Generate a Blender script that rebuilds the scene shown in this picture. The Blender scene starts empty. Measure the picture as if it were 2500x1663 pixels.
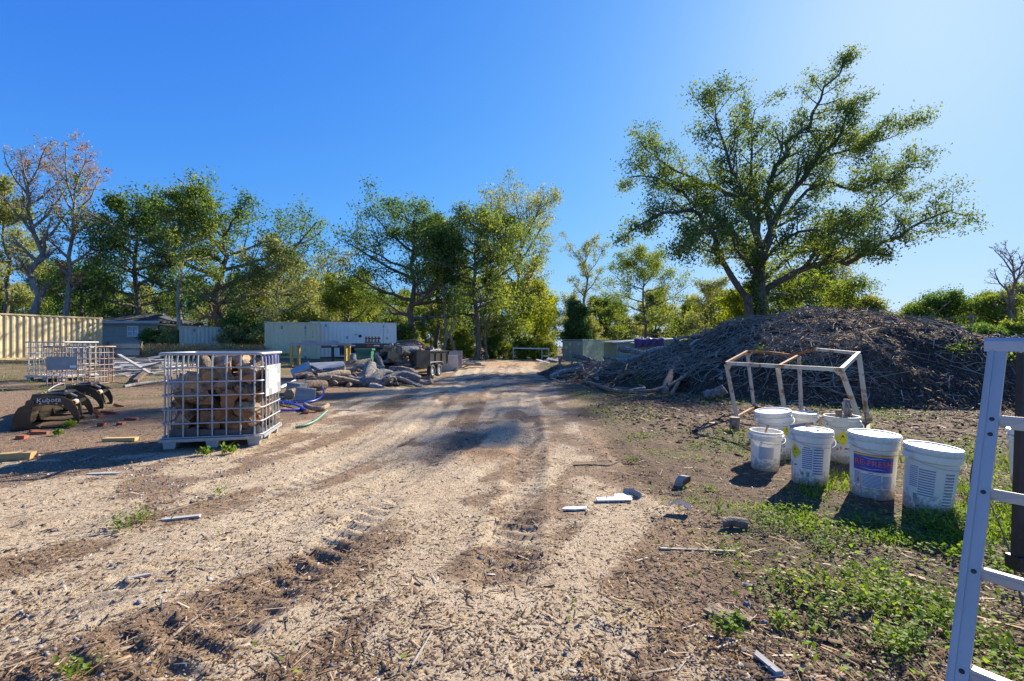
import bpy, math, random
import numpy as np
from mathutils import Matrix, Vector

# ------------------------------------------------------------------ camera, sky, sun, exposure
SC = bpy.context.scene
COL = SC.collection
F, HC, HZ, CX = 1150.0, 1.4, 840.0, 1250.0      # focal length and horizon of the photograph (2500 px wide), eye height
cam_d = bpy.data.cameras.new('camera')
cam = bpy.data.objects.new('camera', cam_d)
COL.objects.link(cam)
cam.location = (0, 0, HC)
cam.rotation_euler = (math.pi / 2, 0, 0)
cam_d.sensor_width = 36.0
cam_d.lens = 36.0 * F / 2500.0
cam_d.shift_y = (HZ - 831.5) / 2500.0
cam_d.clip_start = 0.05
cam_d.clip_end = 3000.0
SC.camera = cam

SUN_EL, SUN_AZ = math.radians(30.5), math.radians(41.6)     # azimuth to the right of the view direction (+Y)
world = bpy.data.worlds.new('World')
SC.world = world
world.use_nodes = True
wn = world.node_tree
bg = wn.nodes['Background']
sky = wn.nodes.new('ShaderNodeTexSky')
sky.sky_type = 'NISHITA'
sky.sun_disc = False
sky.sun_elevation = SUN_EL
sky.sun_rotation = SUN_AZ
sky.altitude = 0
sky.air_density = 0.75
sky.dust_density = 0.45
sky.ozone_density = 4.0
# one tone curve for the whole sky: it rolls the bright end off the way the photograph's exposure blending does
_sep = wn.nodes.new('ShaderNodeSeparateColor'); _com = wn.nodes.new('ShaderNodeCombineColor')
wn.links.new(sky.outputs[0], _sep.inputs[0])
for _i, (_top, _half, _pw) in enumerate(((0.72, 0.88, 1.34), (0.83, 0.53, 1.24), (1.04, 0.21, 1.0))):
    _p = wn.nodes.new('ShaderNodeMath'); _p.operation = 'POWER'; _p.inputs[1].default_value = _pw
    _m0 = wn.nodes.new('ShaderNodeMath'); _m0.operation = 'MULTIPLY'; _m0.inputs[1].default_value = 0.15
    wn.links.new(_sep.outputs[_i], _m0.inputs[0]); wn.links.new(_m0.outputs[0], _p.inputs[0])
    _a = wn.nodes.new('ShaderNodeMath'); _a.operation = 'ADD'; _a.inputs[1].default_value = _half ** _pw
    wn.links.new(_p.outputs[0], _a.inputs[0])
    _d = wn.nodes.new('ShaderNodeMath'); _d.operation = 'DIVIDE'
    wn.links.new(_p.outputs[0], _d.inputs[0]); wn.links.new(_a.outputs[0], _d.inputs[1])
    _m1 = wn.nodes.new('ShaderNodeMath'); _m1.operation = 'MULTIPLY'; _m1.inputs[1].default_value = _top / (0.15 * 2.3)
    wn.links.new(_d.outputs[0], _m1.inputs[0]); wn.links.new(_m1.outputs[0], _com.inputs[_i])
wn.links.new(_com.outputs[0], bg.inputs['Color'])
bg.inputs['Strength'].default_value = 0.15

sun_d = bpy.data.lights.new('sun', 'SUN')
sun_d.energy = 4.1
sun_d.angle = math.radians(0.53)
sun_d.color = (1.0, 0.93, 0.80)
sun = bpy.data.objects.new('sun', sun_d)
COL.objects.link(sun)
sdir = Vector((math.sin(SUN_AZ) * math.cos(SUN_EL), math.cos(SUN_AZ) * math.cos(SUN_EL), math.sin(SUN_EL)))
sun.rotation_euler = sdir.to_track_quat('Z', 'Y').to_euler()
sun.location = (20, 20, 30)

SC.view_settings.view_transform = 'Standard'
SC.view_settings.look = 'None'
SC.view_settings.exposure = 1.5
SC.view_settings.gamma = 1.0
SC.cycles.use_denoising = True
SC.cycles.max_bounces = 10
SC.cycles.diffuse_bounces = 8
SC.cycles.transparent_max_bounces = 8
SC.render.film_transparent = False

# ------------------------------------------------------------------ small helpers
RNG = np.random.default_rng(11)
random.seed(5)


def rnd(a, b):
    return random.uniform(a, b)


def P(px, py, Y):
    """world point that stands Y metres in front of the camera's origin where the photograph has pixel px, py"""
    return np.array(((px - CX) / F * Y, Y, HC - (py - HZ) / F * Y))


def sstep(t):
    t = np.clip(t, 0.0, 1.0)
    return t * t * (3 - 2 * t)


def _hash(ix, iy, s):
    h = (ix.astype(np.int64) * 374761393 + iy.astype(np.int64) * 668265263 + s * 974711) & 0x7fffffff
    h = ((h ^ (h >> 13)) * 1274126177) & 0x7fffffff
    h = (h ^ (h >> 16)) & 0xffff
    return h / 65535.0


def vnoise(x, y, s=0):
    x = np.asarray(x, float); y = np.asarray(y, float)
    ix = np.floor(x); iy = np.floor(y)
    fx = x - ix; fy = y - iy
    fx = fx * fx * (3 - 2 * fx); fy = fy * fy * (3 - 2 * fy)
    ix = ix.astype(np.int64); iy = iy.astype(np.int64)
    a = _hash(ix, iy, s); b = _hash(ix + 1, iy, s); c = _hash(ix, iy + 1, s); d = _hash(ix + 1, iy + 1, s)
    return (a * (1 - fx) + b * fx) * (1 - fy) + (c * (1 - fx) + d * fx) * fy


def fbm(x, y, s=0, o=4):
    t = 0.0; a = 0.5; n = 0.0
    for k in range(o):
        t = t + a * vnoise(x, y, s + k * 17); n += a
        x = np.asarray(x) * 2.03 + 3.1; y = np.asarray(y) * 2.03 - 1.7; a *= 0.5
    return t / n


# ------------------------------------------------------------------ terrain
def track_x(y):
    """middle of the sandy track"""
    return -0.65 - 0.062 * np.clip(8.0 - y, 0, 9) ** 2


RUTS = ((-1.55, 0.30, 0.022, 1), (-0.85, 0.28, 0.032, 1), (0.15, 0.30, 0.030, 1), (0.95, 0.26, 0.020, 1), (-2.4, 0.3, 0.018, 0))
RUTS2 = ((0.30, 0.30, 0.026, 1), (1.35, 0.28, 0.02, 1), (-0.75, 0.26, 0.016, 1))


def ruts(x, y):
    z = np.zeros_like(x); m = np.zeros_like(x)
    tx = track_x(y)
    slope = 0.124 * np.clip(8.0 - y, 0, 9)
    for k, (off, w, dep, lug) in enumerate(RUTS):
        d = (x - tx - off * (1 + 0.02 * np.clip(y - 6, 0, 20)) + 0.12 * (vnoise(y * 0.5, y * 0 + k, 3) - 0.5)) / np.sqrt(1 + slope ** 2)
        b = np.exp(-(d / (w * 0.62)) ** 4)
        edge = np.exp(-((np.abs(d) - w * 0.75) / 0.07) ** 2)
        fade = sstep((vnoise(y * 0.7, x * 0.4 + k * 7, 9) - 0.22) / 0.35)
        z += (-dep * b + 0.45 * dep * edge) * (0.4 + 0.6 * fade)
        if lug:
            ph = (y + d * (0.5 if k % 2 else -0.5)) * 2 * math.pi / 0.15 + 2.5 * vnoise(y * 1.3, x * 2, 23)
            z += 0.017 * b * fade * vnoise(y * 3.1, x * 5 + k, 29) * np.clip(np.sin(ph) * 1.6, -1, 1) * np.exp(-np.clip(y - 8, 0, 40) * 0.1)
        m = np.maximum(m, b * (0.4 + 0.6 * fade))
    for k, (off, w, dep, lug) in enumerate(RUTS2):
        d = x - off + 0.055 * np.clip(7.5 - y, 0, 9) ** 1.2 * (1 if k != 1 else -0.35) * (1 if k != 2 else 1.6)
        b = np.exp(-(d / (w * 0.62)) ** 4)
        edge = np.exp(-((np.abs(d) - w * 0.75) / 0.07) ** 2)
        fade = sstep((vnoise(y * 0.6 + 11, x * 0.4 + k * 5, 19) - 0.25) / 0.3) * sstep((11 - y) / 3)
        z += (-dep * b + 0.4 * dep * edge) * fade
        ph = (y + d * 0.35) * 2 * math.pi / 0.16 + 2.5 * vnoise(y * 1.2, x * 2, 27)
        z += 0.020 * b * fade * vnoise(y * 3.3, x * 5 + k, 37) * np.clip(np.sin(ph) * 1.6, -1, 1)
        m = np.maximum(m, b * fade)
    return z, m


def T(x, y, fine=True):
    x = np.asarray(x, float); y = np.asarray(y, float)
    z = 0.52 * sstep((-x - 4) / 14) * sstep((y - 8) / 20)
    z = z - 0.25 * np.exp(-((x + 4.2) / 3.2) ** 2 - ((y - 23) / 5.5) ** 2)
    z = z - 0.55 * sstep((y - 36) / 12) * sstep((x - 1) / 6)
    z = z + 0.10 * (fbm(x * 0.13, y * 0.13, 5, 3) - 0.5) * sstep((y - 3) / 6)
    z = z + 0.16 * np.exp(-((y - 31.5) / 1.6) ** 2) * sstep((x + 7) / 3) * sstep((6 - x) / 3) * (0.5 + fbm(x * 0.9, y * 0.9, 8, 3))
    z = z + 0.05 * np.exp(-((x + 0.25) / 0.32) ** 2 - ((y - 6.05) / 0.16) ** 2)
    z = z + 0.045 * np.exp(-((x + 0.75) / 0.2) ** 2 - ((y - 5.9) / 0.35) ** 2)
    if fine:
        rz, _ = ruts(x, y)
        litter = zones(x, y)[0]
        z = z + rz * sstep((38 - y) / 10)
        z = z + 0.055 * (fbm(x * 2.1, y * 2.1, 31, 4) - 0.5) * (0.35 + 0.65 * litter)
        z = z + 0.016 * (fbm(x * 11, y * 11, 41, 3) - 0.5) * (0.35 + 0.65 * litter)
    return z


def zones(x, y):
    """litter, green, gravel, orange: what lies on the ground at x, y (0 to 1)"""
    n1 = fbm(x * 0.55, y * 0.55, 51, 4); n2 = fbm(x * 1.7, y * 1.7, 61, 4)
    tx = track_x(y)
    right = sstep((x - 0.75 + 1.5 * (n1 - 0.5) + 0.5 * (n2 - 0.5) - 0.35 * sstep((y - 4) / 6)) / 0.8)
    xl = -3.2 - 6.0 * sstep((6.5 - y) / 2.0)
    left = 0.72 * sstep((xl - x + 2.2 * (n1 - 0.5)) / 1.2)
    st = fbm((x - tx) * 1.9, y * 0.35, 71, 4)
    streak = 0.62 * sstep((st - 0.42) / 0.2) * sstep((n2 - 0.3) / 0.25)
    band = vnoise((x - tx) * 3.7 / (1 + 0.02 * np.clip(y - 5, 0, 30)) + 0.25 * n1, y * 0.10, 77)
    streak = np.maximum(streak, 0.50 * sstep((band - 0.50) / 0.18) * sstep((n2 - 0.22) / 0.25) * sstep((26 - y) / 8))
    litter = np.maximum(np.maximum(right, left), streak)
    g1 = fbm(x * 0.9 + 9, y * 0.9, 81, 4)
    green = sstep((x - 1.15) / 0.9) * sstep((g1 - 0.40 - 0.07 * sstep((2.9 - y) / 1.0)) / 0.12) * sstep((34 - y) / 6) * (1 - 0.55 * sstep((y - 9) / 3) * sstep((x - 5) / 2))
    green = np.maximum(green, 0.9 * sstep((-x - 6.5) / 2) * sstep((g1 - 0.47) / 0.12) * sstep((y - 9) / 3))
    green = np.maximum(green, 0.55 * sstep((-x - 1.8) / 1.5) * sstep((g1 - 0.53) / 0.1) * sstep((y - 8) / 3) * sstep((32 - y) / 4))
    green = np.maximum(green, 0.8 * sstep((y - 33) / 3) * sstep((g1 - 0.42) / 0.12))
    gravel = sstep((-x - 2.7 + 1.2 * (n1 - 0.5)) / 0.7) * sstep((y - 3.2) / 0.6) * sstep((6.3 - y) / 0.7) * sstep((n2 - 0.36) / 0.2)
    orange = np.exp(-((y - 31.0) / 2.2) ** 2) * sstep((x + 6.5) / 2) * sstep((6 - x) / 2)
    orange = np.maximum(orange, sstep((-x - 4.6) / 1.0) * sstep((y - 5.8) / 0.8) * sstep((11.5 - y) / 2) * sstep((n1 - 0.38) / 0.2) * 0.9)
    orange = np.maximum(orange, np.exp(-((x + 0.35) / 0.6) ** 2 - ((y - 6.0) / 0.4) ** 2))
    return litter, green, gravel, orange


def G(px, py, lift=0.0):
    """ground point seen at pixel px, py of the photograph"""
    dx, dz = (px - CX) / F, -(py - HZ) / F
    lo, hi = 0.5, 400.0
    ys = np.geomspace(0.8, 300, 1500)
    zt = T(dx * ys, ys, False) - (HC + dz * ys)
    i = int(np.argmax(zt > 0))
    y0, y1 = ys[max(i - 1, 0)], ys[i]
    for _ in range(24):
        ym = 0.5 * (y0 + y1)
        if float(T(np.array([dx * ym]), np.array([ym]), False)[0]) > HC + dz * ym: y1 = ym
        else: y0 = ym
    y = 0.5 * (y0 + y1)
    return np.array((dx * y, y, HC + dz * y + lift))


def gz(x, y):
    return float(T(np.array([x]), np.array([y]))[0])


# ------------------------------------------------------------------ mesh building
class MB:
    """collects shapes; build() links them as ONE mesh object"""
    def __init__(s):
        s.v = []; s.f = []; s.m = []; s.n = 0

    def add(s, v, f, m=0):
        v = np.asarray(v, float).reshape(-1, 3)
        s.v.append(v)
        s.f += [tuple(i + s.n for i in q) for q in f]
        s.m += [m] * len(f)
        s.n += len(v)
        return s

    def box(s, c, size, rot=None, m=0):
        a = np.array([(x, y, z) for x in (-.5, .5) for y in (-.5, .5) for z in (-.5, .5)]) * np.asarray(size, float)
        if rot is not None: a = a @ np.asarray(rot).T
        return s.add(a + np.asarray(c, float), [(0, 1, 3, 2), (4, 6, 7, 5), (0, 4, 5, 1), (2, 3, 7, 6), (0, 2, 6, 4), (1, 5, 7, 3)], m)

    def bar(s, p0, p1, w, h, up=(0, 0, 1), m=0, taper=1.0):
        p0 = np.asarray(p0, float); p1 = np.asarray(p1, float)
        d = p1 - p0; L = np.linalg.norm(d); d = d / max(L, 1e-9)
        up = np.asarray(up, float)
        if abs(np.dot(d, up)) > 0.98: up = np.array((1.0, 0, 0))
        a = np.cross(d, up); a /= np.linalg.norm(a); b = np.cross(a, d)
        v = []
        for q, k in ((p0, 1.0), (p1, taper)):
            for sa, sb in ((-1, -1), (1, -1), (1, 1), (-1, 1)):
                v.append(q + a * sa * w / 2 * k + b * sb * h / 2 * k)
        return s.add(v, [(3, 2, 1, 0), (4, 5, 6, 7), (0, 1, 5, 4), (1, 2, 6, 5), (2, 3, 7, 6), (3, 0, 4, 7)], m)

    def tube(s, pts, r, n=8, cap=True, m=0, mcap=None, closed=False, noise=0.0, seed=0):
        pts = np.asarray(pts, float); k = len(pts)
        r = np.broadcast_to(np.asarray(r, float), (k,))
        if closed: d = np.roll(pts, -1, 0) - np.roll(pts, 1, 0)
        else: d = np.gradient(pts, axis=0)
        d = d / np.maximum(np.linalg.norm(d, axis=1), 1e-9)[:, None]
        up = np.array((0, 0, 1.0)) if abs(d[0][2]) < 0.9 else np.array((1.0, 0, 0))
        v = []
        ang = np.arange(n) * 2 * math.pi / n
        rr = np.random.default_rng(seed) if noise else None
        prof = 1 + noise * rr.uniform(-1, 1, n) if noise else np.ones(n)
        a = np.cross(d[0], up); a /= np.linalg.norm(a)
        for i in range(k):
            a = a - d[i] * np.dot(a, d[i]); a /= max(np.linalg.norm(a), 1e-9)
            b = np.cross(d[i], a)
            q = prof * (1 + noise * 0.5 * rr.uniform(-1, 1, n)) if noise else prof
            v.append(pts[i] + r[i] * q[:, None] * (np.cos(ang)[:, None] * a + np.sin(ang)[:, None] * b))
        f = []
        kk = k if closed else k - 1
        for i in range(kk):
            for j in range(n):
                i2 = (i + 1) % k; j2 = (j + 1) % n
                f.append((i * n + j, i * n + j2, i2 * n + j2, i2 * n + j))
        s.add(np.concatenate(v), f, m)
        if cap and not closed:
            mc = m if mcap is None else mcap
            s.add(v[0], [tuple(range(n - 1, -1, -1))], mc)
            s.add(v[-1], [tuple(range(n))], mc)
        return s

    def lathe(s, prof, n=24, m=0, a0=0.0, a1=2 * math.pi):
        full = abs(a1 - a0 - 2 * math.pi) < 1e-6
        k = n if full else n + 1
        ang = a0 + (a1 - a0) * np.arange(k) / n
        v = [(r * math.cos(t), r * math.sin(t), z) for (r, z) in prof for t in ang]
        f = []
        for i in range(len(prof) - 1):
            for j in range(n if full else n):
                j2 = (j + 1) % k if full else j + 1
                f.append((i * k + j, i * k + j2, (i + 1) * k + j2, (i + 1) * k + j))
        return s.add(v, f, m)

    def prism(s, poly, z0, z1, m=0, frame=None):
        """polygon (u,v) extruded along w from z0 to z1; frame = (origin, U, V, W)"""
        n = len(poly)
        v = [(p[0], p[1], z0) for p in poly] + [(p[0], p[1], z1) for p in poly]
        v = np.array(v, float)
        if frame is not None:
            o, U, V, W = [np.asarray(q, float) for q in frame]
            v = o + v[:, :1] * U + v[:, 1:2] * V + v[:, 2:3] * W
        f = [tuple(range(n - 1, -1, -1)), tuple(range(n, 2 * n))]
        f += [(i, (i + 1) % n, n + (i + 1) % n, n + i) for i in range(n)]
        return s.add(v, f, m)

    def move(s, M):
        M = np.array(M)
        s.v = [v @ M[:3, :3].T + M[:3, 3] for v in s.v]
        return s

    def build(s, name, mats, parent=None, world=False, smooth=False):
        me = bpy.data.meshes.new(name)
        V = np.concatenate(s.v)
        me.from_pydata(V.tolist(), [], s.f)
        if not isinstance(mats, (list, tuple)): mats = [mats]
        for q in mats: me.materials.append(q)
        if len(mats) > 1: me.polygons.foreach_set('material_index', s.m)
        if smooth: me.shade_smooth()
        me.update()
        return link(name, me, parent, world)


def link(name, me, parent=None, world=False):
    o = bpy.data.objects.new(name, me)
    COL.objects.link(o)
    if parent is not None:
        o.parent = parent
        if world: o.matrix_parent_inverse = parent.matrix_basis.inverted()
    return o


def mesh_arrays(name, V, Fc, mats, rndv=None, parent=None, world=False, smooth=False):
    """big meshes straight from arrays; all faces of one size"""
    V = np.ascontiguousarray(V, np.float32); Fc = np.ascontiguousarray(Fc, np.int32)
    me = bpy.data.meshes.new(name)
    nf, k = Fc.shape
    me.vertices.add(len(V)); me.vertices.foreach_set('co', V.ravel())
    me.loops.add(nf * k); me.loops.foreach_set('vertex_index', Fc.ravel())
    me.polygons.add(nf); me.polygons.foreach_set('loop_start', np.arange(0, nf * k, k, dtype=np.int32))
    if not isinstance(mats, (list, tuple)): mats = [mats]
    for q in mats: me.materials.append(q)
    if rndv is not None:
        at = me.attributes.new('rnd', 'FLOAT', 'FACE'); at.data.foreach_set('value', np.ascontiguousarray(rndv, np.float32))
    me.update(calc_edges=True)
    if smooth: me.shade_smooth()
    return link(name, me, parent, world)


def tag(o, label=None, cat=None, group=None, kind=None):
    if label: o['label'] = label
    if cat: o['category'] = cat
    if group: o['group'] = group
    if kind: o['kind'] = kind
    return o


def thing(name, label, cat, loc=(0, 0, 0), rz=0.0, group=None):
    o = bpy.data.objects.new(name, None)
    COL.objects.link(o)
    o.empty_display_size = 0.1
    o.matrix_basis = Matrix.Translation(Vector([float(c) for c in loc])) @ Matrix.Rotation(rz, 4, 'Z')
    return tag(o, label, cat, group)


def copy_tree(o, parent=None):
    c = o.copy(); COL.objects.link(c); c.parent = parent
    for ch in list(o.children): copy_tree(ch, c)
    return c


def rotm(rx=0, ry=0, rz=0):
    return np.array((Matrix.Rotation(rz, 3, 'Z') @ Matrix.Rotation(ry, 3, 'Y') @ Matrix.Rotation(rx, 3, 'X')))


def text_mesh(body, size, depth=0.0):
    cu = bpy.data.curves.new('lettering', 'FONT')
    cu.body = body; cu.size = size; cu.align_x = 'CENTER'; cu.align_y = 'CENTER'; cu.resolution_u = 3
    ob = bpy.data.objects.new('lettering', cu)
    COL.objects.link(ob)
    me = bpy.data.meshes.new_from_object(ob.evaluated_get(bpy.context.evaluated_depsgraph_get()))
    V = np.array([v.co[:] for v in me.vertices]).reshape(-1, 3)
    Fc = [tuple(p.vertices) for p in me.polygons]
    bpy.data.objects.remove(ob); bpy.data.curves.remove(cu); bpy.data.meshes.remove(me)
    return V, Fc


# ------------------------------------------------------------------ materials
def new_mat(name):
    m = bpy.data.materials.new(name); m.use_nodes = True
    nt = m.node_tree
    return m, nt, nt.nodes['Principled BSDF']


def nd(nt, t, **kw):
    n = nt.nodes.new(t)
    for k, v in kw.items():
        if k in n.inputs: n.inputs[k].default_value = v
        else: setattr(n, k, v)
    return n


def ramp(nt, fac, stops):
    r = nt.nodes.new('ShaderNodeValToRGB')
    e = r.color_ramp.elements
    while len(e) > len(stops): e.remove(e[-1])
    while len(e) < len(stops): e.new(0.5)
    for q, (p, c) in zip(e, stops):
        q.position = p; q.color = (c[0], c[1], c[2], 1)
    nt.links.new(fac, r.inputs[0])
    return r.outputs[0]


def mixc(nt, fac, a, b, mode='MIX'):
    n = nt.nodes.new('ShaderNodeMix'); n.data_type = 'RGBA'; n.blend_type = mode
    for s, v in ((0, fac), (6, a), (7, b)):
        if isinstance(v, (int, float)): n.inputs[s].default_value = v
        elif isinstance(v, tuple): n.inputs[s].default_value = (v[0], v[1], v[2], 1)
        else: nt.links.new(v, n.inputs[s])
    return n.outputs[2]


def coords(nt, stretch=(1, 1, 1), kind='Object', by_object=True):
    tc = nt.nodes.new('ShaderNodeTexCoord')
    mp = nt.nodes.new('ShaderNodeMapping'); mp.inputs['Scale'].default_value = stretch
    nt.links.new(tc.outputs[kind], mp.inputs[0])
    if by_object:
        oi = nt.nodes.new('ShaderNodeObjectInfo')
        k = nd(nt, 'ShaderNodeVectorMath', operation='SCALE'); k.inputs[0].default_value = (37, 53, 71)
        nt.links.new(oi.outputs['Random'], k.inputs['Scale'])
        nt.links.new(k.outputs[0], mp.inputs['Location'])
    return mp.outputs[0]


def noise(nt, vec, scale, detail=4, rough=0.55):
    n = nd(nt, 'ShaderNodeTexNoise', Scale=scale, Detail=detail, Roughness=rough)
    nt.links.new(vec, n.inputs['Vector'])
    return n.outputs['Fac']


def bump(nt, h, strength, dist, bs):
    b = nd(nt, 'ShaderNodeBump', Strength=strength, Distance=dist)
    nt.links.new(h, b.inputs['Height']); nt.links.new(b.outputs[0], bs.inputs['Normal'])


def pmat(name, cols, scale=6, rough=0.7, metal=0.0, bumps=0.2, bdist=0.01, stretch=(1, 1, 1), detail=5, spots=None, kind='Object', var=0.25):
    """general surface: ramped noise, optional second colour in patches (rust, dirt, painted reflection), fine bump, a little change from object to object"""
    m, nt, bs = new_mat(name)
    v = coords(nt, stretch, kind)
    n1 = noise(nt, v, scale, detail)
    st = [(0.3 + 0.4 * i / max(len(cols) - 1, 1), c) for i, c in enumerate(cols)]
    c = ramp(nt, n1, st)
    if spots:
        sc, thr, colr = spots
        n2 = noise(nt, v, sc, 6, 0.65)
        f = ramp(nt, n2, [(thr, (0, 0, 0)), (min(thr + 0.1, 1), (1, 1, 1))])
        c = mixc(nt, f, c, colr)
    if var:
        oi = nt.nodes.new('ShaderNodeObjectInfo')
        k = nd(nt, 'ShaderNodeMapRange'); k.inputs['To Min'].default_value = 1 - var; k.inputs['To Max'].default_value = 1 + var
        nt.links.new(oi.outputs['Random'], k.inputs[0])
        cm = nd(nt, 'ShaderNodeCombineColor'); [nt.links.new(k.outputs[0], cm.inputs[i]) for i in range(3)]
        c = mixc(nt, 1.0, c, cm.outputs[0], 'MULTIPLY')
    nt.links.new(c, bs.inputs['Base Color'])
    bs.inputs['Roughness'].default_value = rough
    bs.inputs['Metallic'].default_value = metal
    if bumps: bump(nt, noise(nt, v, scale * 4, 5), bumps, bdist, bs)
    return m


def leaf_mat(name, c0, c1, c2, trans=0.5, gloss=0.05, kind='Object', scale=0.45):
    m, nt, bs = new_mat(name)
    nt.nodes.remove(bs)
    v = coords(nt, (1, 1, 1), kind)
    at = nd(nt, 'ShaderNodeAttribute', attribute_name='rnd')
    n1 = noise(nt, v, scale, 3)
    add = nd(nt, 'ShaderNodeMath', operation='MULTIPLY_ADD'); add.inputs[1].default_value = 0.5
    nt.links.new(at.outputs['Fac'], add.inputs[0])
    sub = nd(nt, 'ShaderNodeMath', operation='SUBTRACT'); sub.inputs[1].default_value = 0.25
    nt.links.new(n1, sub.inputs[0]); nt.links.new(sub.outputs[0], add.inputs[2])
    c = ramp(nt, add.outputs[0], [(0.15, c0), (0.5, c1), (0.85, c2)])
    df = nd(nt, 'ShaderNodeBsdfDiffuse'); tr = nd(nt, 'ShaderNodeBsdfTranslucent'); gl = nd(nt, 'ShaderNodeBsdfGlossy', Roughness=0.55)
    nt.links.new(c, df.inputs[0])
    ct = mixc(nt, 1.0, c, (1.4, 1.36, 0.66), 'MULTIPLY'); nt.links.new(ct, tr.inputs[0])
    m1 = nd(nt, 'ShaderNodeMixShader'); m1.inputs[0].default_value = trans
    nt.links.new(df.outputs[0], m1.inputs[1]); nt.links.new(tr.outputs[0], m1.inputs[2])
    m2 = nd(nt, 'ShaderNodeMixShader'); m2.inputs[0].default_value = gloss
    nt.links.new(m1.outputs[0], m2.inputs[1]); nt.links.new(gl.outputs[0], m2.inputs[2])
    nt.links.new(m2.outputs[0], nt.nodes['Material Output'].inputs['Surface'])
    return m


def chip_mat(name, stops, rough=0.85):
    m, nt, bs = new_mat(name)
    at = nd(nt, 'ShaderNodeAttribute', attribute_name='rnd')
    c = ramp(nt, at.outputs['Fac'], stops)
    v = coords(nt, (1, 1, 1), 'Object', False)
    c = mixc(nt, 0.5, c, ramp(nt, noise(nt, v, 60, 3), [(0.3, (0.55, 0.55, 0.55)), (0.7, (1.3, 1.3, 1.3))]), 'MULTIPLY')
    nt.links.new(c, bs.inputs['Base Color'])
    bs.inputs['Roughness'].default_value = rough; bs.inputs['Specular IOR Level'].default_value = 0.1
    return m


M = {}
# ------------------------------------------------------------------ ground
def ground_material():
    m, nt, bs = new_mat('ground_soil')
    v = coords(nt, (1, 1, 1), 'Object', False)
    zo = nd(nt, 'ShaderNodeVertexColor', layer_name='zone')
    sp = nd(nt, 'ShaderNodeSeparateColor'); nt.links.new(zo.outputs['Color'], sp.inputs[0])
    fine = noise(nt, v, 75, 6, 0.78); mid = noise(nt, v, 6, 6, 0.6); big = noise(nt, v, 0.7, 4)
    grain = noise(nt, v, 160, 3, 0.7)
    sand = ramp(nt, mid, [(0.25, (0.44, 0.325, 0.20)), (0.5, (0.56, 0.435, 0.285)), (0.75, (0.64, 0.52, 0.36))])
    sand = mixc(nt, 0.5, sand, ramp(nt, big, [(0.3, (0.72, 0.66, 0.6)), (0.7, (1.0, 1.0, 1.0))]), 'MULTIPLY')
    org = ramp(nt, mid, [(0.3, (0.42, 0.23, 0.105)), (0.7, (0.62, 0.38, 0.19))])
    c = mixc(nt, sp.outputs[2], sand, org)
    lit = ramp(nt, fine, [(0.26, (0.05, 0.034, 0.024)), (0.42, (0.145, 0.095, 0.06)), (0.56, (0.27, 0.185, 0.115)), (0.72, (0.42, 0.31, 0.21))])
    wet = ramp(nt, sp.outputs[0], [(0.70, (1.05, 1.0, 0.97)), (1.0, (0.50, 0.45, 0.42))])
    lit = mixc(nt, 1.0, lit, wet, 'MULTIPLY')
    # litter settles in broken patches: the noise edge decides where bare sand shows
    thr = nd(nt, 'ShaderNodeMath', operation='MULTIPLY_ADD'); thr.inputs[1].default_value = 1.15
    nt.links.new(sp.outputs[0], thr.inputs[0])
    pn = noise(nt, v, 8.0, 9, 0.78)
    ps = nd(nt, 'ShaderNodeMath', operation='SUBTRACT'); ps.inputs[1].default_value = 0.72
    nt.links.new(pn, ps.inputs[0]); nt.links.new(ps.outputs[0], thr.inputs[2])
    lf = ramp(nt, thr.outputs[0], [(0.06, (0.04, 0.04, 0.04)), (0.34, (0.92, 0.92, 0.92))])
    c = mixc(nt, lf, c, lit)
    dark = ramp(nt, noise(nt, v, 24, 7, 0.75), [(0.60, (0, 0, 0)), (0.66, (0.75, 0.75, 0.75))])
    c = mixc(nt, dark, c, (0.12, 0.085, 0.06))
    vs = coords(nt, (1.0, 0.55, 1), 'Object', False)
    fl1 = ramp(nt, noise(nt, vs, 58, 4, 0.6), [(0.55, (0, 0, 0)), (0.595, (0.9, 0.9, 0.9))])
    fl2 = ramp(nt, noise(nt, v, 110, 3, 0.6), [(0.575, (0, 0, 0)), (0.63, (0.8, 0.8, 0.8))])
    where = ramp(nt, noise(nt, v, 1.6, 5, 0.65), [(0.30, (0.35, 0.35, 0.35)), (0.52, (1, 1, 1))])
    c = mixc(nt, mixc(nt, 1.0, fl1, where, 'MULTIPLY'), c, (0.12, 0.08, 0.053))
    c = mixc(nt, mixc(nt, 1.0, fl2, where, 'MULTIPLY'), c, (0.20, 0.14, 0.095))
    grn = ramp(nt, fine, [(0.3, (0.045, 0.05, 0.018)), (0.7, (0.14, 0.15, 0.05))])
    gf = nd(nt, 'ShaderNodeMath', operation='MULTIPLY'); gf.inputs[1].default_value = 0.55
    nt.links.new(sp.outputs[1], gf.inputs[0])
    c = mixc(nt, gf.outputs[0], c, grn)
    c = mixc(nt, 0.6, c, ramp(nt, grain, [(0.3, (0.72, 0.72, 0.72)), (0.7, (1.2, 1.2, 1.2))]), 'MULTIPLY')
    nt.links.new(c, bs.inputs['Base Color'])
    bs.inputs['Roughness'].default_value = 0.95
    bs.inputs['Specular IOR Level'].default_value = 0.15
    h = nd(nt, 'ShaderNodeMath', operation='ADD'); nt.links.new(fine, h.inputs[0])
    h2 = nd(nt, 'ShaderNodeMath', operation='MULTIPLY'); h2.inputs[1].default_value = 1.4
    nt.links.new(noise(nt, v, 17, 6, 0.65), h2.inputs[0]); nt.links.new(h2.outputs[0], h.inputs[1])
    bump(nt, h.outputs[0], 0.75, 0.022, bs)
    return m


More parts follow.
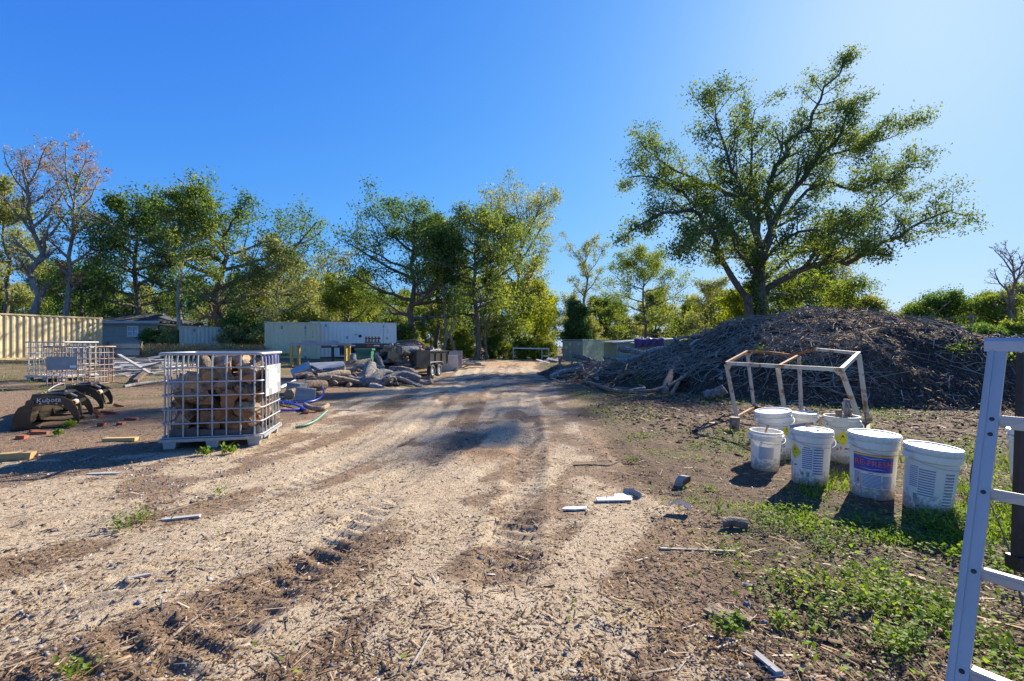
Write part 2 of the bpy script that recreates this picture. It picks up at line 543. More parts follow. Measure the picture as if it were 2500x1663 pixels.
def build_ground():
    ys = [-3.6]
    while ys[-1] < 1.2: ys.append(ys[-1] + (0.2 if ys[-1] < 0.9 else 0.05))
    while ys[-1] < 420: ys.append(ys[-1] + max(0.013, 0.0082 * ys[-1]))
    ys = np.array(ys)
    k = np.linspace(-1, 1, 430)
    u = 0.62 * k + 1.9 * np.sign(k) * np.abs(k) ** 4
    X = u[None, :] * (ys[:, None] + 3.9); Y = np.repeat(ys[:, None], len(u), 1)
    Z = T(X, Y)
    V = np.stack([X, Y, Z], -1).reshape(-1, 3)
    n, q = len(ys), len(u)
    i = np.arange(n - 1)[:, None] * q + np.arange(q - 1)[None, :]
    Fc = np.stack([i, i + 1, i + q + 1, i + q], -1).reshape(-1, 4)
    o = mesh_arrays('ground', V, Fc, ground_material(), smooth=True)
    L, Gn, Gr, Or = zones(X, Y)
    L = np.maximum(L, Gr * 0.6)
    col = np.stack([L, Gn, Or, np.ones_like(L)], -1).reshape(-1, 4).astype(np.float32)
    at = o.data.color_attributes.new('zone', 'FLOAT_COLOR', 'POINT'); at.data.foreach_set('color', col.ravel())
    tag(o, kind='structure')
    return o


def scatter(n, ymin, ymax, p=1.35, spread=1.35, seed=0):
    r = np.random.default_rng(seed)
    u = r.random(n); a, b = ymin ** (1 - p), ymax ** (1 - p)
    y = (a + u * (b - a)) ** (1 / (1 - p))
    x = r.uniform(-1, 1, n) * (y * spread + 0.6)
    return x, y, r


def tents(x, y, z, L, W, Hh, yaw, pitch, roll, lift=0.0):
    """chips and twigs: a six-cornered splinter each, four sided faces only (degenerate ends kept as quads)"""
    n = len(x)
    base = np.array([(-.5, -.5, -.3), (.5, -.42, -.3), (.46, .5, -.3), (-.5, .4, -.3), (-.42, -.02, .7), (.40, .06, .7)])
    v = np.repeat(base[None], n, 0)
    v = v * np.stack([L, W, Hh], -1)[:, None, :]
    cr, sr = np.cos(roll)[:, None], np.sin(roll)[:, None]
    vy, vz = v[..., 1] * cr - v[..., 2] * sr, v[..., 1] * sr + v[..., 2] * cr
    cp, sp = np.cos(pitch)[:, None], np.sin(pitch)[:, None]
    vx, vz = v[..., 0] * cp - vz * sp, v[..., 0] * sp + vz * cp
    cy, sy = np.cos(yaw)[:, None], np.sin(yaw)[:, None]
    vx, vy = vx * cy - vy * sy, vx * sy + vy * cy
    V = np.stack([vx + x[:, None], vy + y[:, None], vz + z[:, None] + lift], -1).reshape(-1, 3)
    f = np.array([(0, 1, 5), (0, 5, 4), (1, 2, 5), (2, 3, 4), (2, 4, 5), (3, 0, 4)])
    Fc = (np.arange(n)[:, None, None] * 6 + f[None]).reshape(-1, 3)
    return V, Fc


def leaves_on_ground(x, y, z, size, tilt, r, lift=0.01):
    """small leaf faces: two triangles folded along the midrib"""
    n = len(x)
    base = np.array([(0, 0, 0), (.55, -.32, .10), (1, 0, .02), (.5, .34, .10)])
    v = np.repeat(base[None], n, 0) * size[:, None, None]
    yaw = r.uniform(0, 6.283, n)
    cp, sp = np.cos(tilt)[:, None], np.sin(tilt)[:, None]
    vx, vz = v[..., 0] * cp - v[..., 2] * sp, v[..., 0] * sp + v[..., 2] * cp
    cy, sy = np.cos(yaw)[:, None], np.sin(yaw)[:, None]
    vx, vy = vx * cy - v[..., 1] * sy, vx * sy + v[..., 1] * cy
    V = np.stack([vx + x[:, None], vy + y[:, None], vz + z[:, None] + lift], -1).reshape(-1, 3)
    f = np.array([(0, 1, 2), (0, 2, 3)])
    return V, (np.arange(n)[:, None, None] * 4 + f[None]).reshape(-1, 3)


ground = build_ground()

CHIPS = [(0.0, (0.035, 0.023, 0.016)), (0.4, (0.13, 0.083, 0.05)), (0.7, (0.27, 0.18, 0.108)), (0.9, (0.44, 0.33, 0.225)), (1.0, (0.62, 0.55, 0.46))]
M['chips'] = chip_mat('wood_chip', CHIPS)
M['weed'] = leaf_mat('weed_leaf', (0.07, 0.125, 0.014), (0.145, 0.23, 0.024), (0.26, 0.32, 0.04), 0.45, 0.015, scale=1.2)
M['dry_weed'] = leaf_mat('dry_weed_leaf', (0.20, 0.085, 0.02), (0.28, 0.16, 0.035), (0.30, 0.24, 0.06), 0.4, 0.04, scale=2)
M['gravel'] = chip_mat('gravel_stone', [(0.0, (0.10, 0.095, 0.095)), (0.5, (0.22, 0.205, 0.20)), (1.0, (0.40, 0.37, 0.33))])


def build_litter():
    # bark and wood chips
    x, y, r = scatter(230000, 1.35, 30, 1.75, 1.2, 1)
    L, Gn, Gr, Or = zones(x, y)
    d = 0.34 + 0.66 * L
    d *= 0.35 + 0.65 * sstep((fbm(x * 3.2, y * 3.2, 91, 3) - 0.35) / 0.25)
    keep = r.random(len(x)) < d * 0.92
    x, y = x[keep], y[keep]; n = len(x)
    ln = np.exp(r.normal(math.log(0.0155), 0.55, n)).clip(0.006, 0.085) * (1 + np.clip(y - 5, 0, 30) * 0.05)
    w = np.minimum(ln * r.uniform(0.16, 0.42, n), 0.035)
    V, Fc = tents(x, y, T(x, y), ln, w, w * 0.36, r.uniform(0, 6.283, n), r.normal(0, 0.14, n), r.uniform(-0.35, 0.35, n), 0.002)
    o = mesh_arrays('wood_chip_litter', V, Fc, M['chips'], np.repeat(r.beta(1.6, 1.9, n), 6))
    tag(o, 'brown bark and wood chips strewn over the sandy yard', 'wood chips', kind='stuff')
    # twigs and straw
    x, y, r = scatter(16000, 1.35, 30, 1.45, 1.25, 2)
    L, Gn, Gr, Or = zones(x, y)
    keep = r.random(len(x)) < 0.12 + 0.8 * L; x, y = x[keep], y[keep]; n = len(x)
    ln = np.exp(r.normal(math.log(0.085), 0.5, n)).clip(0.03, 0.4); w = r.uniform(0.002, 0.005, n) * (1 + np.clip(y - 5, 0, 30) * 0.06)
    V, Fc = tents(x, y, T(x, y), ln, w, w, r.uniform(0, 6.283, n), r.normal(0, 0.10, n), r.uniform(-1, 1, n), 0.008)
    o = mesh_arrays('twig_litter', V, Fc, M['chips'], np.repeat(r.beta(2.2, 1.5, n), 6))
    tag(o, 'thin dry twigs and straw scattered over the litter', 'twigs', kind='stuff')
    # gravel
    x, y, r = scatter(40000, 1.5, 14, 1.3, 1.2, 3)
    L, Gn, Gr, Or = zones(x, y)
    keep = r.random(len(x)) < 0.02 + 0.06 * (x < -1) + 0.75 * Gr; x, y = x[keep], y[keep]; n = len(x)
    s = np.exp(r.normal(math.log(0.012), 0.45, n)).clip(0.005, 0.035)
    V, Fc = tents(x, y, T(x, y), s, s * r.uniform(.6, 1, n), s * 0.7, r.uniform(0, 6.283, n), r.normal(0, .3, n), r.normal(0, .3, n), 0.003)
    o = mesh_arrays('gravel', V, Fc, M['gravel'], np.repeat(r.random(n), 6))
    tag(o, 'grey crushed gravel and pebbles lying in the sand', 'gravel', kind='stuff')
    # green weeds: low clover-like leaves in patches
    x, y, r = scatter(190000, 1.9, 36, 1.25, 1.25, 4)
    L, Gn, Gr, Or = zones(x, y)
    pt = sstep((fbm(x * 2.3, y * 2.3, 95, 4) - 0.43) / 0.12)
    keep = r.random(len(x)) < Gn * (0.10 + 0.85 * pt) + 0.006 * (fbm(x * 2.9, y * 2.9, 96, 3) > 0.66); x, y = x[keep], y[keep]; n = len(x)
    s = r.uniform(0.016, 0.042, n) * (1 + np.clip(y - 5, 0, 40) * 0.06)
    V, Fc = leaves_on_ground(x, y, T(x, y) + r.uniform(0, 0.055, n), s, r.uniform(-0.2, 1.0, n), r)
    o = mesh_arrays('ground_weeds', V, Fc, M['weed'], np.repeat(r.random(n), 2))
    tag(o, 'low bright green weeds growing in patches over the litter', 'weeds', kind='stuff')
    # reddish and yellow seedlings
    x, y, r = scatter(60000, 1.5, 14, 1.3, 1.1, 6)
    L, Gn, Gr, Or = zones(x, y)
    c = sstep((fbm(x * 3.4, y * 3.4, 97, 3) - 0.60) / 0.06)
    keep = r.random(len(x)) < c * (0.12 + 0.35 * (x > 0.3)); x, y = x[keep], y[keep]; n = len(x)
    V, Fc = leaves_on_ground(x, y, T(x, y) + r.uniform(0, 0.025, n), r.uniform(0.012, 0.03, n), r.uniform(-0.1, 0.8, n), r)
    o = mesh_arrays('dry_seedlings', V, Fc, M['dry_weed'], np.repeat(r.random(n), 2))
    tag(o, 'small rusty and yellow seedlings dotted over the ground', 'seedlings', kind='stuff')

    # coarser mulch that has rolled off the mound
    r = np.random.default_rng(55); n = 26000
    y = r.uniform(5.6, 12.5, n); x = r.uniform(1.2, 13, n)
    k = r.random(n) < sstep((y - 5.4) / 2.5) * sstep((x - 1.2 - 0.25 * np.abs(y - 9)) / 1.5) * (0.35 + 0.65 * sstep((fbm(x * 1.5, y * 1.5, 131, 3) - 0.36) / 0.2))
    x, y = x[k], y[k]; n = len(x)
    ln = np.exp(r.normal(math.log(0.055), 0.5, n)).clip(0.02, 0.25); w = np.minimum(ln * r.uniform(0.12, 0.4, n), 0.04)
    V, Fc = tents(x, y, T(x, y), ln, w, w * 0.6, r.uniform(0, 6.283, n), r.normal(0, 0.25, n), r.uniform(-0.6, 0.6, n), 0.006)
    o = mesh_arrays('mulch_litter', V, Fc, M['chips'], np.repeat(r.beta(1.3, 2.0, n), 6))
    tag(o, 'coarse dark mulch scattered between the mound and the buckets', 'mulch', kind='stuff')


build_litter()
# ------------------------------------------------------------------ trees
M['bark'] = pmat('bark_dark', [(0.060, 0.048, 0.037), (0.145, 0.116, 0.088), (0.255, 0.212, 0.170)], 9, 0.95, 0, 0.8, 0.05, (1, 1, 0.25))
M['bark_pale'] = pmat('bark_pale', [(0.140, 0.115, 0.090), (0.270, 0.235, 0.190), (0.400, 0.360, 0.300)], 5, 0.95, 0, 0.6, 0.04, (1, 1, 0.35))
M['bark_mid'] = pmat('bark_mid', [(0.105, 0.078, 0.060), (0.225, 0.173, 0.128), (0.345, 0.277, 0.210)], 7, 0.95, 0, 0.8, 0.05, (1, 1, 0.3))
M['bark_bare'] = pmat('bark_bare_tree', [(0.13, 0.11, 0.095), (0.24, 0.21, 0.18), (0.34, 0.305, 0.265)], 5, 0.95, 0, 0.6, 0.04, (1, 1, 0.35))
LF = dict(
    oak=leaf_mat('leaf_oak', (0.053, 0.089, 0.026), (0.129, 0.182, 0.044), (0.282, 0.308, 0.072), 0.5, 0.015),
    dark=leaf_mat('leaf_dark', (0.045, 0.088, 0.030), (0.094, 0.168, 0.048), (0.213, 0.289, 0.066), 0.46, 0.015),
    green=leaf_mat('leaf_green', (0.072, 0.119, 0.026), (0.171, 0.228, 0.047), (0.340, 0.359, 0.076), 0.45, 0.015),
    olive=leaf_mat('leaf_olive', (0.128, 0.152, 0.058), (0.256, 0.279, 0.106), (0.464, 0.441, 0.185), 0.42, 0.015),
    yellow=leaf_mat('leaf_yellow', (0.125, 0.170, 0.017), (0.238, 0.283, 0.022), (0.292, 0.292, 0.034), 0.55, 0.015),
    magnolia=leaf_mat('leaf_magnolia', (0.030, 0.064, 0.030), (0.058, 0.121, 0.047), (0.145, 0.246, 0.085), 0.15, 0.015),
    rust=leaf_mat('leaf_rust', (0.302, 0.135, 0.077), (0.391, 0.227, 0.106), (0.391, 0.364, 0.182), 0.4, 0.015),
)


def curve_pts(pts, k):
    """smooth resampling of a polyline to k points"""
    pts = np.asarray(pts, float)
    d = np.r_[0, np.cumsum(np.linalg.norm(np.diff(pts, axis=0), axis=1))]
    t = np.linspace(0, d[-1], k)
    p = np.stack([np.interp(t, d, pts[:, i]) for i in range(3)], -1)
    for _ in range(2):
        p[1:-1] = 0.25 * p[:-2] + 0.5 * p[1:-1] + 0.25 * p[2:]
    return p


class Tree:
    """limbs are given or grown; side branches, twigs and leaves follow from them"""
    def __init__(s, seed):
        s.r = np.random.default_rng(seed); s.wood = MB(); s.lp = []; s.tw = []

    def limb(s, pts, r0, r1, n=7, k=None):
        p = curve_pts(pts, k or max(4, len(pts) * 2))
        L = np.linalg.norm(p[-1] - p[0])
        p[1:-1] += s.r.normal(0, 0.012 * L, (len(p) - 2, 3))
        s.wood.tube(p, np.linspace(r0, r1, len(p)), n, True)
        return p

    def side(s, p, r0, r1, count, length, t0=0.25, depth=2, leaf=1.0, bare=0.0, up=0.25, twigs=5, taper=0.55):
        """branches off a limb p, each with twigs; leaves sit along the twigs"""
        r = s.r
        k = len(p)
        for j in range(count):
            t = t0 + (1 - t0) * (j + r.random()) / count
            i = min(int(t * (k - 1)), k - 2); fr = t * (k - 1) - i
            q = p[i] * (1 - fr) + p[i + 1] * fr
            d = p[i + 1] - p[i]; d /= np.linalg.norm(d) + 1e-9
            a = r.normal(0, 1, 3); a -= d * np.dot(a, d); a /= np.linalg.norm(a) + 1e-9
            e = d * r.uniform(0.35, 0.9) + a * r.uniform(0.6, 1.0) + np.array((0, 0, up * r.uniform(0.2, 1.4)))
            e /= np.linalg.norm(e)
            L = length * r.uniform(0.55, 1.15) * (1 - taper * t)
            rb = max((r0 + (r1 - r0) * t) * 0.5, 0.012)
            m = q + e * L * 0.5 + r.normal(0, 0.08 * L, 3); z = q + e * L + r.normal(0, 0.14 * L, 3) + np.array((0, 0, up * 0.25 * L))
            bp = curve_pts([q, m, z], 5)
            if depth > 1: s.wood.tube(bp, np.linspace(rb, rb * 0.3, 5), 5 if rb > 0.04 else 4, False)
            else: s.tw.append((bp[0], bp[2], bp[4], rb))
            if depth > 1:
                s.side(bp, rb, rb * 0.3, max(3, int(twigs)), L * 0.55, 0.2, depth - 1, leaf, bare, up, twigs, taper)
            else:
                if r.random() < bare: continue
                s.foliage(bp, leaf, L)
            if depth > 1 and r.random() >= bare: s.foliage(bp[2:], leaf * 0.5, L * 0.5)

    def foliage(s, bp, leaf, L):
        n = s.r.poisson(s.lpt * leaf * 2.0)
        if n == 0: return
        t = s.r.uniform(0.15, 1.08, n) * (len(bp) - 1)
        i = np.clip(t.astype(int), 0, len(bp) - 2); f = (t - i)[:, None]
        q = bp[i] * (1 - f) + bp[i + 1] * f
        s.lp.append(q + s.r.normal(0, 1, (n, 3)) * s.spread * 0.95 * np.array((1, 1, 0.8)))

    def finish(s, name, label, leaf_m, bark_m, size, loc=None, group=None, cat='tree', crown='crown'):
        base = s.wood.v[0][:7].mean(0) if loc is None else np.asarray(loc, float)
        o = thing(name, label, cat, base, 0.0, group)
        if s.tw:        # twigs: three-sided, all at once
            A = np.array([t[0] for t in s.tw]); B = np.array([t[1] for t in s.tw]); E = np.array([t[2] for t in s.tw]); rad = np.array([t[3] for t in s.tw])
            d = E - A; d /= np.linalg.norm(d, axis=1)[:, None] + 1e-9
            a = np.cross(d, np.array((0.31, 0.52, 0.79))); a /= np.linalg.norm(a, axis=1)[:, None] + 1e-9
            b = np.cross(d, a)
            rings = []
            for q, k in ((A, 1.0), (B, 0.62), (E, 0.22)):
                for an in (0, 2.094, 4.189): rings.append(q + (rad * k)[:, None] * (math.cos(an) * a + math.sin(an) * b))
            V = np.stack(rings, 1).reshape(-1, 3); n = len(A)
            f = np.array([(i * 3 + j, i * 3 + (j + 1) % 3, i * 3 + 3 + (j + 1) % 3, i * 3 + 3 + j) for i in range(2) for j in range(3)])
            Fc = (np.arange(n)[:, None, None] * 9 + f[None]).reshape(-1, 4)
            s.wood.add(V, Fc.tolist())
        s.wood.build('trunk', bark_m, o, True, True)
        if s.lp:
            C = np.concatenate(s.lp); n = len(C); r = s.r
            u = r.normal(0, 1, (n, 3)); u /= np.linalg.norm(u, axis=1)[:, None]
            w = r.normal(0, 1, (n, 3)); w -= u * np.sum(u * w, 1)[:, None]; w /= np.linalg.norm(w, axis=1)[:, None]
            sz = size * r.uniform(0.6, 1.25, n)[:, None]
            V = np.stack([C - u * sz * 0.55 - w * sz * 0.08, C + w * sz * 0.42, C + u * sz * 0.6 - w * sz * 0.1], 1).reshape(-1, 3)
            Fc = (np.arange(n)[:, None] * 3 + np.array((0, 1, 2))[None])
            mesh_arrays(crown, V, Fc, leaf_m, r.random(n), o, True)
        return o


def grow(seed, base, H, crown_r, cb=0.35, trunk_r=0.25, lean=(0, 0), limbs=12, lpt=26, spread=0.28, shape='oak', depth=2, twigs=5, bare=0.0, sub=6, up=0.3, fork=False):
    """a tree of height H at base; crown_r its half width, cb where the crown starts"""
    t = Tree(seed); r = t.r; t.lpt = lpt; t.spread = spread
    base = np.asarray(base, float)
    top = base + np.array((lean[0], lean[1], H * (0.9 if shape != 'pine' else 0.97)))
    tp = [base - np.array((0, 0, 0.3)), base + np.array((lean[0] * 0.1, lean[1] * 0.1, H * 0.15)), base + np.array((lean[0] * 0.4, lean[1] * 0.4, H * 0.5)) + r.normal(0, 0.02 * H, 3), top]
    trunk = t.limb(tp, trunk_r, trunk_r * 0.18, 9, 10)
    t.wood.tube([base - np.array((0, 0, 0.4)), base + np.array((0, 0, 0.1)), base + np.array((0, 0, 0.6))], [trunk_r * 1.55, trunk_r * 1.35, trunk_r * 0.95], 9, False)
    for j in range(limbs):
        h = cb + (0.97 - cb) * ((j + r.random() * 0.8) / limbs) ** 0.9
        i = h * (len(trunk) - 1); i0 = min(int(i), len(trunk) - 2)
        q = trunk[i0] * (1 - (i - i0)) + trunk[i0 + 1] * (i - i0)
        az = j * 2.4 + r.uniform(-0.5, 0.5)
        g = (h - cb) / (1 - cb)
        if shape == 'oak': R = crown_r * (0.75 + 0.35 * math.sin(math.pi * min(g + 0.15, 1.0))) * (1 - 0.45 * max(0, g - 0.55) / 0.45); rise = 0.10 + 0.95 * g
        elif shape == 'vase': R = crown_r * (0.35 + 0.75 * g) * (1 - 0.55 * max(0, g - 0.75) / 0.25); rise = 1.3 + 1.2 * g
        elif shape == 'cone': R = crown_r * (1.05 - 0.85 * g); rise = 0.15 + 0.6 * g
        elif shape == 'pine': R = crown_r * (0.55 + 0.5 * math.sin(math.pi * g)); rise = 0.1 + 0.5 * g
        else: R = crown_r; rise = 0.5
        R *= r.uniform(0.8, 1.15)
        d = np.array((math.cos(az), math.sin(az), 0.0))
        e1 = q + d * R * 0.5 + np.array((0, 0, R * rise * 0.30))
        e2 = q + d * R * 0.82 + np.array((0, 0, R * rise * 0.62)) + r.normal(0, 0.08 * R, 3)
        zc = base[2] + H - e2[2]
        if zc < 0: e2[2] += zc * 0.9; e1[2] = min(e1[2], base[2] + H)
        rl = trunk_r * (0.62 - 0.42 * g)
        p = t.limb([q, e1, e2], rl, rl * 0.22, 6, 7)
        t.side(p, rl, rl * 0.22, sub, R * 0.62, 0.2, depth, 1.0, bare, up, twigs)
    t.side(trunk[5:], trunk_r * 0.4, trunk_r * 0.15, sub, crown_r * 0.55, 0.3, depth, 1.0, bare, up, twigs)
    return t


def at(px, Y, dz=0.0):
    x = (px - CX) / F * Y
    return np.array((x, Y, float(T(np.array([x]), np.array([Y]), False)[0]) + dz))


def hgt(py, Y, base):
    return HC - (py - HZ) / F * Y - base[2]


def build_trees():
    # ---- the great oak behind the chip mound: limbs follow the photograph, depth is spread round the trunk
    t = Tree(3); t.lpt = 20; t.spread = 0.33
    Y0 = 36.5
    b = at(1850, Y0)
    trunk = [b - np.array((0, 0, .4)), P(1850, 800, Y0), P(1852, 720, Y0), P(1856, 640, Y0)]
    t.limb(trunk, 0.60, 0.42, 12, 8)
    t.wood.tube([b - np.array((0, 0, .4)), b + np.array((0, 0, .2)), b + np.array((0, 0, 1.2))], [1.05, .85, .6], 12, False)
    t.limb([b + np.array((-.7, -.3, -.3)), P(1832, 790, Y0 - .6), P(1825, 720, Y0 - 1.0)], 0.42, 0.28, 9, 6)
    t.side(curve_pts(trunk, 8), .3, .25, 34, 1.3, 0.05, 2, 1.0, 0.0, 0.1, 4, 0.0)
    LM = [
        ([(1856, 660), (1893, 521), (1939, 466), (1967, 410), (2022, 374), (2063, 314), (2070, 255)], 0.33, 2.0, -1.2),
        ([(1856, 650), (1875, 484), (1907, 374), (1939, 328), (1990, 273), (2017, 227), (2045, 186), (2072, 130)], 0.30, 0.5, 1.6),
        ([(1860, 720), (1921, 677), (1967, 649), (2077, 640), (2146, 599), (2215, 557), (2270, 530), (2329, 512)], 0.30, -3.5, 0.5),
        ([(1825, 730), (1774, 658), (1737, 567), (1710, 512), (1654, 507), (1572, 539), (1535, 567)], 0.28, -2.0, 0.8),
        ([(1850, 640), (1755, 535), (1700, 493), (1659, 456), (1599, 433), (1535, 433)], 0.24, 2.5, 0.0),
        ([(1856, 600), (1820, 493), (1783, 466), (1728, 461), (1677, 424), (1595, 392), (1563, 345)], 0.22, 4.5, -0.5),
        ([(1856, 600), (1824, 521), (1801, 429), (1765, 374), (1746, 300), (1742, 235)], 0.22, -1.0, -2.0),
        ([(1856, 620), (1847, 539), (1843, 447), (1838, 337), (1843, 268)], 0.24, 1.0, 2.5),
        ([(1967, 410), (2031, 378), (2114, 360), (2215, 319)], 0.13, 2.5, 0.5),
        ([(1890, 540), (1976, 456), (2054, 466), (2123, 461), (2192, 429), (2262, 410)], 0.17, 4.0, 0.5),
        ([(1860, 690), (1900, 640), (1990, 590), (2080, 540), (2150, 500), (2230, 470)], 0.20, 5.5, 1.5),
        ([(1850, 680), (1800, 600), (1760, 540), (1700, 560), (1680, 620)], 0.15, -4.5, -1.0),
        ([(1856, 660), (1890, 600), (1960, 560), (2020, 560), (2100, 580)], 0.18, -5.0, -1.5),
        ([(1855, 700), (1840, 640), (1800, 600), (1770, 580)], 0.16, 6.0, 2.0),
        ([(1860, 720), (1920, 720), (1990, 700), (2060, 690), (2110, 720)], 0.14, 3.0, 2.0),
    ]
    for pts, r0, dd, d2 in LM:
        n = len(pts)
        r0 *= 0.95
        w = [P(px, py, Y0 + dd * (i / (n - 1)) ** 0.8 + d2 * math.sin(2.2 * i / (n - 1))) for i, (px, py) in enumerate(pts)]
        p = t.limb(w, r0, r0 * 0.18, 8, n * 2)
        L = sum(np.linalg.norm(np.diff(np.array(w), axis=0), axis=1))
        t.side(p, r0, r0 * 0.18, int(9 + L * 1.2), 2.6, 0.20, 2, 1.0, 0.16, 0.20, 6, 0.30)
    t.finish('oak_tree', 'huge spreading oak with long leaning limbs behind the chip mound', LF['oak'], M['bark'], 0.20)

    # ---- trees one can tell apart; px, distance, top px, half width in px
    def std(name, label, px, Y, ytop, halfpx, leaf, bark, cat='tree', size=0.2, **kw):
        b = at(px, Y)
        H = hgt(ytop, Y, b)
        t = grow(kw.pop('seed'), b, H, halfpx / F * Y, **kw)
        return t.finish(name, label, leaf, bark, size, b, kw.get('group'), cat)

    std('bare_tree', 'bare pale forked tree with a few rusty leaves above the tan container, leftmost', 88, 34, 365, 105, LF['rust'], M['bark_bare'], seed=21, cb=0.30, trunk_r=0.30, limbs=15, lpt=0.12, spread=0.2, shape='vase', depth=3, twigs=6, sub=8, size=0.15, up=0.35, lean=(-1.0, 0))
    std('bare_tree', 'bare tree topped with orange-brown leaf clusters beside the great live oak', 145, 36, 372, 100, LF['rust'], M['bark_bare'], seed=23, cb=0.32, trunk_r=0.24, limbs=14, lpt=0.55, spread=0.16, shape='vase', depth=3, twigs=6, sub=7, size=0.15, up=0.35, lean=(1.6, 0))
    std('leafy_tree', 'olive leaved tree half hidden behind the bare trees at the edge', 10, 42, 400, 75, LF['olive'], M['bark'], seed=25, cb=0.3, trunk_r=0.25, limbs=14, lpt=13.6, spread=0.33, twigs=5, sub=6, size=0.22)
    std('tall_tree', 'tall tree with a slim pale trunk in front of the live oak', 428, 38, 395, 120, LF['green'], M['bark_pale'], seed=27, cb=0.42, trunk_r=0.24, limbs=15, lpt=10.4, spread=0.32, shape='cone', twigs=5, sub=6, size=0.21, lean=(1.2, 0), up=0.4)
    std('live_oak', 'dark live oak with mossy spreading limbs behind the pale trunk', 535, 42, 520, 265, LF['dark'], M['bark_mid'], seed=29, cb=0.22, trunk_r=0.5, limbs=15, lpt=15.0, spread=0.36, twigs=5, sub=8, size=0.22, lean=(0.5, 0))
    std('evergreen_tree', 'dense dark evergreen tree between the bare trees and the pale trunk', 335, 40, 455, 125, LF['dark'], M['bark'], seed=31, cb=0.15, trunk_r=0.3, limbs=17, lpt=15.6, spread=0.36, shape='oak', twigs=5, sub=7, size=0.22)
    std('evergreen_tree', 'low dark evergreen filling the gap behind the tan container', 200, 42, 640, 100, LF['dark'], M['bark'], seed=33, cb=0.1, trunk_r=0.25, limbs=14, lpt=14.0, spread=0.36, twigs=5, sub=6, size=0.22)
    std('scrub_oak', 'olive grey scrubby tree over the short tan container', 680, 40, 590, 105, LF['olive'], M['bark_pale'], seed=35, cb=0.12, trunk_r=0.2, limbs=16, lpt=12.8, spread=0.33, twigs=5, sub=7, size=0.2)
    std('thin_tree', 'thin hazy tree with a see-through crown behind the white container', 800, 50, 625, 80, LF['olive'], M['bark_pale'], seed=37, cb=0.3, trunk_r=0.18, limbs=12, lpt=5, spread=0.3, shape='vase', twigs=5, sub=6, size=0.2)
    std('leafy_tree', 'rounded yellow-green tree directly above the white container', 850, 46, 680, 100, LF['green'], M['bark'], seed=39, cb=0.1, trunk_r=0.2, limbs=14, lpt=20, spread=0.36, twigs=5, sub=6, size=0.2)
    std('spreading_oak', 'broad dark oak reaching out over the log trailer', 1010, 42, 500, 185, LF['dark'], M['bark'], seed=41, cb=0.25, trunk_r=0.36, limbs=18, lpt=13.7, spread=0.34, twigs=5, sub=8, size=0.2)
    std('tall_tree', 'tall narrow tree rising above the oak by the log trailer', 1068, 44, 490, 52, LF['green'], M['bark'], seed=43, cb=0.4, trunk_r=0.26, limbs=15, lpt=14.4, spread=0.3, shape='cone', twigs=4, sub=6, size=0.2)
    std('oak_tree', 'full crowned oak on a thick straight trunk in the middle of the tree line', 1165, 41, 505, 175, LF['green'], M['bark'], seed=45, cb=0.28, trunk_r=0.27, limbs=18, lpt=15.0, spread=0.34, twigs=5, sub=8, size=0.2)
    std('oak_tree', 'sparse topped oak with a straight trunk behind the white pipe frame', 1272, 46, 495, 150, LF['olive'], M['bark'], seed=47, cb=0.3, trunk_r=0.28, limbs=16, lpt=9.0, spread=0.34, shape='vase', twigs=5, sub=8, size=0.2)
    std('maple_tree', 'bright yellow-green sapling glowing behind the white pipe frame', 1305, 48, 690, 60, LF['yellow'], M['bark'], seed=49, cb=0.3, trunk_r=0.12, limbs=12, lpt=12.0, spread=0.4, twigs=4, sub=5, size=0.24)
    std('bare_tree', 'nearly leafless upright tree above the green container', 1432, 63, 585, 66, LF['olive'], M['bark_mid'], seed=51, cb=0.3, trunk_r=0.22, limbs=12, lpt=3.4, spread=0.28, shape='vase', depth=3, twigs=4, sub=5, size=0.18)
    std('magnolia_tree', 'glossy dark magnolia standing behind the green container', 1408, 62, 728, 44, LF['magnolia'], M['bark'], seed=53, cb=0.06, trunk_r=0.15, limbs=18, lpt=30, spread=0.34, shape='cone', twigs=5, sub=6, size=0.26)
    std('leafy_tree', 'round crowned tree standing behind the pale green shed', 1568, 56, 605, 110, LF['green'], M['bark'], seed=55, cb=0.24, trunk_r=0.2, limbs=16, lpt=14.2, spread=0.34, twigs=5, sub=7, size=0.2)
    std('leafy_tree', 'olive tree between the round tree and the great oak', 1735, 56, 680, 75, LF['olive'], M['bark_mid'], seed=57, cb=0.15, trunk_r=0.2, limbs=14, lpt=12.0, spread=0.34, twigs=5, sub=6, size=0.2)
    std('maple_tree', 'yellow-green young tree at the foot of the great oak', 1800, 38, 705, 50, LF['yellow'], M['bark'], seed=59, cb=0.15, trunk_r=0.1, limbs=12, lpt=10.5, spread=0.34, twigs=4, sub=5, size=0.2)
    std('maple_tree', 'yellow-green tree seen under the long low limb of the oak', 2060, 44, 680, 48, LF['yellow'], M['bark'], seed=61, cb=0.2, trunk_r=0.12, limbs=12, lpt=9.8, spread=0.36, twigs=4, sub=5, size=0.22)
    std('leafy_tree', 'grey-green bushy tree just beyond the crest of the chip mound', 2130, 42, 722, 55, LF['olive'], M['bark'], seed=63, cb=0.1, trunk_r=0.14, limbs=13, lpt=10.8, spread=0.34, twigs=4, sub=6, size=0.2)
    std('leafy_tree', 'dense dark tree beyond the mound next to the utility pole', 2310, 42, 712, 72, LF['dark'], M['bark'], seed=65, cb=0.12, trunk_r=0.22, limbs=16, lpt=11.0, spread=0.36, twigs=5, sub=6, size=0.2)
    std('leafy_tree', 'smaller rounded tree beyond the low shoulder of the mound', 2235, 44, 738, 55, LF['green'], M['bark'], seed=67, cb=0.1, trunk_r=0.18, limbs=14, lpt=11.0, spread=0.34, twigs=5, sub=6, size=0.2)
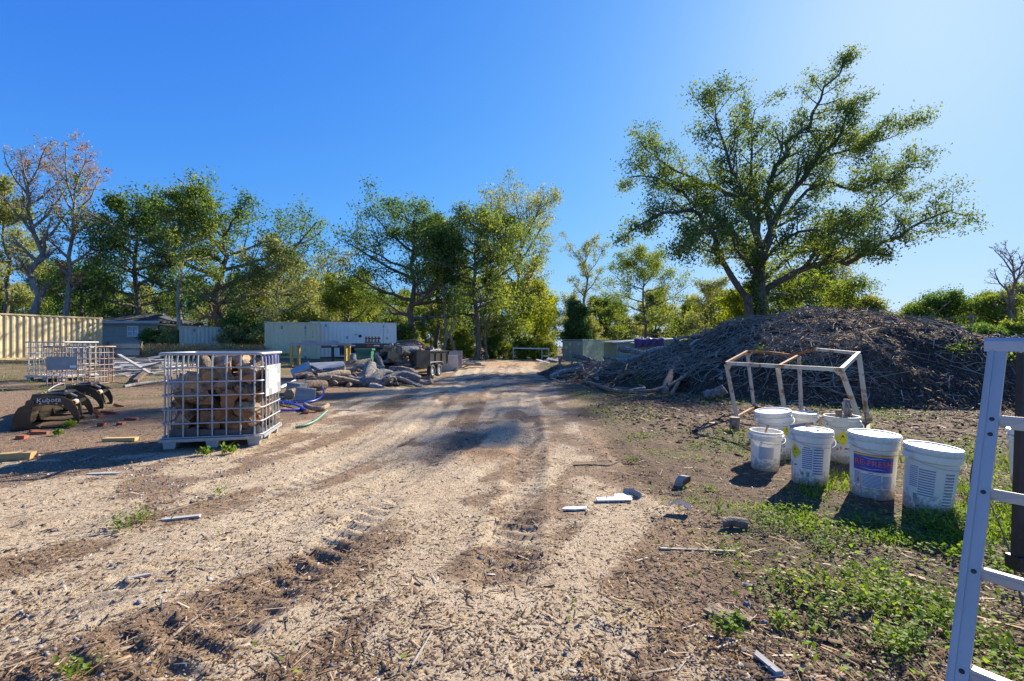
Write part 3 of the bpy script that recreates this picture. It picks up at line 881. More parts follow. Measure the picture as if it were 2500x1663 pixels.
    std('leafy_tree', 'leafy tree behind the top of the ladder', 2430, 40, 718, 70, LF['green'], M['bark'], seed=69, cb=0.15, trunk_r=0.25, limbs=14, lpt=10.5, spread=0.36, twigs=5, sub=6, size=0.2)
    std('dead_tree', 'leafless dead tree standing above the ladder', 2472, 38, 605, 72, LF['rust'], M['bark_mid'], seed=71, cb=0.40, trunk_r=0.22, limbs=13, lpt=0, spread=0.3, shape='vase', depth=3, twigs=5, sub=7)
    for px, ytop, lab in ((1092, 560, 'thin pine trunk leaning beside the grey metal panel'), (1104, 570, 'taller pine trunk just behind the leaning one'), (1187, 600, 'dark slender pine trunk right of the thick straight oak')):
        std('pine_tree', lab, px, 40 + (px % 3), ytop, 28, LF['dark'], M['bark_mid'], seed=px, cb=0.62, trunk_r=0.15, limbs=8, lpt=14, spread=0.3, shape='pine', twigs=3, sub=4, lean=(-0.5 if px == 1092 else 0.2, 0), size=0.2)
    # saplings and undergrowth at the edge of the yard
    for px, Y, yt, hw, lf, lab in ((1218, 46, 770, 24, 'green', 'slim sapling between the two oak trunks'), (1128, 44, 800, 22, 'green', 'leafy sapling left of the thick oak trunk')):
        std('sapling', lab, px, Y, yt, hw, LF[lf], M['bark'], seed=px, cb=0.3, trunk_r=0.05, limbs=9, lpt=14, spread=0.26, twigs=3, sub=4, size=0.18)

    # ---- the wood behind: a few kinds, copied
    kinds = []
    for k, (lf, H, R, shape, lpt, cb) in enumerate((('olive', 9.5, 3.4, 'oak', 19, 0.12), ('green', 10.5, 3.6, 'oak', 20, 0.15), ('dark', 8.5, 3.2, 'oak', 22, 0.1), ('olive', 12, 2.6, 'vase', 9, 0.25), ('yellow', 7.0, 2.8, 'oak', 13, 0.12))):
        t = grow(200 + k, (0, 0, 0), H, R, cb=cb, trunk_r=0.17, limbs=13, lpt=lpt, spread=0.42, shape=shape, twigs=4, sub=6)
        kd = ('round olive-leaved', 'round mid-green', 'low dark evergreen', 'tall thin-crowned', 'small yellow-green')[k]
        kinds.append(t.finish('woodland_tree', kd + ' tree crowded into the wood behind the yard', LF[lf], M['bark'], 0.27, (0, 0, 0), kd + ' trees of the wood behind the yard', 'tree'))
    spots = []
    rr = random.Random(8)
    for px in range(-420, 3000, 52):
        Y = rr.uniform(56, 74) + (8 if 1300 < px < 1740 else 0)
        k = rr.choices(range(5), (5, 4, 3, 2, 1 if 1200 < px < 1900 else 0.15))[0]
        s = rr.uniform(0.75, 1.1)
        if 2100 < px < 2260: s *= 0.55
        spots.append((px + rr.uniform(-20, 20), Y, k, s, rr.uniform(0, 6.28)))
    for px in range(620, 2100, 70):
        spots.append((px + rr.uniform(-20, 20), rr.uniform(50, 56) + (14 if 1300 < px < 1740 else 0), rr.choice((0, 0, 1, 2)), rr.uniform(0.42, 0.6), rr.uniform(0, 6.28)))
    used = set()
    for px, Y, k, s, a in spots:
        o = kinds[k] if k not in used else copy_tree(kinds[k])
        used.add(k)
        q = at(px, Y)
        o.matrix_basis = Matrix.Translation(Vector(q)) @ Matrix.Rotation(a, 4, 'Z') @ Matrix.Diagonal((s, s, s * rr.uniform(0.92, 1.1), 1))
    # ---- bushes along the edge
    bk = []
    for k, (lf, H, R) in enumerate((('green', 2.2, 1.3), ('olive', 2.0, 1.2), ('yellow', 1.8, 1.4), ('dark', 2.4, 1.3))):
        t = grow(300 + k, (0, 0, 0), H, R, cb=0.05, trunk_r=0.05, limbs=14, lpt=13, spread=0.17, twigs=4, sub=5, up=0.4)
        kd = ('mid-green', 'olive brown', 'bright yellow-green', 'dark green')[k]
        bk.append(t.finish('bush', 'low ' + kd + ' bush at the edge of the wood', LF[lf], M['bark'], 0.14, (0, 0, 0), kd + ' bushes at the edge of the wood', 'bush'))
        bk[-1]['plain'] = bk[-1]['label']
    bs = [(1300, 44, 2, 1.0, 'bright green bush swallowing the white pipe frame'), (1270, 43.5, 0, .8, 0), (1332, 44.5, 2, .8, 0), (1140, 46, 0, .9, 0), (1230, 47, 1, .8, 0), (1195, 45, 3, .8, 0),
          (1110, 47, 0, 1.0, 0), (980, 40, 3, 1.1, 0), (1000, 44, 1, 1.1, 0), (590, 38, 3, 1.3, 'dark shrub between the grey container and the short tan one'), (610, 40, 1, 1.3, 0), (575, 36.5, 1, 1.0, 0), (420, 36, 1, .9, 'brown-green shrub beside the grey house'), (395, 37, 1, .9, 0), (372, 36.5, 3, .8, 0),
          (640, 37, 1, 1.1, 0), (1720, 40, 0, 1.0, 0), (1760, 36, 2, .9, 0), (1680, 44, 1, 1.0, 0), (2380, 34, 3, 1.1, 0), (2420, 30, 3, 1.0, 0), (2480, 32, 0, 1.2, 0), (2300, 36, 3, 1.1, 0), (2250, 38, 0, 1.0, 0), (30, 40, 3, 1.2, 0), (90, 40, 3, 1.2, 0), (150, 40, 0, 1.2, 0), (240, 42, 3, 1.2, 0)]
    used = set()
    for px, Y, k, s, lab in bs:
        o = bk[k] if k not in used else copy_tree(bk[k])
        used.add(k)
        o['label'] = lab or o['plain']
        o.matrix_basis = Matrix.Translation(Vector(at(px, Y))) @ Matrix.Rotation(rr.uniform(0, 6), 4, 'Z') @ Matrix.Scale(s, 4)


if not globals().get("SKIP"): build_trees()
# ------------------------------------------------------------------ shipping containers and buildings
RUST = (0.16, 0.065, 0.025)
M['tan_paint'] = pmat('tan_paint', [(0.54, 0.41, 0.21), (0.62, 0.48, 0.26)], 1.5, 0.5, 0, 0.1, 0.01, spots=(5, 0.66, (0.40, 0.30, 0.17)), var=0)
M['cream_paint'] = pmat('cream_paint', [(0.70, 0.56, 0.32), (0.78, 0.63, 0.38)], 1.5, 0.55, 0, 0.1, 0.01, spots=(4, 0.68, (0.38, 0.32, 0.22)), var=0)
M['grey_paint'] = pmat('grey_paint', [(0.56, 0.50, 0.39), (0.66, 0.60, 0.48)], 2, 0.6, 0, 0.1, 0.01, spots=(4, 0.62, (0.27, 0.26, 0.25)), var=0)
M['white_paint'] = pmat('white_paint', [(0.82, 0.76, 0.64), (0.88, 0.83, 0.71)], 1.5, 0.5, 0, 0.1, 0.01, spots=(6, 0.68, (0.42, 0.38, 0.34)), var=0)
M['green_paint'] = pmat('sea_green_paint', [(0.25, 0.36, 0.33), (0.34, 0.45, 0.41)], 2, 0.55, 0, 0.1, 0.01, spots=(5, 0.62, (0.24, 0.22, 0.18)), var=0)
M['rusty_steel'] = pmat('rusty_steel', [(0.20, 0.085, 0.03), (0.30, 0.15, 0.06)], 10, 0.9, 0, 0.4, 0.01)
M['amber'] = pmat('amber_logo_and_lit_strip', [(0.46, 0.26, 0.05), (0.56, 0.34, 0.08)], 10, 0.8, 0, 0.2, 0.01)
M['black_print'] = pmat('black_print', [(0.035, 0.03, 0.028), (0.06, 0.055, 0.05)], 10, 0.7, 0, 0, 0.01, var=0)
M['yellow_print'] = pmat('yellow_print', [(0.50, 0.38, 0.02), (0.58, 0.44, 0.03)], 10, 0.6, 0, 0, 0.01, var=0)
M['grey_print'] = pmat('grey_print', [(0.22, 0.22, 0.22), (0.27, 0.27, 0.27)], 10, 0.7, 0, 0, 0.01, var=0)
M['white_print'] = pmat('white_print', [(0.68, 0.68, 0.66), (0.78, 0.78, 0.76)], 8, 0.6, 0, 0, 0.01, var=0)
M['dark_void'] = pmat('black_rubber', [(0.015, 0.015, 0.016), (0.03, 0.03, 0.03)], 10, 0.8, 0, 0.1, 0.01)


def corrugated(mb, p0, p1, z0, z1, out, pitch=0.278, dep=0.036, m=0):
    """trapezoid sheet from p0 to p1 (x, y); out = unit vector of the weather side"""
    p0 = np.array((p0[0], p0[1])); p1 = np.array((p1[0], p1[1]))
    L = np.linalg.norm(p1 - p0); d = (p1 - p0) / L
    n = max(2, int(round(L / pitch)))
    s = []
    for k in range(n):
        for a, q in ((0.0, 0), (0.28, 0), (0.5, 1), (0.78, 1)):
            s.append(((k + a) / n * L, q))
    s.append((L, 0))
    out = np.array(out[:2])
    pts = [p0 + d * a - out * dep * q for a, q in s]
    v = [(p[0], p[1], z0) for p in pts] + [(p[0], p[1], z1) for p in pts]
    k = len(pts)
    mb.add(v, [(i, i + 1, k + i + 1, k + i) for i in range(k - 1)], m)


def decal_text(parent, body, size, origin, U, V, W, mat, vertical=False, gap=0.0):
    """flat painted lettering, a hair proud of its surface"""
    mb = MB(); o = np.asarray(origin, float); U = np.asarray(U, float); V = np.asarray(V, float); W = np.asarray(W, float)
    items = [(body, 0)] if not vertical else [(c, -i * (size * 0.98 + gap)) for i, c in enumerate(body)]
    for c, dv in items:
        if c == ' ': continue
        v, f = text_mesh(c, size)
        if len(v) == 0: continue
        mb.add(o + v[:, :1] * U + (v[:, 1:2] + dv) * V + W * 0.004, f)
    return mb.build('lettering', mat, parent)


def container(name, label, origin, yaw, L, W=2.44, H=2.59, paint='tan_paint', seen='front', doors=None, lift=0.0):
    """origin = foot of the corner at local x=0, y=0; long side along local x, width along local +y"""
    o = thing(name, label, 'shipping container', origin, yaw)
    pm = M[paint]
    t = 0.16
    for (a, b, n, nm) in (((t, 0.03), (L - t, 0.03), (0, -1), 'side_panel'), ((L - t, W - 0.03), (t, W - 0.03), (0, 1), 'side_panel')):
        mb = MB(); corrugated(mb, a, b, 0.14, H - 0.10, n); mb.build(nm, pm, o)
    for x, n in ((0.03, (-1, 0)), (L - 0.03, (1, 0))):
        if doors == ('x1' if n[0] > 0 else 'x0'): continue
        mb = MB()
        a, b = ((x, W - t), (x, t)) if n[0] < 0 else ((x, t), (x, W - t))
        corrugated(mb, a, b, 0.14, H - 0.10, n, 0.25, 0.045); mb.build('end_panel', pm, o)
    mb = MB(); nr = int(L / 0.21)
    v = []
    for k in range(nr * 2 + 1):
        x = 0.1 + (L - 0.2) * k / (nr * 2); z = H - 0.035 + 0.018 * (k % 2)
        v += [(x, 0.06, z), (x, W - 0.06, z)]
    mb.add(v, [(2 * i, 2 * i + 2, 2 * i + 3, 2 * i + 1) for i in range(nr * 2)]); mb.build('roof_sheet', pm, o)
    for y in (0.04, W - 0.04):
        MB().box((L / 2, y, H - 0.06), (L - 0.30, 0.07, 0.075)).build('top_rail', pm, o)
        MB().box((L / 2, y, 0.085), (L - 0.30, 0.075, 0.12)).build('bottom_rail', pm, o)
    for x in (0.05, L - 0.05):
        MB().box((x, W / 2, H - 0.06), (0.08, W - 0.32, 0.08)).build('end_rail', pm, o)
        MB().box((x, W / 2, 0.085), (0.08, W - 0.32, 0.12)).build('end_rail', pm, o)
    for x in (0.08, L - 0.08):
        for y in (0.08, W - 0.08):
            MB().box((x, y, H / 2), (0.155, 0.155, H - 0.26)).build('corner_post', pm, o)
            for z in (0.06, H - 0.06):
                c = MB().box((x, y, z), (0.178, 0.172, 0.118)).build('corner_casting', pm, o)
                sy = -1 if y < W / 2 else 1
                MB().box((x, y + sy * 0.0875, z), (0.07, 0.006, 0.055)).build('slot', M['rusty_steel'], c)
    if doors:
        x = 0.03 if doors == 'x0' else L - 0.03
        s = -1 if doors == 'x0' else 1
        for k, (a, b) in enumerate(((t, W / 2 - 0.012), (W / 2 + 0.012, W - t))):
            mb = MB().box((x, (a + b) / 2, H / 2), (0.05, b - a, H - 0.34))
            for z in np.linspace(0.45, H - 0.55, 4): mb.box((x + s * 0.032, (a + b) / 2, z), (0.014, b - a - 0.05, 0.035))
            d = mb.build('door', pm, o)
            for y in (a + 0.28, b - 0.28):
                MB().tube([(x + s * 0.06, y, 0.16), (x + s * 0.06, y, H - 0.18)], 0.019, 6).build('lock_rod', M['grey_paint'], d)
            for (yy, zz, w, h) in (((a + .3, 2.05, .28, .2), (a + .75, 1.7, .3, .3), (a + .25, 1.2, .26, .1)) if k == 1 else ((a + .3, 2.05, .2, .16),)):
                MB().box((x + s * 0.0405, yy, zz), (0.003, w, h)).build('placard', M['white_print'], d)
    return o


def build_containers():
    # tan container cut by the picture's edge; its lit long side runs towards us
    a = np.array((-26.0, 29.9)); b = np.array((-28.1, 24.2))
    yaw = math.atan2(a[1] - b[1], a[0] - b[0]); L = 6.06
    z = 0.50
    org = a - np.array((math.cos(yaw), math.sin(yaw))) * L
    o = container('shipping_container', 'yellow-tan corrugated container with its long side in sun, cut by the edge', (org[0], org[1], z), yaw, L)
    U, V, W = (1, 0, 0), (0, 0, 1), (0, -1, 0)
    decal_text(o, 'LAU722561', 0.15, (L - 1.22, 0.028, 2.16), U, V, W, M['black_print'], True, 0.02)
    decal_text(o, '3', 0.15, (L - 1.22, 0.028, 0.60), U, V, W, M['black_print'])
    decal_text(o, '22G1', 0.15, (L - 0.66, 0.028, 2.16), U, V, W, M['black_print'], True, 0.02)
    MB().box((L - 1.22, 0.026, 2.38), (0.15, 0.006, 0.2)).build('logo_plate', M['amber'], o)
    MB().box((L - 0.66, 0.026, 1.47), (0.19, 0.006, 0.2)).build('hazard_plate', M['yellow_print'], o)
    MB().box((L - 0.66, 0.026, 1.13), (0.17, 0.006, 0.22)).build('data_plate', M['grey_print'], o)
    # grey container behind the plank pile
    p = P(438, 878, 35.5); q = P(560, 876, 37.5)
    yaw = math.atan2(q[1] - p[1], q[0] - p[0]); L = float(np.hypot(*(q - p)[:2]))
    o = container('shipping_container', 'weathered grey container among dry weeds behind the firewood cage', (p[0], p[1], p[2] - 0.05), yaw, L, paint='grey_paint')
    for x in (0.95, L - 0.72): MB().box((x, 0.026, 2.28), (0.12, 0.008, 0.26)).build('vent', M['grey_print'], o)
    decal_text(o, 'CLHU 2047', 0.13, (L - 0.72, 0.024, 1.98), U, V, W, M['black_print'], True)
    # short cream container with the yellow word
    p = P(646, 882, 31.0); q = P(781, 883, 32.2)
    yaw = math.atan2(q[1] - p[1], q[0] - p[0]); L = float(np.hypot(*(q - p)[:2]))
    o = container('shipping_container', 'short cream container with the yellow word REAR low on its side', (p[0], p[1], p[2]), yaw, L, H=2.62, paint='cream_paint')
    for x in (1.02, L - 0.92): MB().lathe([(0.0, 0.004), (0.05, 0.004), (0.075, 0.0), (0.085, -0.01)], 12).move(Matrix.Translation((x, 0.026, 2.24)) @ Matrix.Rotation(math.pi / 2, 4, 'X') @ Matrix.Diagonal((0.8, 1.7, 1, 1))).build('vent', M['grey_print'], o)
    MB().box((1.20, 0.026, 0.42), (0.52, 0.006, 0.20)).build('word_plate', M['yellow_print'], o)
    decal_text(o, 'REAR', 0.20, (1.20, 0.020, 0.42), U, V, W, M['black_print'])
    decal_text(o, 'BATU', 0.15, (L - 0.92, 0.024, 1.98), U, V, W, M['black_print'], True)
    decal_text(o, '12115', 0.15, (L - 0.92, 0.024, 1.28), U, V, W, M['black_print'], True)
    decal_text(o, '2210', 0.13, (L - 0.46, 0.024, 1.98), U, V, W, M['black_print'], True)
    MB().box((L - 0.92, 0.026, 0.22), (0.12, 0.006, 0.2)).build('data_plate', M['grey_print'], o)
    # white container on blocks
    p = P(757, 873, 33.6); q = P(957, 868, 35.8)
    yaw = math.atan2(q[1] - p[1], q[0] - p[0]); L = 6.06
    o = container('shipping_container', 'white corrugated container on blocks behind the flatbed trailer', (p[0], p[1], p[2]), yaw, L, paint='white_paint', doors='x1')
    MB().box((0.55, 0.02, 2.545), (0.7, 0.012, 0.06)).build('hazard_stripe', M['yellow_print'], o)
    MB().box((L - 0.55, 0.02, 2.545), (0.6, 0.012, 0.06)).build('hazard_stripe', M['yellow_print'], o)
    for x, zz in ((1.05, 2.3), (2.5, 1.45), (L - 0.95, 2.3)): MB().box((x, 0.026, zz), (0.09, 0.008, 0.2)).build('vent', M['grey_print'], o)
    MB().lathe([(0.0, 0.004), (0.09, 0.004), (0.11, 0.0), (0.12, -0.01)], 14).move(Matrix.Translation((3.42, 0.026, 1.55)) @ Matrix.Rotation(math.pi / 2, 4, 'X')).build('vent', M['black_print'], o)
    MB().box((3.12, 0.026, 1.65), (0.12, 0.008, 0.08)).build('data_plate', M['grey_print'], o)
    MB().box((L - 0.68, 0.026, 1.4), (0.13, 0.008, 0.16)).build('hazard_plate', M['yellow_print'], o)
    decal_text(o, 'GESU514782', 0.11, (L - 0.95, 0.024, 2.05), U, V, W, M['black_print'], True)
    decal_text(o, '22G1', 0.11, (L - 0.66, 0.024, 2.05), U, V, W, M['black_print'], True)
    c, s = math.cos(yaw), math.sin(yaw)
    for k, (x, y) in enumerate(((0.4, 0.3), (L / 2, 0.3), (L - 0.4, 0.3), (0.4, 2.1), (L - 0.4, 2.1))):
        X, Y = p[0] + c * x - s * y, p[1] + s * x + c * y
        zt = p[2] + 0.005; zb = gz(X, Y) - 0.05
        bo = MB().box((0, 0, 0), (0.45, 0.4, zt - zb)).build('timber_block', M['dark_void'])
        bo.location = (X, Y, (zt + zb) / 2)
        tag(bo, 'dark timber block under the white container', 'block', 'blocks under the white container')
    # green container, doors to us
    p = P(1367, 884, 52.0); q = P(1422, 884, 52.0)
    W = 2.44; L = 9.0
    yaw = math.radians(58)
    # doors face along local -x; local +y runs to the left in the picture
    qx = P(1423, 884, 51.0)
    o = container('shipping_container', 'sea green container with closed double doors beyond the debris pile', (qx[0], qx[1], gz(qx[0], qx[1]) - 0.12), yaw, L, paint='green_paint', doors='x0')
    MB().box((0.08, -0.002, 1.3), (0.10, 0.008, 2.2)).build('painted_lit_edge', M['amber'], o)  # added amber strip: sunlight on the corner post put into the colour


build_containers()

M['siding'] = pmat('grey_siding', [(0.25, 0.26, 0.23), (0.32, 0.325, 0.285)], 3, 0.7, 0, 0.1, 0.01, spots=(3, 0.62, (0.24, 0.25, 0.22)), var=0.06)
M['shingle'] = pmat('dark_shingle', [(0.03, 0.03, 0.035), (0.07, 0.07, 0.08)], 8, 0.9, 0, 0.4, 0.02, var=0.2)
M['tan_board'] = pmat('tan_board', [(0.34, 0.26, 0.13), (0.42, 0.33, 0.18)], 6, 0.8, 0, 0.2, 0.01)
M['trim'] = pmat('dull_trim', [(0.36, 0.36, 0.34), (0.44, 0.44, 0.42)], 5, 0.6)
M['pane'] = pmat('window_pane', [(0.22, 0.27, 0.36), (0.30, 0.35, 0.45)], 2, 0.12, 0, 0, 0.01, var=0)
M['shed_green'] = pmat('pale_green_wall', [(0.30, 0.37, 0.29), (0.38, 0.44, 0.35)], 2, 0.75, 0, 0.1, 0.01, var=0)
M['metal_roof'] = pmat('pale_metal_roof', [(0.45, 0.46, 0.46), (0.58, 0.59, 0.58)], 3, 0.45, 0.3, 0.1, 0.01, var=0)
M['tarp'] = pmat('blue_violet_tarp', [(0.045, 0.035, 0.16), (0.09, 0.075, 0.28)], 5, 0.5, 0, 0.5, 0.06, var=0)


def build_house():
    Y = 38.0
    b = at(330, Y)
    o = thing('house', 'low grey sided house with a dark roof beside the tan container', 'house', b)
    x0, x1 = (215 - CX) / F * Y, (386 - CX) / F * Y
    zt = HC - (789 - HZ) / F * Y; zb = b[2] - 0.2
    MB().box(((x0 + x1) / 2, Y + 2.5, (zt + zb) / 2), (x1 - x0, 5.0, zt - zb)).build('wall', M['siding'], o, True)
    n = 17
    for k in range(n):
        z = zb + (zt - zb) * (k + 0.5) / n
        MB().box(((x0 + x1) / 2, Y - 0.012, z), (x1 - x0, 0.03, (zt - zb) / n * 0.9), rotm(0.10)).build('siding_board', M['siding'], o, True)
    ov = 0.45
    zr = HC - (768 - HZ) / F * (Y + 2.5)
    rf = MB()
    xa, xb = x0 - ov, x1 + ov
    v = [(xa, Y - ov, zt + .02), (xb, Y - ov, zt + .02), (xb, Y + 5 + ov, zt + .02), (xa, Y + 5 + ov, zt + .02), (xa + 2.4, Y + 2.5, zr), (xb - 2.6, Y + 2.5, zr)]
    v += [(p[0], p[1], p[2] + .12) for p in v]
    rf.add(v, [(0, 3, 2, 1), (6, 7, 11, 10), (7, 8, 11), (8, 9, 10, 11), (9, 6, 10), (0, 1, 7, 6), (1, 2, 8, 7), (2, 3, 9, 8), (3, 0, 6, 9)])
    r = rf.build('roof', M['shingle'], o, True)
    MB().box(((xa + xb) / 2, Y - ov - .02, zt + .06), (xb - xa, .05, .2)).build('fascia', M['trim'], r, False)
    MB().tube([((xa + xb) / 2 - 1.0, Y + 2.2, zr + .05), ((xa + xb) / 2 - 1.0, Y + 2.2, zr + .55)], .07, 8).build('vent_pipe', M['shingle'], r, False)
    wx0, wx1 = (314 - CX) / F * Y, (339 - CX) / F * Y
    wz0, wz1 = HC - (821 - HZ) / F * Y, HC - (797 - HZ) / F * Y
    w = MB()
    for (cx, cz, sx, sz) in (((wx0 + wx1) / 2, wz0, wx1 - wx0 + .1, .07), ((wx0 + wx1) / 2, wz1, wx1 - wx0 + .1, .07), (wx0, (wz0 + wz1) / 2, .07, wz1 - wz0), (wx1, (wz0 + wz1) / 2, .07, wz1 - wz0), ((wx0 + wx1) / 2, (wz0 + wz1) / 2, .05, wz1 - wz0 - .07), ((wx0 + wx1) / 2, (wz0 + wz1) / 2, wx1 - wx0 - .07, .048)):
        w.box((cx, Y - .07, cz), (sx, .06, sz))
    w = w.build('window', M['white_print'], o, True)
    for a in (0, 1):
        for c in (0, 1):
            MB().box((wx0 + (wx1 - wx0) * (.25 + .5 * a), Y - .055, wz0 + (wz1 - wz0) * (.25 + .5 * c)), ((wx1 - wx0) * .47, .02, (wz1 - wz0) * .47)).build('pane', M['pane'], w)
    ax0, ax1 = (387 - CX) / F * Y, (403 - CX) / F * Y
    za = HC - (796 - HZ) / F * Y
    MB().box(((ax0 + ax1) / 2, Y + .9, (za + zb) / 2), (ax1 - ax0, 1.6, za - zb)).build('annex_wall', M['tan_board'], o, True)
    MB().box(((ax0 + ax1) / 2 + .35, Y + .8, za + .09), (ax1 - ax0 + 1.6, 2.4, .10), rotm(0, .1)).build('annex_roof', M['tan_board'], o, True)
    # low grey panelled fence piece in front of the house
    Y = 31.0; x0, x1 = (262 - CX) / F * Y, (346 - CX) / F * Y
    z0, z1 = HC - (870 - HZ) / F * Y, HC - (833 - HZ) / F * Y
    o = thing('panel_fence', 'low grey panelled fence standing in front of the grey house', 'fence', ((x0 + x1) / 2, Y, z0))
    for k, (a, c) in enumerate(((z0 + .06, z0 + .46), (z0 + .53, z1 - .16))):
        MB().box(((x0 + x1) / 2, Y + .04, (a + c) / 2), (x1 - x0, .04, c - a)).build('panel', M['grey_paint'], o, True)
    for z in (z0 + .03, z0 + .495, z1 - .07): MB().box(((x0 + x1) / 2, Y, z), (x1 - x0 + .1, .07, .06)).build('rail', M['trim'] if z > z1 - .2 else M['bark_mid'], o, True)
    for x in (x0 + .05, x1 - .05): MB().box((x, Y - .03, (z0 + z1) / 2 - .1), (.12, .06, z1 - z0 + .2)).build('post', M['bark_mid'], o, True)


def build_sheds():
    # pale green shed with a tarp over its eave
    Y = 44.0
    x0, x1 = (1505 - CX) / F * Y, (1648 - CX) / F * Y
    zb = gz((x0 + x1) / 2, Y) - .2; zt = HC - (838 - HZ) / F * Y
    o = thing('shed', 'long pale green shed with a flat metal roof beyond the branches', 'shed', ((x0 + x1) / 2, Y, zb))
    mb = MB(); corrugated(mb, (x0, Y), (x1, Y), zb, zt, (0, -1), .22, .03); mb.build('front_wall', M['shed_green'], o, True)
    MB().box(((x0 + x1) / 2, Y + 3.04, (zb + zt) / 2), (x1 - x0, 6, zt - zb)).build('wall', M['shed_green'], o, True)
    for x in (x0 + .1, (x0 + x1) / 2 + .2, x1 - .1): MB().box((x, Y - .03, (zb + zt) / 2), (.09, .05, zt - zb - .02)).build('post', M['tan_board'], o, True)
    v = [(x0 - .3, Y - .3, zt), (x1 + .3, Y - .3, zt + .35), (x1 + .3, Y + 6.3, zt + .45), (x0 - .3, Y + 6.3, zt + .1)]
    v += [(p[0], p[1], p[2] + .1) for p in v]
    MB().add(v, [(3, 2, 1, 0), (4, 5, 6, 7), (0, 1, 5, 4), (1, 2, 6, 5), (2, 3, 7, 6), (3, 0, 4, 7)]).build('roof', M['metal_roof'], o, True)
    # tarp
    tx0, tx1 = (1549 - CX) / F * (Y - .5), (1621 - CX) / F * (Y - .5)
    n, m = 30, 14
    V = []
    for i in range(n + 1):
        u = i / n
        for j in range(m + 1):
            w = j / m
            x = tx0 + (tx1 - tx0) * u + .05 * math.sin(9 * w + 5 * u)
            if w < .45:
                y = Y - .42 + (0.45 - w) * 2.4; z = zt + .38 + .06 * math.sin(14 * u) + .07 * u
            else:
                y = Y - .42 - .12 * math.sin(3 * w) - .05 * math.sin(25 * u + 3 * w); z = zt + .38 + .07 * u - (w - .45) * (1.35 + .12 * math.sin(6 * u + 1))
            V.append((x, y, z + .035 * math.sin(31 * u + 11 * w) + .03 * math.sin(17 * u - 23 * w)))
    Fc = [(i * (m + 1) + j, i * (m + 1) + j + 1, (i + 1) * (m + 1) + j + 1, (i + 1) * (m + 1) + j) for i in range(n) for j in range(m)]
    tag(MB().add(V, Fc).build('tarp', M['tarp'], smooth=True), 'crumpled blue-violet tarp hung over the shed eave', 'tarp')
    # grey gabled building
    Y = 50.0
    x0, x1 = (1640 - CX) / F * Y, (1705 - CX) / F * Y
    zb = gz(x0, Y) - .2; zt = HC - (848 - HZ) / F * Y; zr = HC - (829 - HZ) / F * Y
    o = thing('gabled_building', 'small grey gabled building half hidden by the chip mound', 'building', ((x0 + x1) / 2, Y, zb))
    MB().prism([(x0, zb), (x1, zb), (x1, zt), (x0 + .6, zr), (x0, zr - .1)], 0, 6, frame=((0, Y, 0), (1, 0, 0), (0, 0, 1), (0, 1, 0))).build('wall', M['siding'], o, True)
    MB().bar((x0 - .1, Y + 2.8, zr + .06), (x1 + .5, Y + 2.8, zt - .05), 6.6, .1).build('roof', M['metal_roof'], o, True)
    MB().box(((x0 + x1) / 2 + .4, Y - .9, zt - .15), (x1 - x0 + .6, 1.8, .10), rotm(.1)).build('porch_roof', M['metal_roof'], o, True)
    MB().box((x0 + .8, Y - .03, (zt + zr) / 2 + .02), (.5, .05, .4)).build('vent', M['grey_print'], o, True)
    for x in (x0 + .3, x1): MB().box((x, Y - 1.6, (zb + zt) / 2 - .15), (.1, .1, zt - zb - .1)).build('post', M['tan_board'], o, True)
    # white pipe frame at the edge of the wood
    Y = 42.5
    o = thing('pipe_frame', 'open white pipe frame overgrown by bushes at the far end of the track', 'frame', at(1297, Y))
    xs = [(q - CX) / F * Y for q in (1253, 1264, 1323, 1331, 1340)]
    zt = HC - (852 - HZ) / F * Y
    for i, x in enumerate(xs):
        z0 = gz(x, Y) - .1
        yy = Y + (1.6 if i in (1, 3) else 0)
        MB().tube([(x, yy, z0), (x, yy, zt - .05 * (i > 1))], .035, 6).build('post', M['white_print'], o, True)
    MB().box(((xs[0] + xs[-1]) / 2, Y, zt + .04), (xs[-1] - xs[0] + .1, .09, .10), rotm(0, .02)).build('front_beam', M['white_print'], o, True)
    MB().box(((xs[0] + xs[-1]) / 2, Y + 1.6, zt + .04), (xs[-1] - xs[0] + .1, .09, .10), rotm(0, .02)).build('back_beam', M['white_print'], o, True)
    MB().box(((xs[2] + xs[-1]) / 2, Y + .8, z0 + .5), (xs[-1] - xs[2], 1.5, .06)).build('shelf', M['white_print'], o, True)
    # utility pole and its wires beyond the mound
    Y = 36.0
    b = at(2374, Y)
    o = thing('utility_pole', 'weathered wooden utility pole beyond the low end of the mound', 'utility pole', b)
    zt = HC - (764 - HZ) / F * Y
    MB().tube([b - (0, 0, .3), (b[0] - .1, Y, zt)], [.15, .11], 10).build('pole', M['bark_mid'], o, True)
    MB().box((b[0] - .1, Y - .12, zt - .3), (1.0, .09, .11)).build('crossarm', M['bark_mid'], o, True)
    MB().tube([b + (.25, -.12, -.2), (b[0] + .1, Y - .12, b[2] + 1.6)], .04, 6).build('conduit', M['trim'], o, True)
    for k, py in enumerate((773, 801)):
        q = P(2150, py + 2, 40.0); e = np.array((b[0] - .1, Y - .15, zt - .3 - k * .9))
        pts = [q * (1 - t) + e * t - np.array((0, 0, .5 * t * (1 - t))) for t in np.linspace(0, 1, 9)]
        tag(MB().tube(pts, .012, 4).build('overhead_wire', M['trim']), ('upper' if k == 0 else 'lower') + ' thin wire strung to the utility pole', 'wire', 'wires on the utility pole')


build_house()
build_sheds()
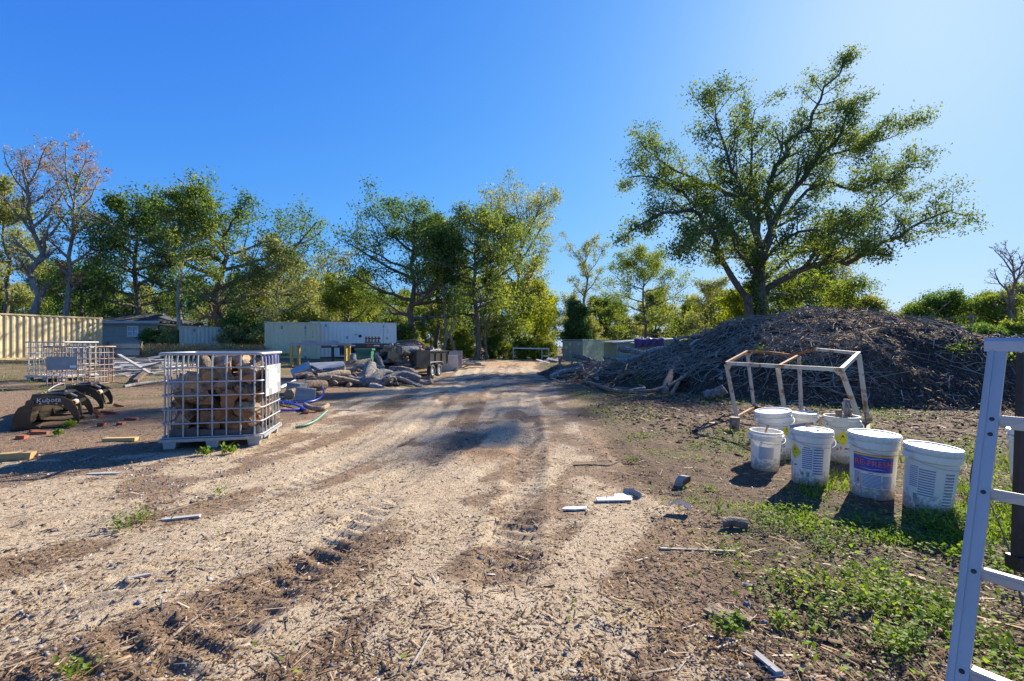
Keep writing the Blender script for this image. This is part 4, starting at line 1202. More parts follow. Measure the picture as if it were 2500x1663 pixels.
# ------------------------------------------------------------------ mulch mound, logs, planks, bricks
def mound_h(x, y):
    """height of the chip mound above the ground"""
    cx = np.array([2.6, 3.4, 4.3, 5.4, 6.1, 6.8, 7.8, 9.0, 10.4, 12.5, 13.8, 15.2, 17.4, 20, 23])
    ch = np.array([0.0, .35, .62, .85, 1.30, 1.72, 2.05, 2.30, 2.48, 2.38, 2.02, 1.55, 1.0, .6, 0])
    H = np.interp(x, cx, ch)
    yr = np.interp(x, [2.6, 4.5, 7, 10, 23], [19.0, 18.0, 16.5, 16.5, 16.8])          # ridge
    yf = np.interp(x, [2.6, 3.6, 4.6, 5.6, 7.0, 9.0, 23], [16.5, 15.0, 13.8, 11.6, 10.2, 9.6, 9.8])   # front foot
    t = np.clip((y - yf) / (yr - yf), 0, 1)
    front = 0.52 * sstep(t / 0.36) ** 0.8 + 0.48 * sstep((t - 0.12) / 0.88)
    tb = np.clip((y - yr) / 5.5, 0, 1)
    prof = np.where(y < yr, front, 1 - sstep(tb))
    n = fbm(x * 0.8, y * 0.8, 101, 4) - 0.5
    n2 = fbm(x * 2.6, y * 2.6, 103, 4) - 0.5
    z = H * prof
    z = np.maximum(z, .62 * np.exp(-((x - 3.3) / 1.3) ** 2 - ((y - 19.5) / 2.6) ** 2) - .04)
    z = np.maximum(z, .45 * np.exp(-((x - 2.3) / .9) ** 2 - ((y - 22.5) / 2.0) ** 2) - .04)
    return z + (0.60 * n + 0.34 * n2) * sstep(z / 0.5) * np.minimum(z + .2, 1)


M['mulch'] = chip_mat('mulch', CHIPS)


def mulch_material():
    m, nt, bs = new_mat('mulch_heap')
    v = coords(nt, (1, 1, 1), 'Object', False)
    f = noise(nt, v, 26, 8, 0.75); g = noise(nt, v, 1.2, 4)
    c = ramp(nt, f, [(0.28, (0.02, 0.015, 0.012)), (0.45, (0.085, 0.058, 0.042)), (0.6, (0.19, 0.13, 0.09)), (0.75, (0.35, 0.255, 0.18))])
    c = mixc(nt, 0.6, c, ramp(nt, g, [(0.35, (0.45, 0.42, 0.42)), (0.65, (1.25, 1.15, 1.05))]), 'MULTIPLY')
    nt.links.new(c, bs.inputs['Base Color'])
    bs.inputs['Roughness'].default_value = 0.95; bs.inputs['Specular IOR Level'].default_value = 0.1
    bump(nt, f, 0.9, 0.06, bs)
    return m


def build_mound():
    xs = np.linspace(0.6, 23, 350); ys = np.linspace(9.2, 27, 250)
    X, Y = np.meshgrid(xs, ys)
    Z = mound_h(X, Y)
    Z += 0.07 * (fbm(X * 6, Y * 6, 107, 3) - .5) * sstep(Z / .3)
    V = np.stack([X, Y, T(X, Y, False) + Z - 0.05], -1).reshape(-1, 3)
    q = len(xs)
    i = np.arange(len(ys) - 1)[:, None] * q + np.arange(q - 1)[None]
    Fc = np.stack([i, i + 1, i + q + 1, i + q], -1).reshape(-1, 4)
    zc = Z.reshape(-1)[Fc].max(1)
    o = thing('mulch_mound', 'long high heap of dark shredded mulch and sticks', 'mound', (11, 15, 0))
    mesh_arrays('heap', V, Fc[zc > 0.012], mulch_material(), None, o, True, True)
    # shredded sticks all over it
    r = np.random.default_rng(77)
    n0 = 78000
    x = r.uniform(1.2, 19.5, n0); y = 9.4 + (r.random(n0) ** 1.4) * 13
    h = mound_h(x, y); k = h > 0.03; x, y, h = x[k], y[k], h[k]; n = len(x)
    ln = np.exp(r.normal(math.log(0.085), 0.62, n)).clip(0.03, 0.6)
    w = np.clip(ln * r.uniform(.05, .16, n), .006, .018)
    e = 0.05
    sx = (mound_h(x + e, y) - mound_h(x - e, y)) / (2 * e); sy = (mound_h(x, y + e) - mound_h(x, y - e)) / (2 * e)
    yaw = r.uniform(0, 6.283, n)
    pitch = np.arctan(sx * np.cos(yaw) + sy * np.sin(yaw)) + r.normal(0, .25, n)
    Vt, Ft = tents(x, y, T(x, y, False) + h, ln, w, w * .8, yaw, pitch, r.uniform(-1, 1, n), 0.0)
    col = np.clip(r.beta(1.5, 1.9, n) + 0.25 * (ln > .3) * r.random(n), 0, 1)
    ob = mesh_arrays('shredded_sticks', Vt, Ft, M['chips'], np.repeat(col, 6), o, True)
    ob['kind'] = 'stuff'
    # curved brush: thin branches tangled on the left part and the crest
    mb = MB(); rr = random.Random(4)
    bx = []
    for j in range(1500):
        x = rr.uniform(1.5, 8.5) if j % 3 else rr.uniform(3, 18); y = rr.uniform(14, 22) if x < 4.5 else rr.uniform(10.3, 17.5)
        L = rr.uniform(.3, 1.5); a = rr.uniform(0, 6.28); b = a + rr.uniform(-.9, .9)
        for t, ang in ((0, a), (.5, a), (1, b)): bx.append((x + L * t * math.cos(ang), y + L * t * math.sin(ang), rr.uniform(0, .26)))
    bx = np.array(bx); mh = mound_h(bx[:, 0], bx[:, 1]); bx[:, 2] += mh + T(bx[:, 0], bx[:, 1], False)
    for j in range(0, len(bx), 3):
        if mh[j:j + 3].min() < .1: continue
        pts = bx[j:j + 3]
        mb.tube(curve_pts(pts, 5), [.012, .011, .009, .007, .004], 4, False)
    for j in range(90):
        x, y = rr.uniform(2.0, 17), rr.uniform(11, 18.5)
        z0 = float(mound_h(np.array([x]), np.array([y]))[0])
        if z0 < .2: continue
        q = np.array((x, y, z0 - .05)); a = rr.uniform(0, 6.28); e = np.array((math.cos(a), math.sin(a), rr.uniform(.15, .8))); L = rr.uniform(.4, 1.1)
        w_ = curve_pts([q, q + e * L * .5 + (rr.gauss(0, .06), rr.gauss(0, .06), .03), q + e * L], 5)
        mb.tube(w_, [.022, .018, .014, .010, .005], 5, False)
        for t in (2, 3): mb.tube([w_[t], w_[t] + np.array((rr.gauss(0, .2), rr.gauss(0, .2), rr.uniform(.02, .25)))], [.009, .004], 4, False)
    ob = mb.build('brush', M['stick'], o, True); ob['kind'] = 'stuff'
    # a few green sprigs on it
    k = 0
    rs = np.random.default_rng(5)
    for px, py in ((1856, 865), (2356, 857), (2330, 862), (2470, 885), (1960, 900), (1565, 940), (1690, 850)):
        d = P(px, py, 1.0) - np.array((0, 0, HC)); hit = None
        Yr = np.linspace(9, 22, 500); Q = np.array((0, 0, HC)) + d[None] * Yr[:, None]
        below = Q[:, 2] < T(Q[:, 0], Q[:, 1], False) + mound_h(Q[:, 0], Q[:, 1])
        if not below.any(): continue
        hit = Q[int(np.argmax(below))]
        n = 90
        c = hit + rs.normal(0, .10, (n, 3)) * (1, 1, .7) + (0, 0, .08)
        Vl, Fl = leaves_on_ground(c[:, 0], c[:, 1], c[:, 2], rs.uniform(.04, .09, n), rs.uniform(-.3, 1.0, n), rs)
        s = thing('weed_sprig', None, None, hit)
        mesh_arrays('leaves', Vl, Fl, M['weed'], np.repeat(rs.random(n), 2), s, True)['kind'] = 'stuff'
        tag(s, 'small fresh green sprig growing on the mulch mound', 'sprig', 'sprigs on the mulch mound')


def bark_mat(name, cols, ring=False):
    return pmat(name, cols, 14, 0.92, 0, 1.0, 0.04, (1, 1, 1), 8, spots=(6, 0.58, tuple(c * 0.35 for c in cols[0])), var=0.4)


M['stick'] = pmat('dry_stick', [(0.151, 0.120, 0.092), (0.302, 0.246, 0.184), (0.454, 0.384, 0.302)], 8, 0.9, 0, 0.2, 0.01)
M['log_brown'] = bark_mat('log_bark_brown', [(0.089, 0.061, 0.043), (0.232, 0.162, 0.107), (0.428, 0.315, 0.214)])
M['log_grey'] = bark_mat('log_bark_grey', [(0.118, 0.105, 0.095), (0.268, 0.240, 0.209), (0.472, 0.427, 0.365)])
M['log_tan'] = bark_mat('log_bark_tan', [(0.152, 0.102, 0.059), (0.320, 0.225, 0.137), (0.518, 0.384, 0.248)])


def cut_mat(name, c0, c1):
    """sawn wood: rings and cracks"""
    m, nt, bs = new_mat(name)
    v = coords(nt, (1, 1, 1), 'Object')
    w = nd(nt, 'ShaderNodeTexNoise', Scale=22.0, Detail=6.0, Roughness=0.7); nt.links.new(v, w.inputs['Vector'])
    n2 = noise(nt, v, 3, 4)
    c = ramp(nt, w.outputs['Fac'], [(0.3, c0), (0.7, c1)])
    c = mixc(nt, ramp(nt, n2, [(0.5, (0, 0, 0)), (0.75, (0.7, 0.7, 0.7))]), c, (c0[0] * .45, c0[1] * .42, c0[2] * .4))
    nt.links.new(c, bs.inputs['Base Color']); bs.inputs['Roughness'].default_value = 0.85
    bump(nt, w.outputs['Fac'], 0.4, 0.01, bs)
    return m


M['cut_orange'] = cut_mat('split_wood_orange', (0.25, 0.105, 0.04), (0.42, 0.20, 0.08))
M['cut_tan'] = cut_mat('split_wood_tan', (0.31, 0.19, 0.095), (0.48, 0.32, 0.17))
M['cut_grey'] = cut_mat('split_wood_grey', (0.22, 0.19, 0.165), (0.40, 0.36, 0.32))
M['plank_grey'] = pmat('weathered_plank', [(0.20, 0.18, 0.165), (0.34, 0.32, 0.295), (0.46, 0.44, 0.41)], 14, 0.9, 0, 0.5, 0.01, (0.12, 1, 1), var=0.3)
M['lumber'] = pmat('yellow_lumber', [(0.42, 0.27, 0.10), (0.55, 0.37, 0.15)], 10, 0.75, 0, 0.2, 0.01, (1, 1, 0.15))
M['brick'] = pmat('red_brick', [(0.27, 0.075, 0.035), (0.40, 0.13, 0.065)], 14, 0.9, 0, 0.5, 0.01, spots=(5, 0.66, (0.42, 0.33, 0.27)), var=0.3)


def log_mesh(p0, p1, r0, r1, bend=0.05, seed=0, segs=5, n=11, knots=0):
    """a log: bark round the side (material 0), sawn faces at the ends (material 1)"""
    r = np.random.default_rng(seed)
    p0 = np.asarray(p0, float); p1 = np.asarray(p1, float); L = np.linalg.norm(p1 - p0)
    t = np.linspace(0, 1, segs + 1)[:, None]
    p = p0 * (1 - t) + p1 * t
    off = r.normal(0, 1, 3) * bend * L
    p += np.sin(math.pi * t) * off + np.sin(2 * math.pi * t) * r.normal(0, 1, 3) * bend * 0.5 * L
    mb = MB()
    rad = np.linspace(r0, r1, segs + 1) * r.uniform(.93, 1.07, segs + 1)
    mb.tube(p, rad, n, True, 0, 1, noise=0.09, seed=seed)
    for k in range(knots):
        i = r.integers(1, segs); d = r.normal(0, 1, 3); d /= np.linalg.norm(d)
        mb.tube([p[i], p[i] + d * rad[i] * 1.7], [rad[i] * .45, rad[i] * .35], 7, True, 0, 1)
    return mb


def split_mesh(p0, p1, r0, seed=0, ang=1.9):
    """a split billet: wedge section with bark on the round side"""
    r = np.random.default_rng(seed)
    p0 = np.asarray(p0, float); p1 = np.asarray(p1, float)
    d = p1 - p0; d /= np.linalg.norm(d)
    a = np.cross(d, r.normal(0, 1, 3)); a /= np.linalg.norm(a); b = np.cross(d, a)
    k = 5
    sec = [(-r0 * .15, 0)] + [(r0 * math.cos(t) * r.uniform(.9, 1.1), r0 * math.sin(t) * r.uniform(.9, 1.1)) for t in np.linspace(-ang / 2, ang / 2, k)]
    sec = [(u - r0 * .4, v) for u, v in sec]
    n = len(sec)
    V = []
    for q, s in ((p0, r.uniform(.9, 1.1)), ((p0 + p1) / 2, 1.0), (p1, r.uniform(.9, 1.1))):
        j = r.normal(0, .012, 3)
        V += [q + j + s * (a * u + b * v) for u, v in sec]
    mb = MB()
    for i in range(2):
        for j in range(n):
            j2 = (j + 1) % n
            mb.add([V[i * n + j], V[i * n + j2], V[(i + 1) * n + j2], V[(i + 1) * n + j]], [(0, 1, 2, 3)], 0 if 1 <= j < n - 1 else 1)
    mb.add(V[:n], [tuple(range(n - 1, -1, -1))], 1); mb.add(V[2 * n:], [tuple(range(n))], 1)
    return mb


def put_log(mb, bark, cut, label, group=None, name='log', cat='log'):
    V = np.concatenate(mb.v); c = V.mean(0); c[2] = V[:, 2].min()
    mb.v = [v - c for v in mb.v]
    o = mb.build(name, [M[bark], M[cut]], smooth=False)
    for p in o.data.polygons: p.use_smooth = (p.material_index == 0)
    o.location = Vector(c)
    return tag(o, label, cat, group)


def plank(p0, p1, w, th, mat, label, group=None, name='plank', cat='plank', roll=0.0):
    p0 = np.asarray(p0, float); p1 = np.asarray(p1, float); c = (p0 + p1) / 2
    d = (p1 - p0) / np.linalg.norm(p1 - p0)
    mb = MB().box((0, 0, 0), (np.linalg.norm(p1 - p0), w, th))
    # worn ends
    v = mb.v[0]; v[:, 0] += np.random.default_rng(int(abs(c[0] * 991 + c[1] * 77)) % 9999).normal(0, .012, 8)
    o = mb.build(name, M[mat])
    y = math.atan2(d[1], d[0]); pch = -math.asin(max(-1, min(1, d[2])))
    o.matrix_basis = Matrix.Translation(Vector(c)) @ Matrix.Rotation(y, 4, 'Z') @ Matrix.Rotation(pch, 4, 'Y') @ Matrix.Rotation(roll, 4, 'X')
    return tag(o, label, cat, group)


build_mound()


def build_wood():
    rr = random.Random(12)

    def gl(px, py, r):        # point on the ground seen at px, py lifted by the log's radius
        q = G(px, py); q[2] += r
        return q

    def hill(q):
        return max(gz(q[0], q[1]), gz(q[0], q[1]) + float(mound_h(np.array([q[0]]), np.array([q[1]]))[0]))

    # --- logs one can tell apart in the heap by the trailer: ends as (px, py, distance), radii
    H = [
        ((775, 925, 15.6), (852, 916, 16.3), 0.192, 0.180, 'log_tan', 'cut_tan', 'thick short bark-covered log at the front of the heap'),
        ((850, 890, 19.5), (905, 880, 20.5), 0.170, 0.122, 'log_tan', 'cut_tan', 'tan log with a sawn dark end lying on top of the heap'),
        ((905, 892, 17.0), (890, 940, 16.2), 0.222, 0.245, 'log_grey', 'cut_grey', 'big silvery stump block leaning upright in the heap'),
        ((735, 868, 22.0), (735, 868, 22.0), 0, 0, '', '', ''),
        ((830, 955, 15.2), (880, 958, 15.4), 0.133, 0.108, 'log_grey', 'cut_grey', 'pale rough barked log in front of the big stump block'),
        ((940, 930, 16.5), (1010, 948, 16.0), 0.096, 0.072, 'log_brown', 'cut_grey', 'long bent limb lying over the front of the heap'),
        ((955, 905, 18.4), (1015, 920, 17.8), 0.185, 0.173, 'log_brown', 'cut_tan', 'dark knotty log under the trailer tail'),
        ((905, 945, 15.4), (962, 950, 15.3), 0.148, 0.086, 'log_grey', 'cut_grey', 'forked grey driftwood-like log at the foot of the heap'),
        ((916, 868, 20.4), (934, 898, 19.6), 0.089, 0.101, 'log_grey', 'cut_grey', 'upright crooked limb standing beside the green bin'),
        ((862, 868, 22.0), (868, 890, 21.6), 0.141, 0.137, 'log_grey', 'cut_grey', 'grey round block standing between the bench and the green bin'),
        ((840, 905, 18.0), (870, 900, 19.0), 0.148, 0.144, 'log_brown', 'cut_tan', 'dark log wedged behind the front bark log'),
        ((1020, 946, 16.4), (1045, 950, 16.2), 0.074, 0.058, 'log_tan', 'cut_tan', 'short pale limb on the road side of the heap'),
        ((985, 940, 16.6), (1030, 930, 17.2), 0.081, 0.065, 'log_grey', 'cut_grey', 'curved grey limb near the trailer wheel'),
    ]
    for i, (a, b, r0, r1, bk, ct, lab) in enumerate(H):
        if not lab: continue
        put_log(log_mesh(P(*a), P(*b), r0, r1, .05, 900 + i, 6, 12, knots=1 if r0 > .14 else 0), bk, ct, lab, 'logs heaped beside the trailer')
    for i in range(110):
        px = rr.uniform(755, 1030); d = rr.uniform(15.5, 19.5); b = at(px, d)
        e = 1 - abs((px - 880) / 150) ** 2
        z = b[2] + max(0.1, rr.uniform(.08, .62) * max(e, .15) * (1 - abs(d - 17.6) / 3.0))
        L = rr.uniform(.5, 1.5); a = rr.gauss(0.15, .6); r0 = rr.uniform(.035, .10) if rr.random() < .8 else rr.uniform(.10, .19)
        c = np.array((b[0], d, max(z, b[2] + r0 * .85))); dv = np.array((math.cos(a), math.sin(a), rr.gauss(-.05, .16))) * L / 2
        put_log(log_mesh(c - dv, c + dv, r0, r0 * rr.uniform(.6, 1), .10, i, 7, 9, knots=int(rr.random() < .3)), (CL := rr.choice((('dark brown', 'brown', 'log_brown'), ('silvery grey', 'grey', 'log_grey'), ('weathered grey', 'grey', 'log_grey'), ('pale tan', 'tan', 'log_tan'))))[2], rr.choice(('cut_grey', 'cut_tan')), CL[1] + ' crooked log jumbled in the heap beside the trailer', CL[1] + ' logs heaped beside the trailer')
    # log and blocks in the ring of blue pipe
    put_log(log_mesh(gl(712, 962, .17), gl(790, 952, .15), .18, .15, .04, 31, 6, 12), 'log_brown', 'cut_tan', 'brown log lying inside the ring of blue pipe')
    put_log(log_mesh(gl(706, 975, .12), gl(735, 966, .12), .13, .13, .02, 33), 'log_tan', 'cut_tan', 'small sawn round beside the log in the pipe ring')
    for (px, py, yaw, lab) in ((745, 978, .35, 'grey concrete block leaning in the ring of blue pipe'), (722, 962, -.2, 'smaller pale block behind the leaning concrete block')):
        q = G(px, py)
        mb = MB().box((0, 0, .16), (.44, .3, .32)); mb.v[0] += np.random.default_rng(px).normal(0, .012, mb.v[0].shape)
        o = mb.build('concrete_block', M['plank_grey']); o.matrix_basis = Matrix.Translation(Vector(q)) @ Matrix.Rotation(yaw, 4, 'Z') @ Matrix.Rotation(.12, 4, 'Y')
        tag(o, lab, 'block')
    # --- limbs and logs in the debris in front of the mound
    D = [
        ([(1425, 938), (1462, 946), (1500, 966), (1560, 968), (1625, 962), (1700, 950), (1790, 946)], .065, .045, 'log_brown', 'long bowed grey limb lying along the foot of the debris'),
        ([(1622, 962), (1655, 940), (1692, 915)], .10, .06, 'log_brown', 'thick forked log leaning against the mound'),
        ([(1640, 966), (1670, 950), (1690, 928)], .05, .035, 'log_brown', 'thinner arm beside the forked log'),
    ]
    for i, (pts, r0, r1, bk, lab) in enumerate(D):
        w = [gl(px, py, r0) for px, py in pts]
        w = [np.array((q[0], q[1], max(q[2], hill(q) + r0 * .6))) for q in w]
        mb = MB().tube(curve_pts(w, 14), np.linspace(r0, r1, 14), 10, True, 0, 1, noise=.10, seed=i)
        for k in (4, 8, 11):
            p = curve_pts(w, 14)[k]; mb.tube([p, p + np.array((rr.uniform(-.2, .2), -.1, rr.uniform(.1, .3)))], [.03, .015], 6, True, 0, 1)
        put_log(mb, bk, 'cut_grey', lab, None, 'fallen_limb', 'limb')
    U = [
        ((1487, 882, 17.2), (1625, 866, 17.8), .11, .08, 'grey log lying along the top of the debris'),
        ((1508, 848, 17.5), (1605, 870, 17.4), .11, .08, 'pale log slanting across the crest of the debris'),
        ((1515, 850, 18.4), (1552, 858, 18.2), .12, .11, 'short tan log end sticking out of the crest'),
        ((1770, 950, 11.6), (1722, 965, 11.9), .12, .11, 'rounded sawn log end by the rusty frame'),
        ((1345, 932, 18.8), (1420, 918, 18.4), .10, .07, 'dark bent limb at the road edge of the debris'),
        ((1400, 868, 19.5), (1445, 882, 18.6), .09, .08, 'dark broken board-like log before the green container'),
    ]
    for i, (a, b, r0, r1, lab) in enumerate(U):
        pa, pb = P(*a), P(*b)
        for q in (pa, pb): q[2] = max(q[2], hill(q) + r0 * .4)
        put_log(log_mesh(pa, pb, r0, r1, .04, 500 + i, 7, 11, knots=1), 'log_grey' if i != 2 else 'log_tan', 'cut_grey' if i not in (2, 3) else 'cut_tan', lab)
    for i in range(34):
        px = rr.uniform(1350, 1800); d = rr.uniform(12.5, 18.5) if px > 1500 else rr.uniform(16, 19.5)
        x = (px - CX) / F * d; c = np.array((x, d, 0.0)); c[2] = hill(c) + .05
        L = rr.uniform(.5, 1.8); a = rr.uniform(0, 3.14); dv = np.array((math.cos(a), math.sin(a), rr.gauss(.0, .2))) * L / 2
        put_log(log_mesh(c - dv, c + dv, rr.uniform(.03, .07), .02, .09, 700 + i, 6, 7, knots=1), 'log_grey', 'cut_grey', 'broken grey branch lying in the debris before the mound', 'branches in the debris', 'branch', 'branch')
    for i, (px, py, a) in enumerate(((1368, 888, -.3), (1377, 890, .1), (1386, 886, .5))):
        q = P(px, py + 8, 19.2); q[2] = min(q[2], hill(q) + .3)
        put_log(log_mesh(q - np.array((0, 0, .35)), q + np.array((math.sin(a) * .45, -.1, .45)), .07, .02, .12, 760 + i, 6, 7), 'log_tan', 'cut_tan', 'pale upturned root prong at the end of the debris', 'upturned roots', 'root', 'root')
    # pale sheet on the debris
    q = P(1535, 888, 15.8); q[2] = hill(q) + .12
    n = 8
    V = [(-.38 + .76 * i / n, -.28 + .56 * j / n, .07 * math.sin(i * .9) * math.sin(j * .7)) for i in range(n + 1) for j in range(n + 1)]
    V += [(a, b, c - .012) for a, b, c in V]
    k = (n + 1) ** 2
    Fc = [(i * (n + 1) + j, (i + 1) * (n + 1) + j, (i + 1) * (n + 1) + j + 1, i * (n + 1) + j + 1) for i in range(n) for j in range(n)]
    Fc += [tuple(k + t for t in reversed(f)) for f in Fc]
    o = MB().add(V, Fc).build('metal_sheet', M['plank_grey'], smooth=True); o.matrix_basis = Matrix.Translation(Vector(q)) @ Matrix.Rotation(.3, 4, 'Z') @ Matrix.Rotation(-.55, 4, 'X')
    tag(o, 'pale bent sheet lying on the brush between the mound and the road', 'sheet')
    # --- grey plank heap left
    for i in range(70):
        fan = i % 2
        px = rr.uniform(262, 352) if not fan else rr.uniform(330, 392)
        py = rr.uniform(882, 918); q = G(px, py)
        q[2] += rr.uniform(.05, .42) * (1 - abs(py - 898) / 26)
        a = (rr.gauss(.35, .25) if not fan else rr.gauss(.95, .16)); L = rr.uniform(.9, 2.0)
        dv = np.array((math.cos(a), math.sin(a), rr.gauss(.06, .08))) * L / 2
        plank(q - dv, q + dv, rr.uniform(.06, .14), .022, 'plank_grey', 'weathered grey plank in the heap behind the grapple', 'planks in the grey heap', roll=rr.gauss(0, .4))
    plank(P(290, 866, 17.2), P(368, 912, 15.6), .10, .05, 'plank_grey', 'long grey beam slanting over the plank heap', name='squared_timber', cat='beam')
    plank(P(345, 899, 15.2), P(398, 884, 15.0), .09, .03, 'plank_grey', 'pale lath crossing the fanned planks')
    q0, q1 = gl(303, 948, .05), gl(402, 934, .06)
    tag(MB().tube(curve_pts([q0, (q0 + q1) / 2 + (0, 0, .03), q1], 8), .045, 10).build('steel_pipe', M['plank_grey'], smooth=True), 'bent grey pipe lying between the plank heap and the firewood cage', 'pipe')
    plank(gl(330, 935, .06) , gl(362, 915, .2), .14, .10, 'log_brown', 'dark short timber propped beside the grey pipe', name='timber_block', cat='timber')
    # --- bricks
    BR = [(238, 1017, .9), (262, 1008, .15), (270, 1012, .3), (290, 993, .6), (322, 1026, .1), (295, 1037, .2), (248, 1040, .25), (98, 1060, .35), (55, 1071, .15), (245, 1020, 1.2), (745, 1010, 2.3), (772, 973, .1), (700, 1003, 0.05), (85, 1057, -.2)]
    labs = ['upended red brick nearest the grapple claws', 'red brick lying flat right beside the upended one', 'broken red brick half behind the flat one', 'red brick farthest back by the orange dirt', 'red brick alone on the orange dirt before the cage', 'half buried red brick in the pale litter', 'thin sliver of red brick under the claws', 'red brick in front of the grapple blade', 'flat half sunk brick at the grapple corner', 'small red brick fragment behind the upended brick', 'tilted red brick beside the curved blue pipe', 'red brick in the shade beyond the blue ring', 'reddish flat brick near the cage corner', 'small brick chip against the grapple blade']
    for i, ((px, py, yaw), lab) in enumerate(zip(BR, labs)):
        q = G(px, py)
        mb = MB().box((0, 0, 0), (.20 if i not in (6, 9, 13, 5, 8) else .10, .095, .058)); mb.v[0] += np.random.default_rng(i).normal(0, .004, (8, 3))
        o = mb.build('brick', M['brick'])
        o.matrix_basis = Matrix.Translation(Vector(q + (0, 0, .018 + (.05 if i == 0 else 0)))) @ Matrix.Rotation(yaw, 4, 'Z') @ Matrix.Rotation((.9 if i == 0 else .35 if i in (3, 10) else .08), 4, 'Y') @ Matrix.Rotation(rr.gauss(0, .15), 4, 'X')
        tag(o, lab, 'brick', 'loose red bricks')
    # --- loose boards and chunks on the near ground
    def board(px, py, L, w, yaw, mat, lab, th=.02, name='board', cat='board', tilt=0.0):
        q = G(px, py); q[2] = gz(q[0], q[1]) + th / 2 - .002
        if name == 'wood_chunk':
            dv = np.array((math.cos(yaw), math.sin(yaw), tilt)) * L / 2
            return put_log(split_mesh(q - dv, q + dv, w * .9, px, 2.2), mat, 'cut_grey', lab, None, name, cat)
        return plank(q - np.array((math.cos(yaw), math.sin(yaw), tilt)) * L / 2, q + np.array((math.cos(yaw), math.sin(yaw), tilt)) * L / 2, w, th, mat, lab, name=name, cat=cat)
    board(15, 1122, .55, .12, .25, 'lumber', 'yellow timber end at the edge of the cage shadow', .09, 'timber_block', 'timber')
    board(295, 1078, .42, .09, .12, 'lumber', 'yellowish short board lying before the firewood cage', .05)
    board(425, 1266, .36, .05, .35, 'plank_grey', 'thin grey slat half sunk in the tyre track', .015)
    board(330, 1400, .16, .03, .55, 'plank_grey', 'white splintered slat in the near wheel rut', .012)
    board(255, 1157, .3, .05, .12, 'plank_grey', 'grey weathered slat in the gravel', .015)
    board(845, 1002, .42, .07, .05, 'plank_grey', 'grey slat lying in the shaded litter by the blue pipe', .02)
    board(1700, 1345, .5, .02, -.1, 'stick', 'long thin straight twig on the littered verge', .015, 'stick', 'stick')
    board(1775, 1500, .2, .05, -.7, 'log_brown', 'short split stick beside the leafy weed, upper one', .03, 'stick', 'stick')
    board(1755, 1512, .16, .04, -.9, 'log_brown', 'short split stick beside the leafy weed, lower one', .03, 'stick', 'stick')
    board(1870, 1625, .14, .03, -1.3, 'plank_grey', 'grey wood splinter at the bottom of the picture', .02, 'stick', 'stick')
    board(1665, 1185, .13, .09, .6, 'log_brown', 'dark chunk of wood on the verge before the buckets', .1, 'wood_chunk', 'wood chunk', .1)
    board(1795, 1292, .20, .05, -.3, 'log_brown', 'flat dark bark slab on the grass verge', .06, 'wood_chunk', 'wood chunk')
    board(1545, 1212, .16, .04, -.7, 'log_brown', 'small dark log beside the white broken board', .05, 'wood_chunk', 'wood chunk')
    # two broken white boards
    for px, py, poly, lab in ((1502, 1222, [(-.17, -.05), (.13, -.05), (.15, -.02), (.15, .10), (.02, .10), (.0, .03), (-.17, .02)], 'white broken board with a stepped edge on the track side'),
                              (1402, 1246, [(-.11, -.02), (.0, -.035), (.1, -.02), (.11, .015), (.04, .03), (-.07, .02)], 'small curved white shard left of the broken board')):
        q = G(px, py, .012)
        o = MB().prism(poly, 0, .012).build('board_fragment', M['white_print']); o.matrix_basis = Matrix.Translation(Vector(q)) @ Matrix.Rotation(.05, 4, 'Z') @ Matrix.Rotation(.05, 4, 'X')
        tag(o, lab, 'board')
    q = G(1655, 1252, .02)
    o = MB().lathe([(.09, 0), (.10, .03), (.085, .06)], 10, a0=0.2, a1=2.4).build('plastic_scrap', M['white_print'], smooth=True); o.matrix_basis = Matrix.Translation(Vector(q - (0, .05, 0))) @ Matrix.Rotation(.5, 4, 'X')
    tag(o, 'curled pale plastic scrap on the littered verge', 'scrap')
    # sticks with bends
    for pts, r0, lab, mt in (([(1400, 1140), (1450, 1137), (1488, 1143), (1512, 1128), (1535, 1122)], .010, 'long dark twig reaching from the verge onto the sand', 'log_brown'),
                             ([(320, 1655), (400, 1580), (470, 1520), (520, 1490)], .010, 'long thin root lying across the sand at the bottom', 'log_brown'),
                             ([(1005, 1632), (1030, 1590), (1055, 1548)], .006, 'pale straw stalk on the near sand', 'plank_grey')):
        w = [G(px, py, r0 + .006) for px, py in pts]
        tag(MB().tube(curve_pts(w, 12), np.linspace(r0, r0 * .5, 12), 6, True).build('twig', M[mt]), lab, 'twig')
    # green hose piece and blue pipe ring, white pipe
    def hose(pts, r, mat, name, lab, cat, k=26):
        w = [G(px, py, r + dz) for px, py, dz in pts]
        return tag(MB().tube(curve_pts(w, k), r, 8, True).build(name, M[mat], smooth=True), lab, cat)
    hose([(722, 1046, 0), (745, 1044, .01), (770, 1035, .03), (798, 1022, .12)], .022, 'hose_green', 'hose', 'short green hose piece on the litter beside the cage', 'hose', 12)
    hose([(688, 946, .05), (725, 938, .08), (760, 939, .1), (785, 950, .12), (792, 966, .08), (783, 980, .04), (750, 990, .02), (715, 988, .02), (690, 983, .02)], .024, 'hose_blue', 'blue_pipe', 'blue flexible pipe looped into a ring beside the cage', 'pipe')
    hose([(676, 986, .02), (710, 990, .03), (735, 1000, .03), (745, 1006, .02)], .026, 'hose_blue', 'blue_pipe', 'blue pipe tail running under the curved bark', 'pipe', 12)
    hose([(676, 1006, .01), (700, 1006, .01), (730, 1003, .01), (744, 999, .02)], .022, 'hose_blue', 'blue_pipe', 'lower straight blue pipe near the cage corner', 'pipe', 12)
    hose([(684, 955, .06), (705, 948, .10), (722, 940, .12)], .04, 'white_print', 'white_pipe', 'white plastic pipe under the blue ring', 'pipe', 8)
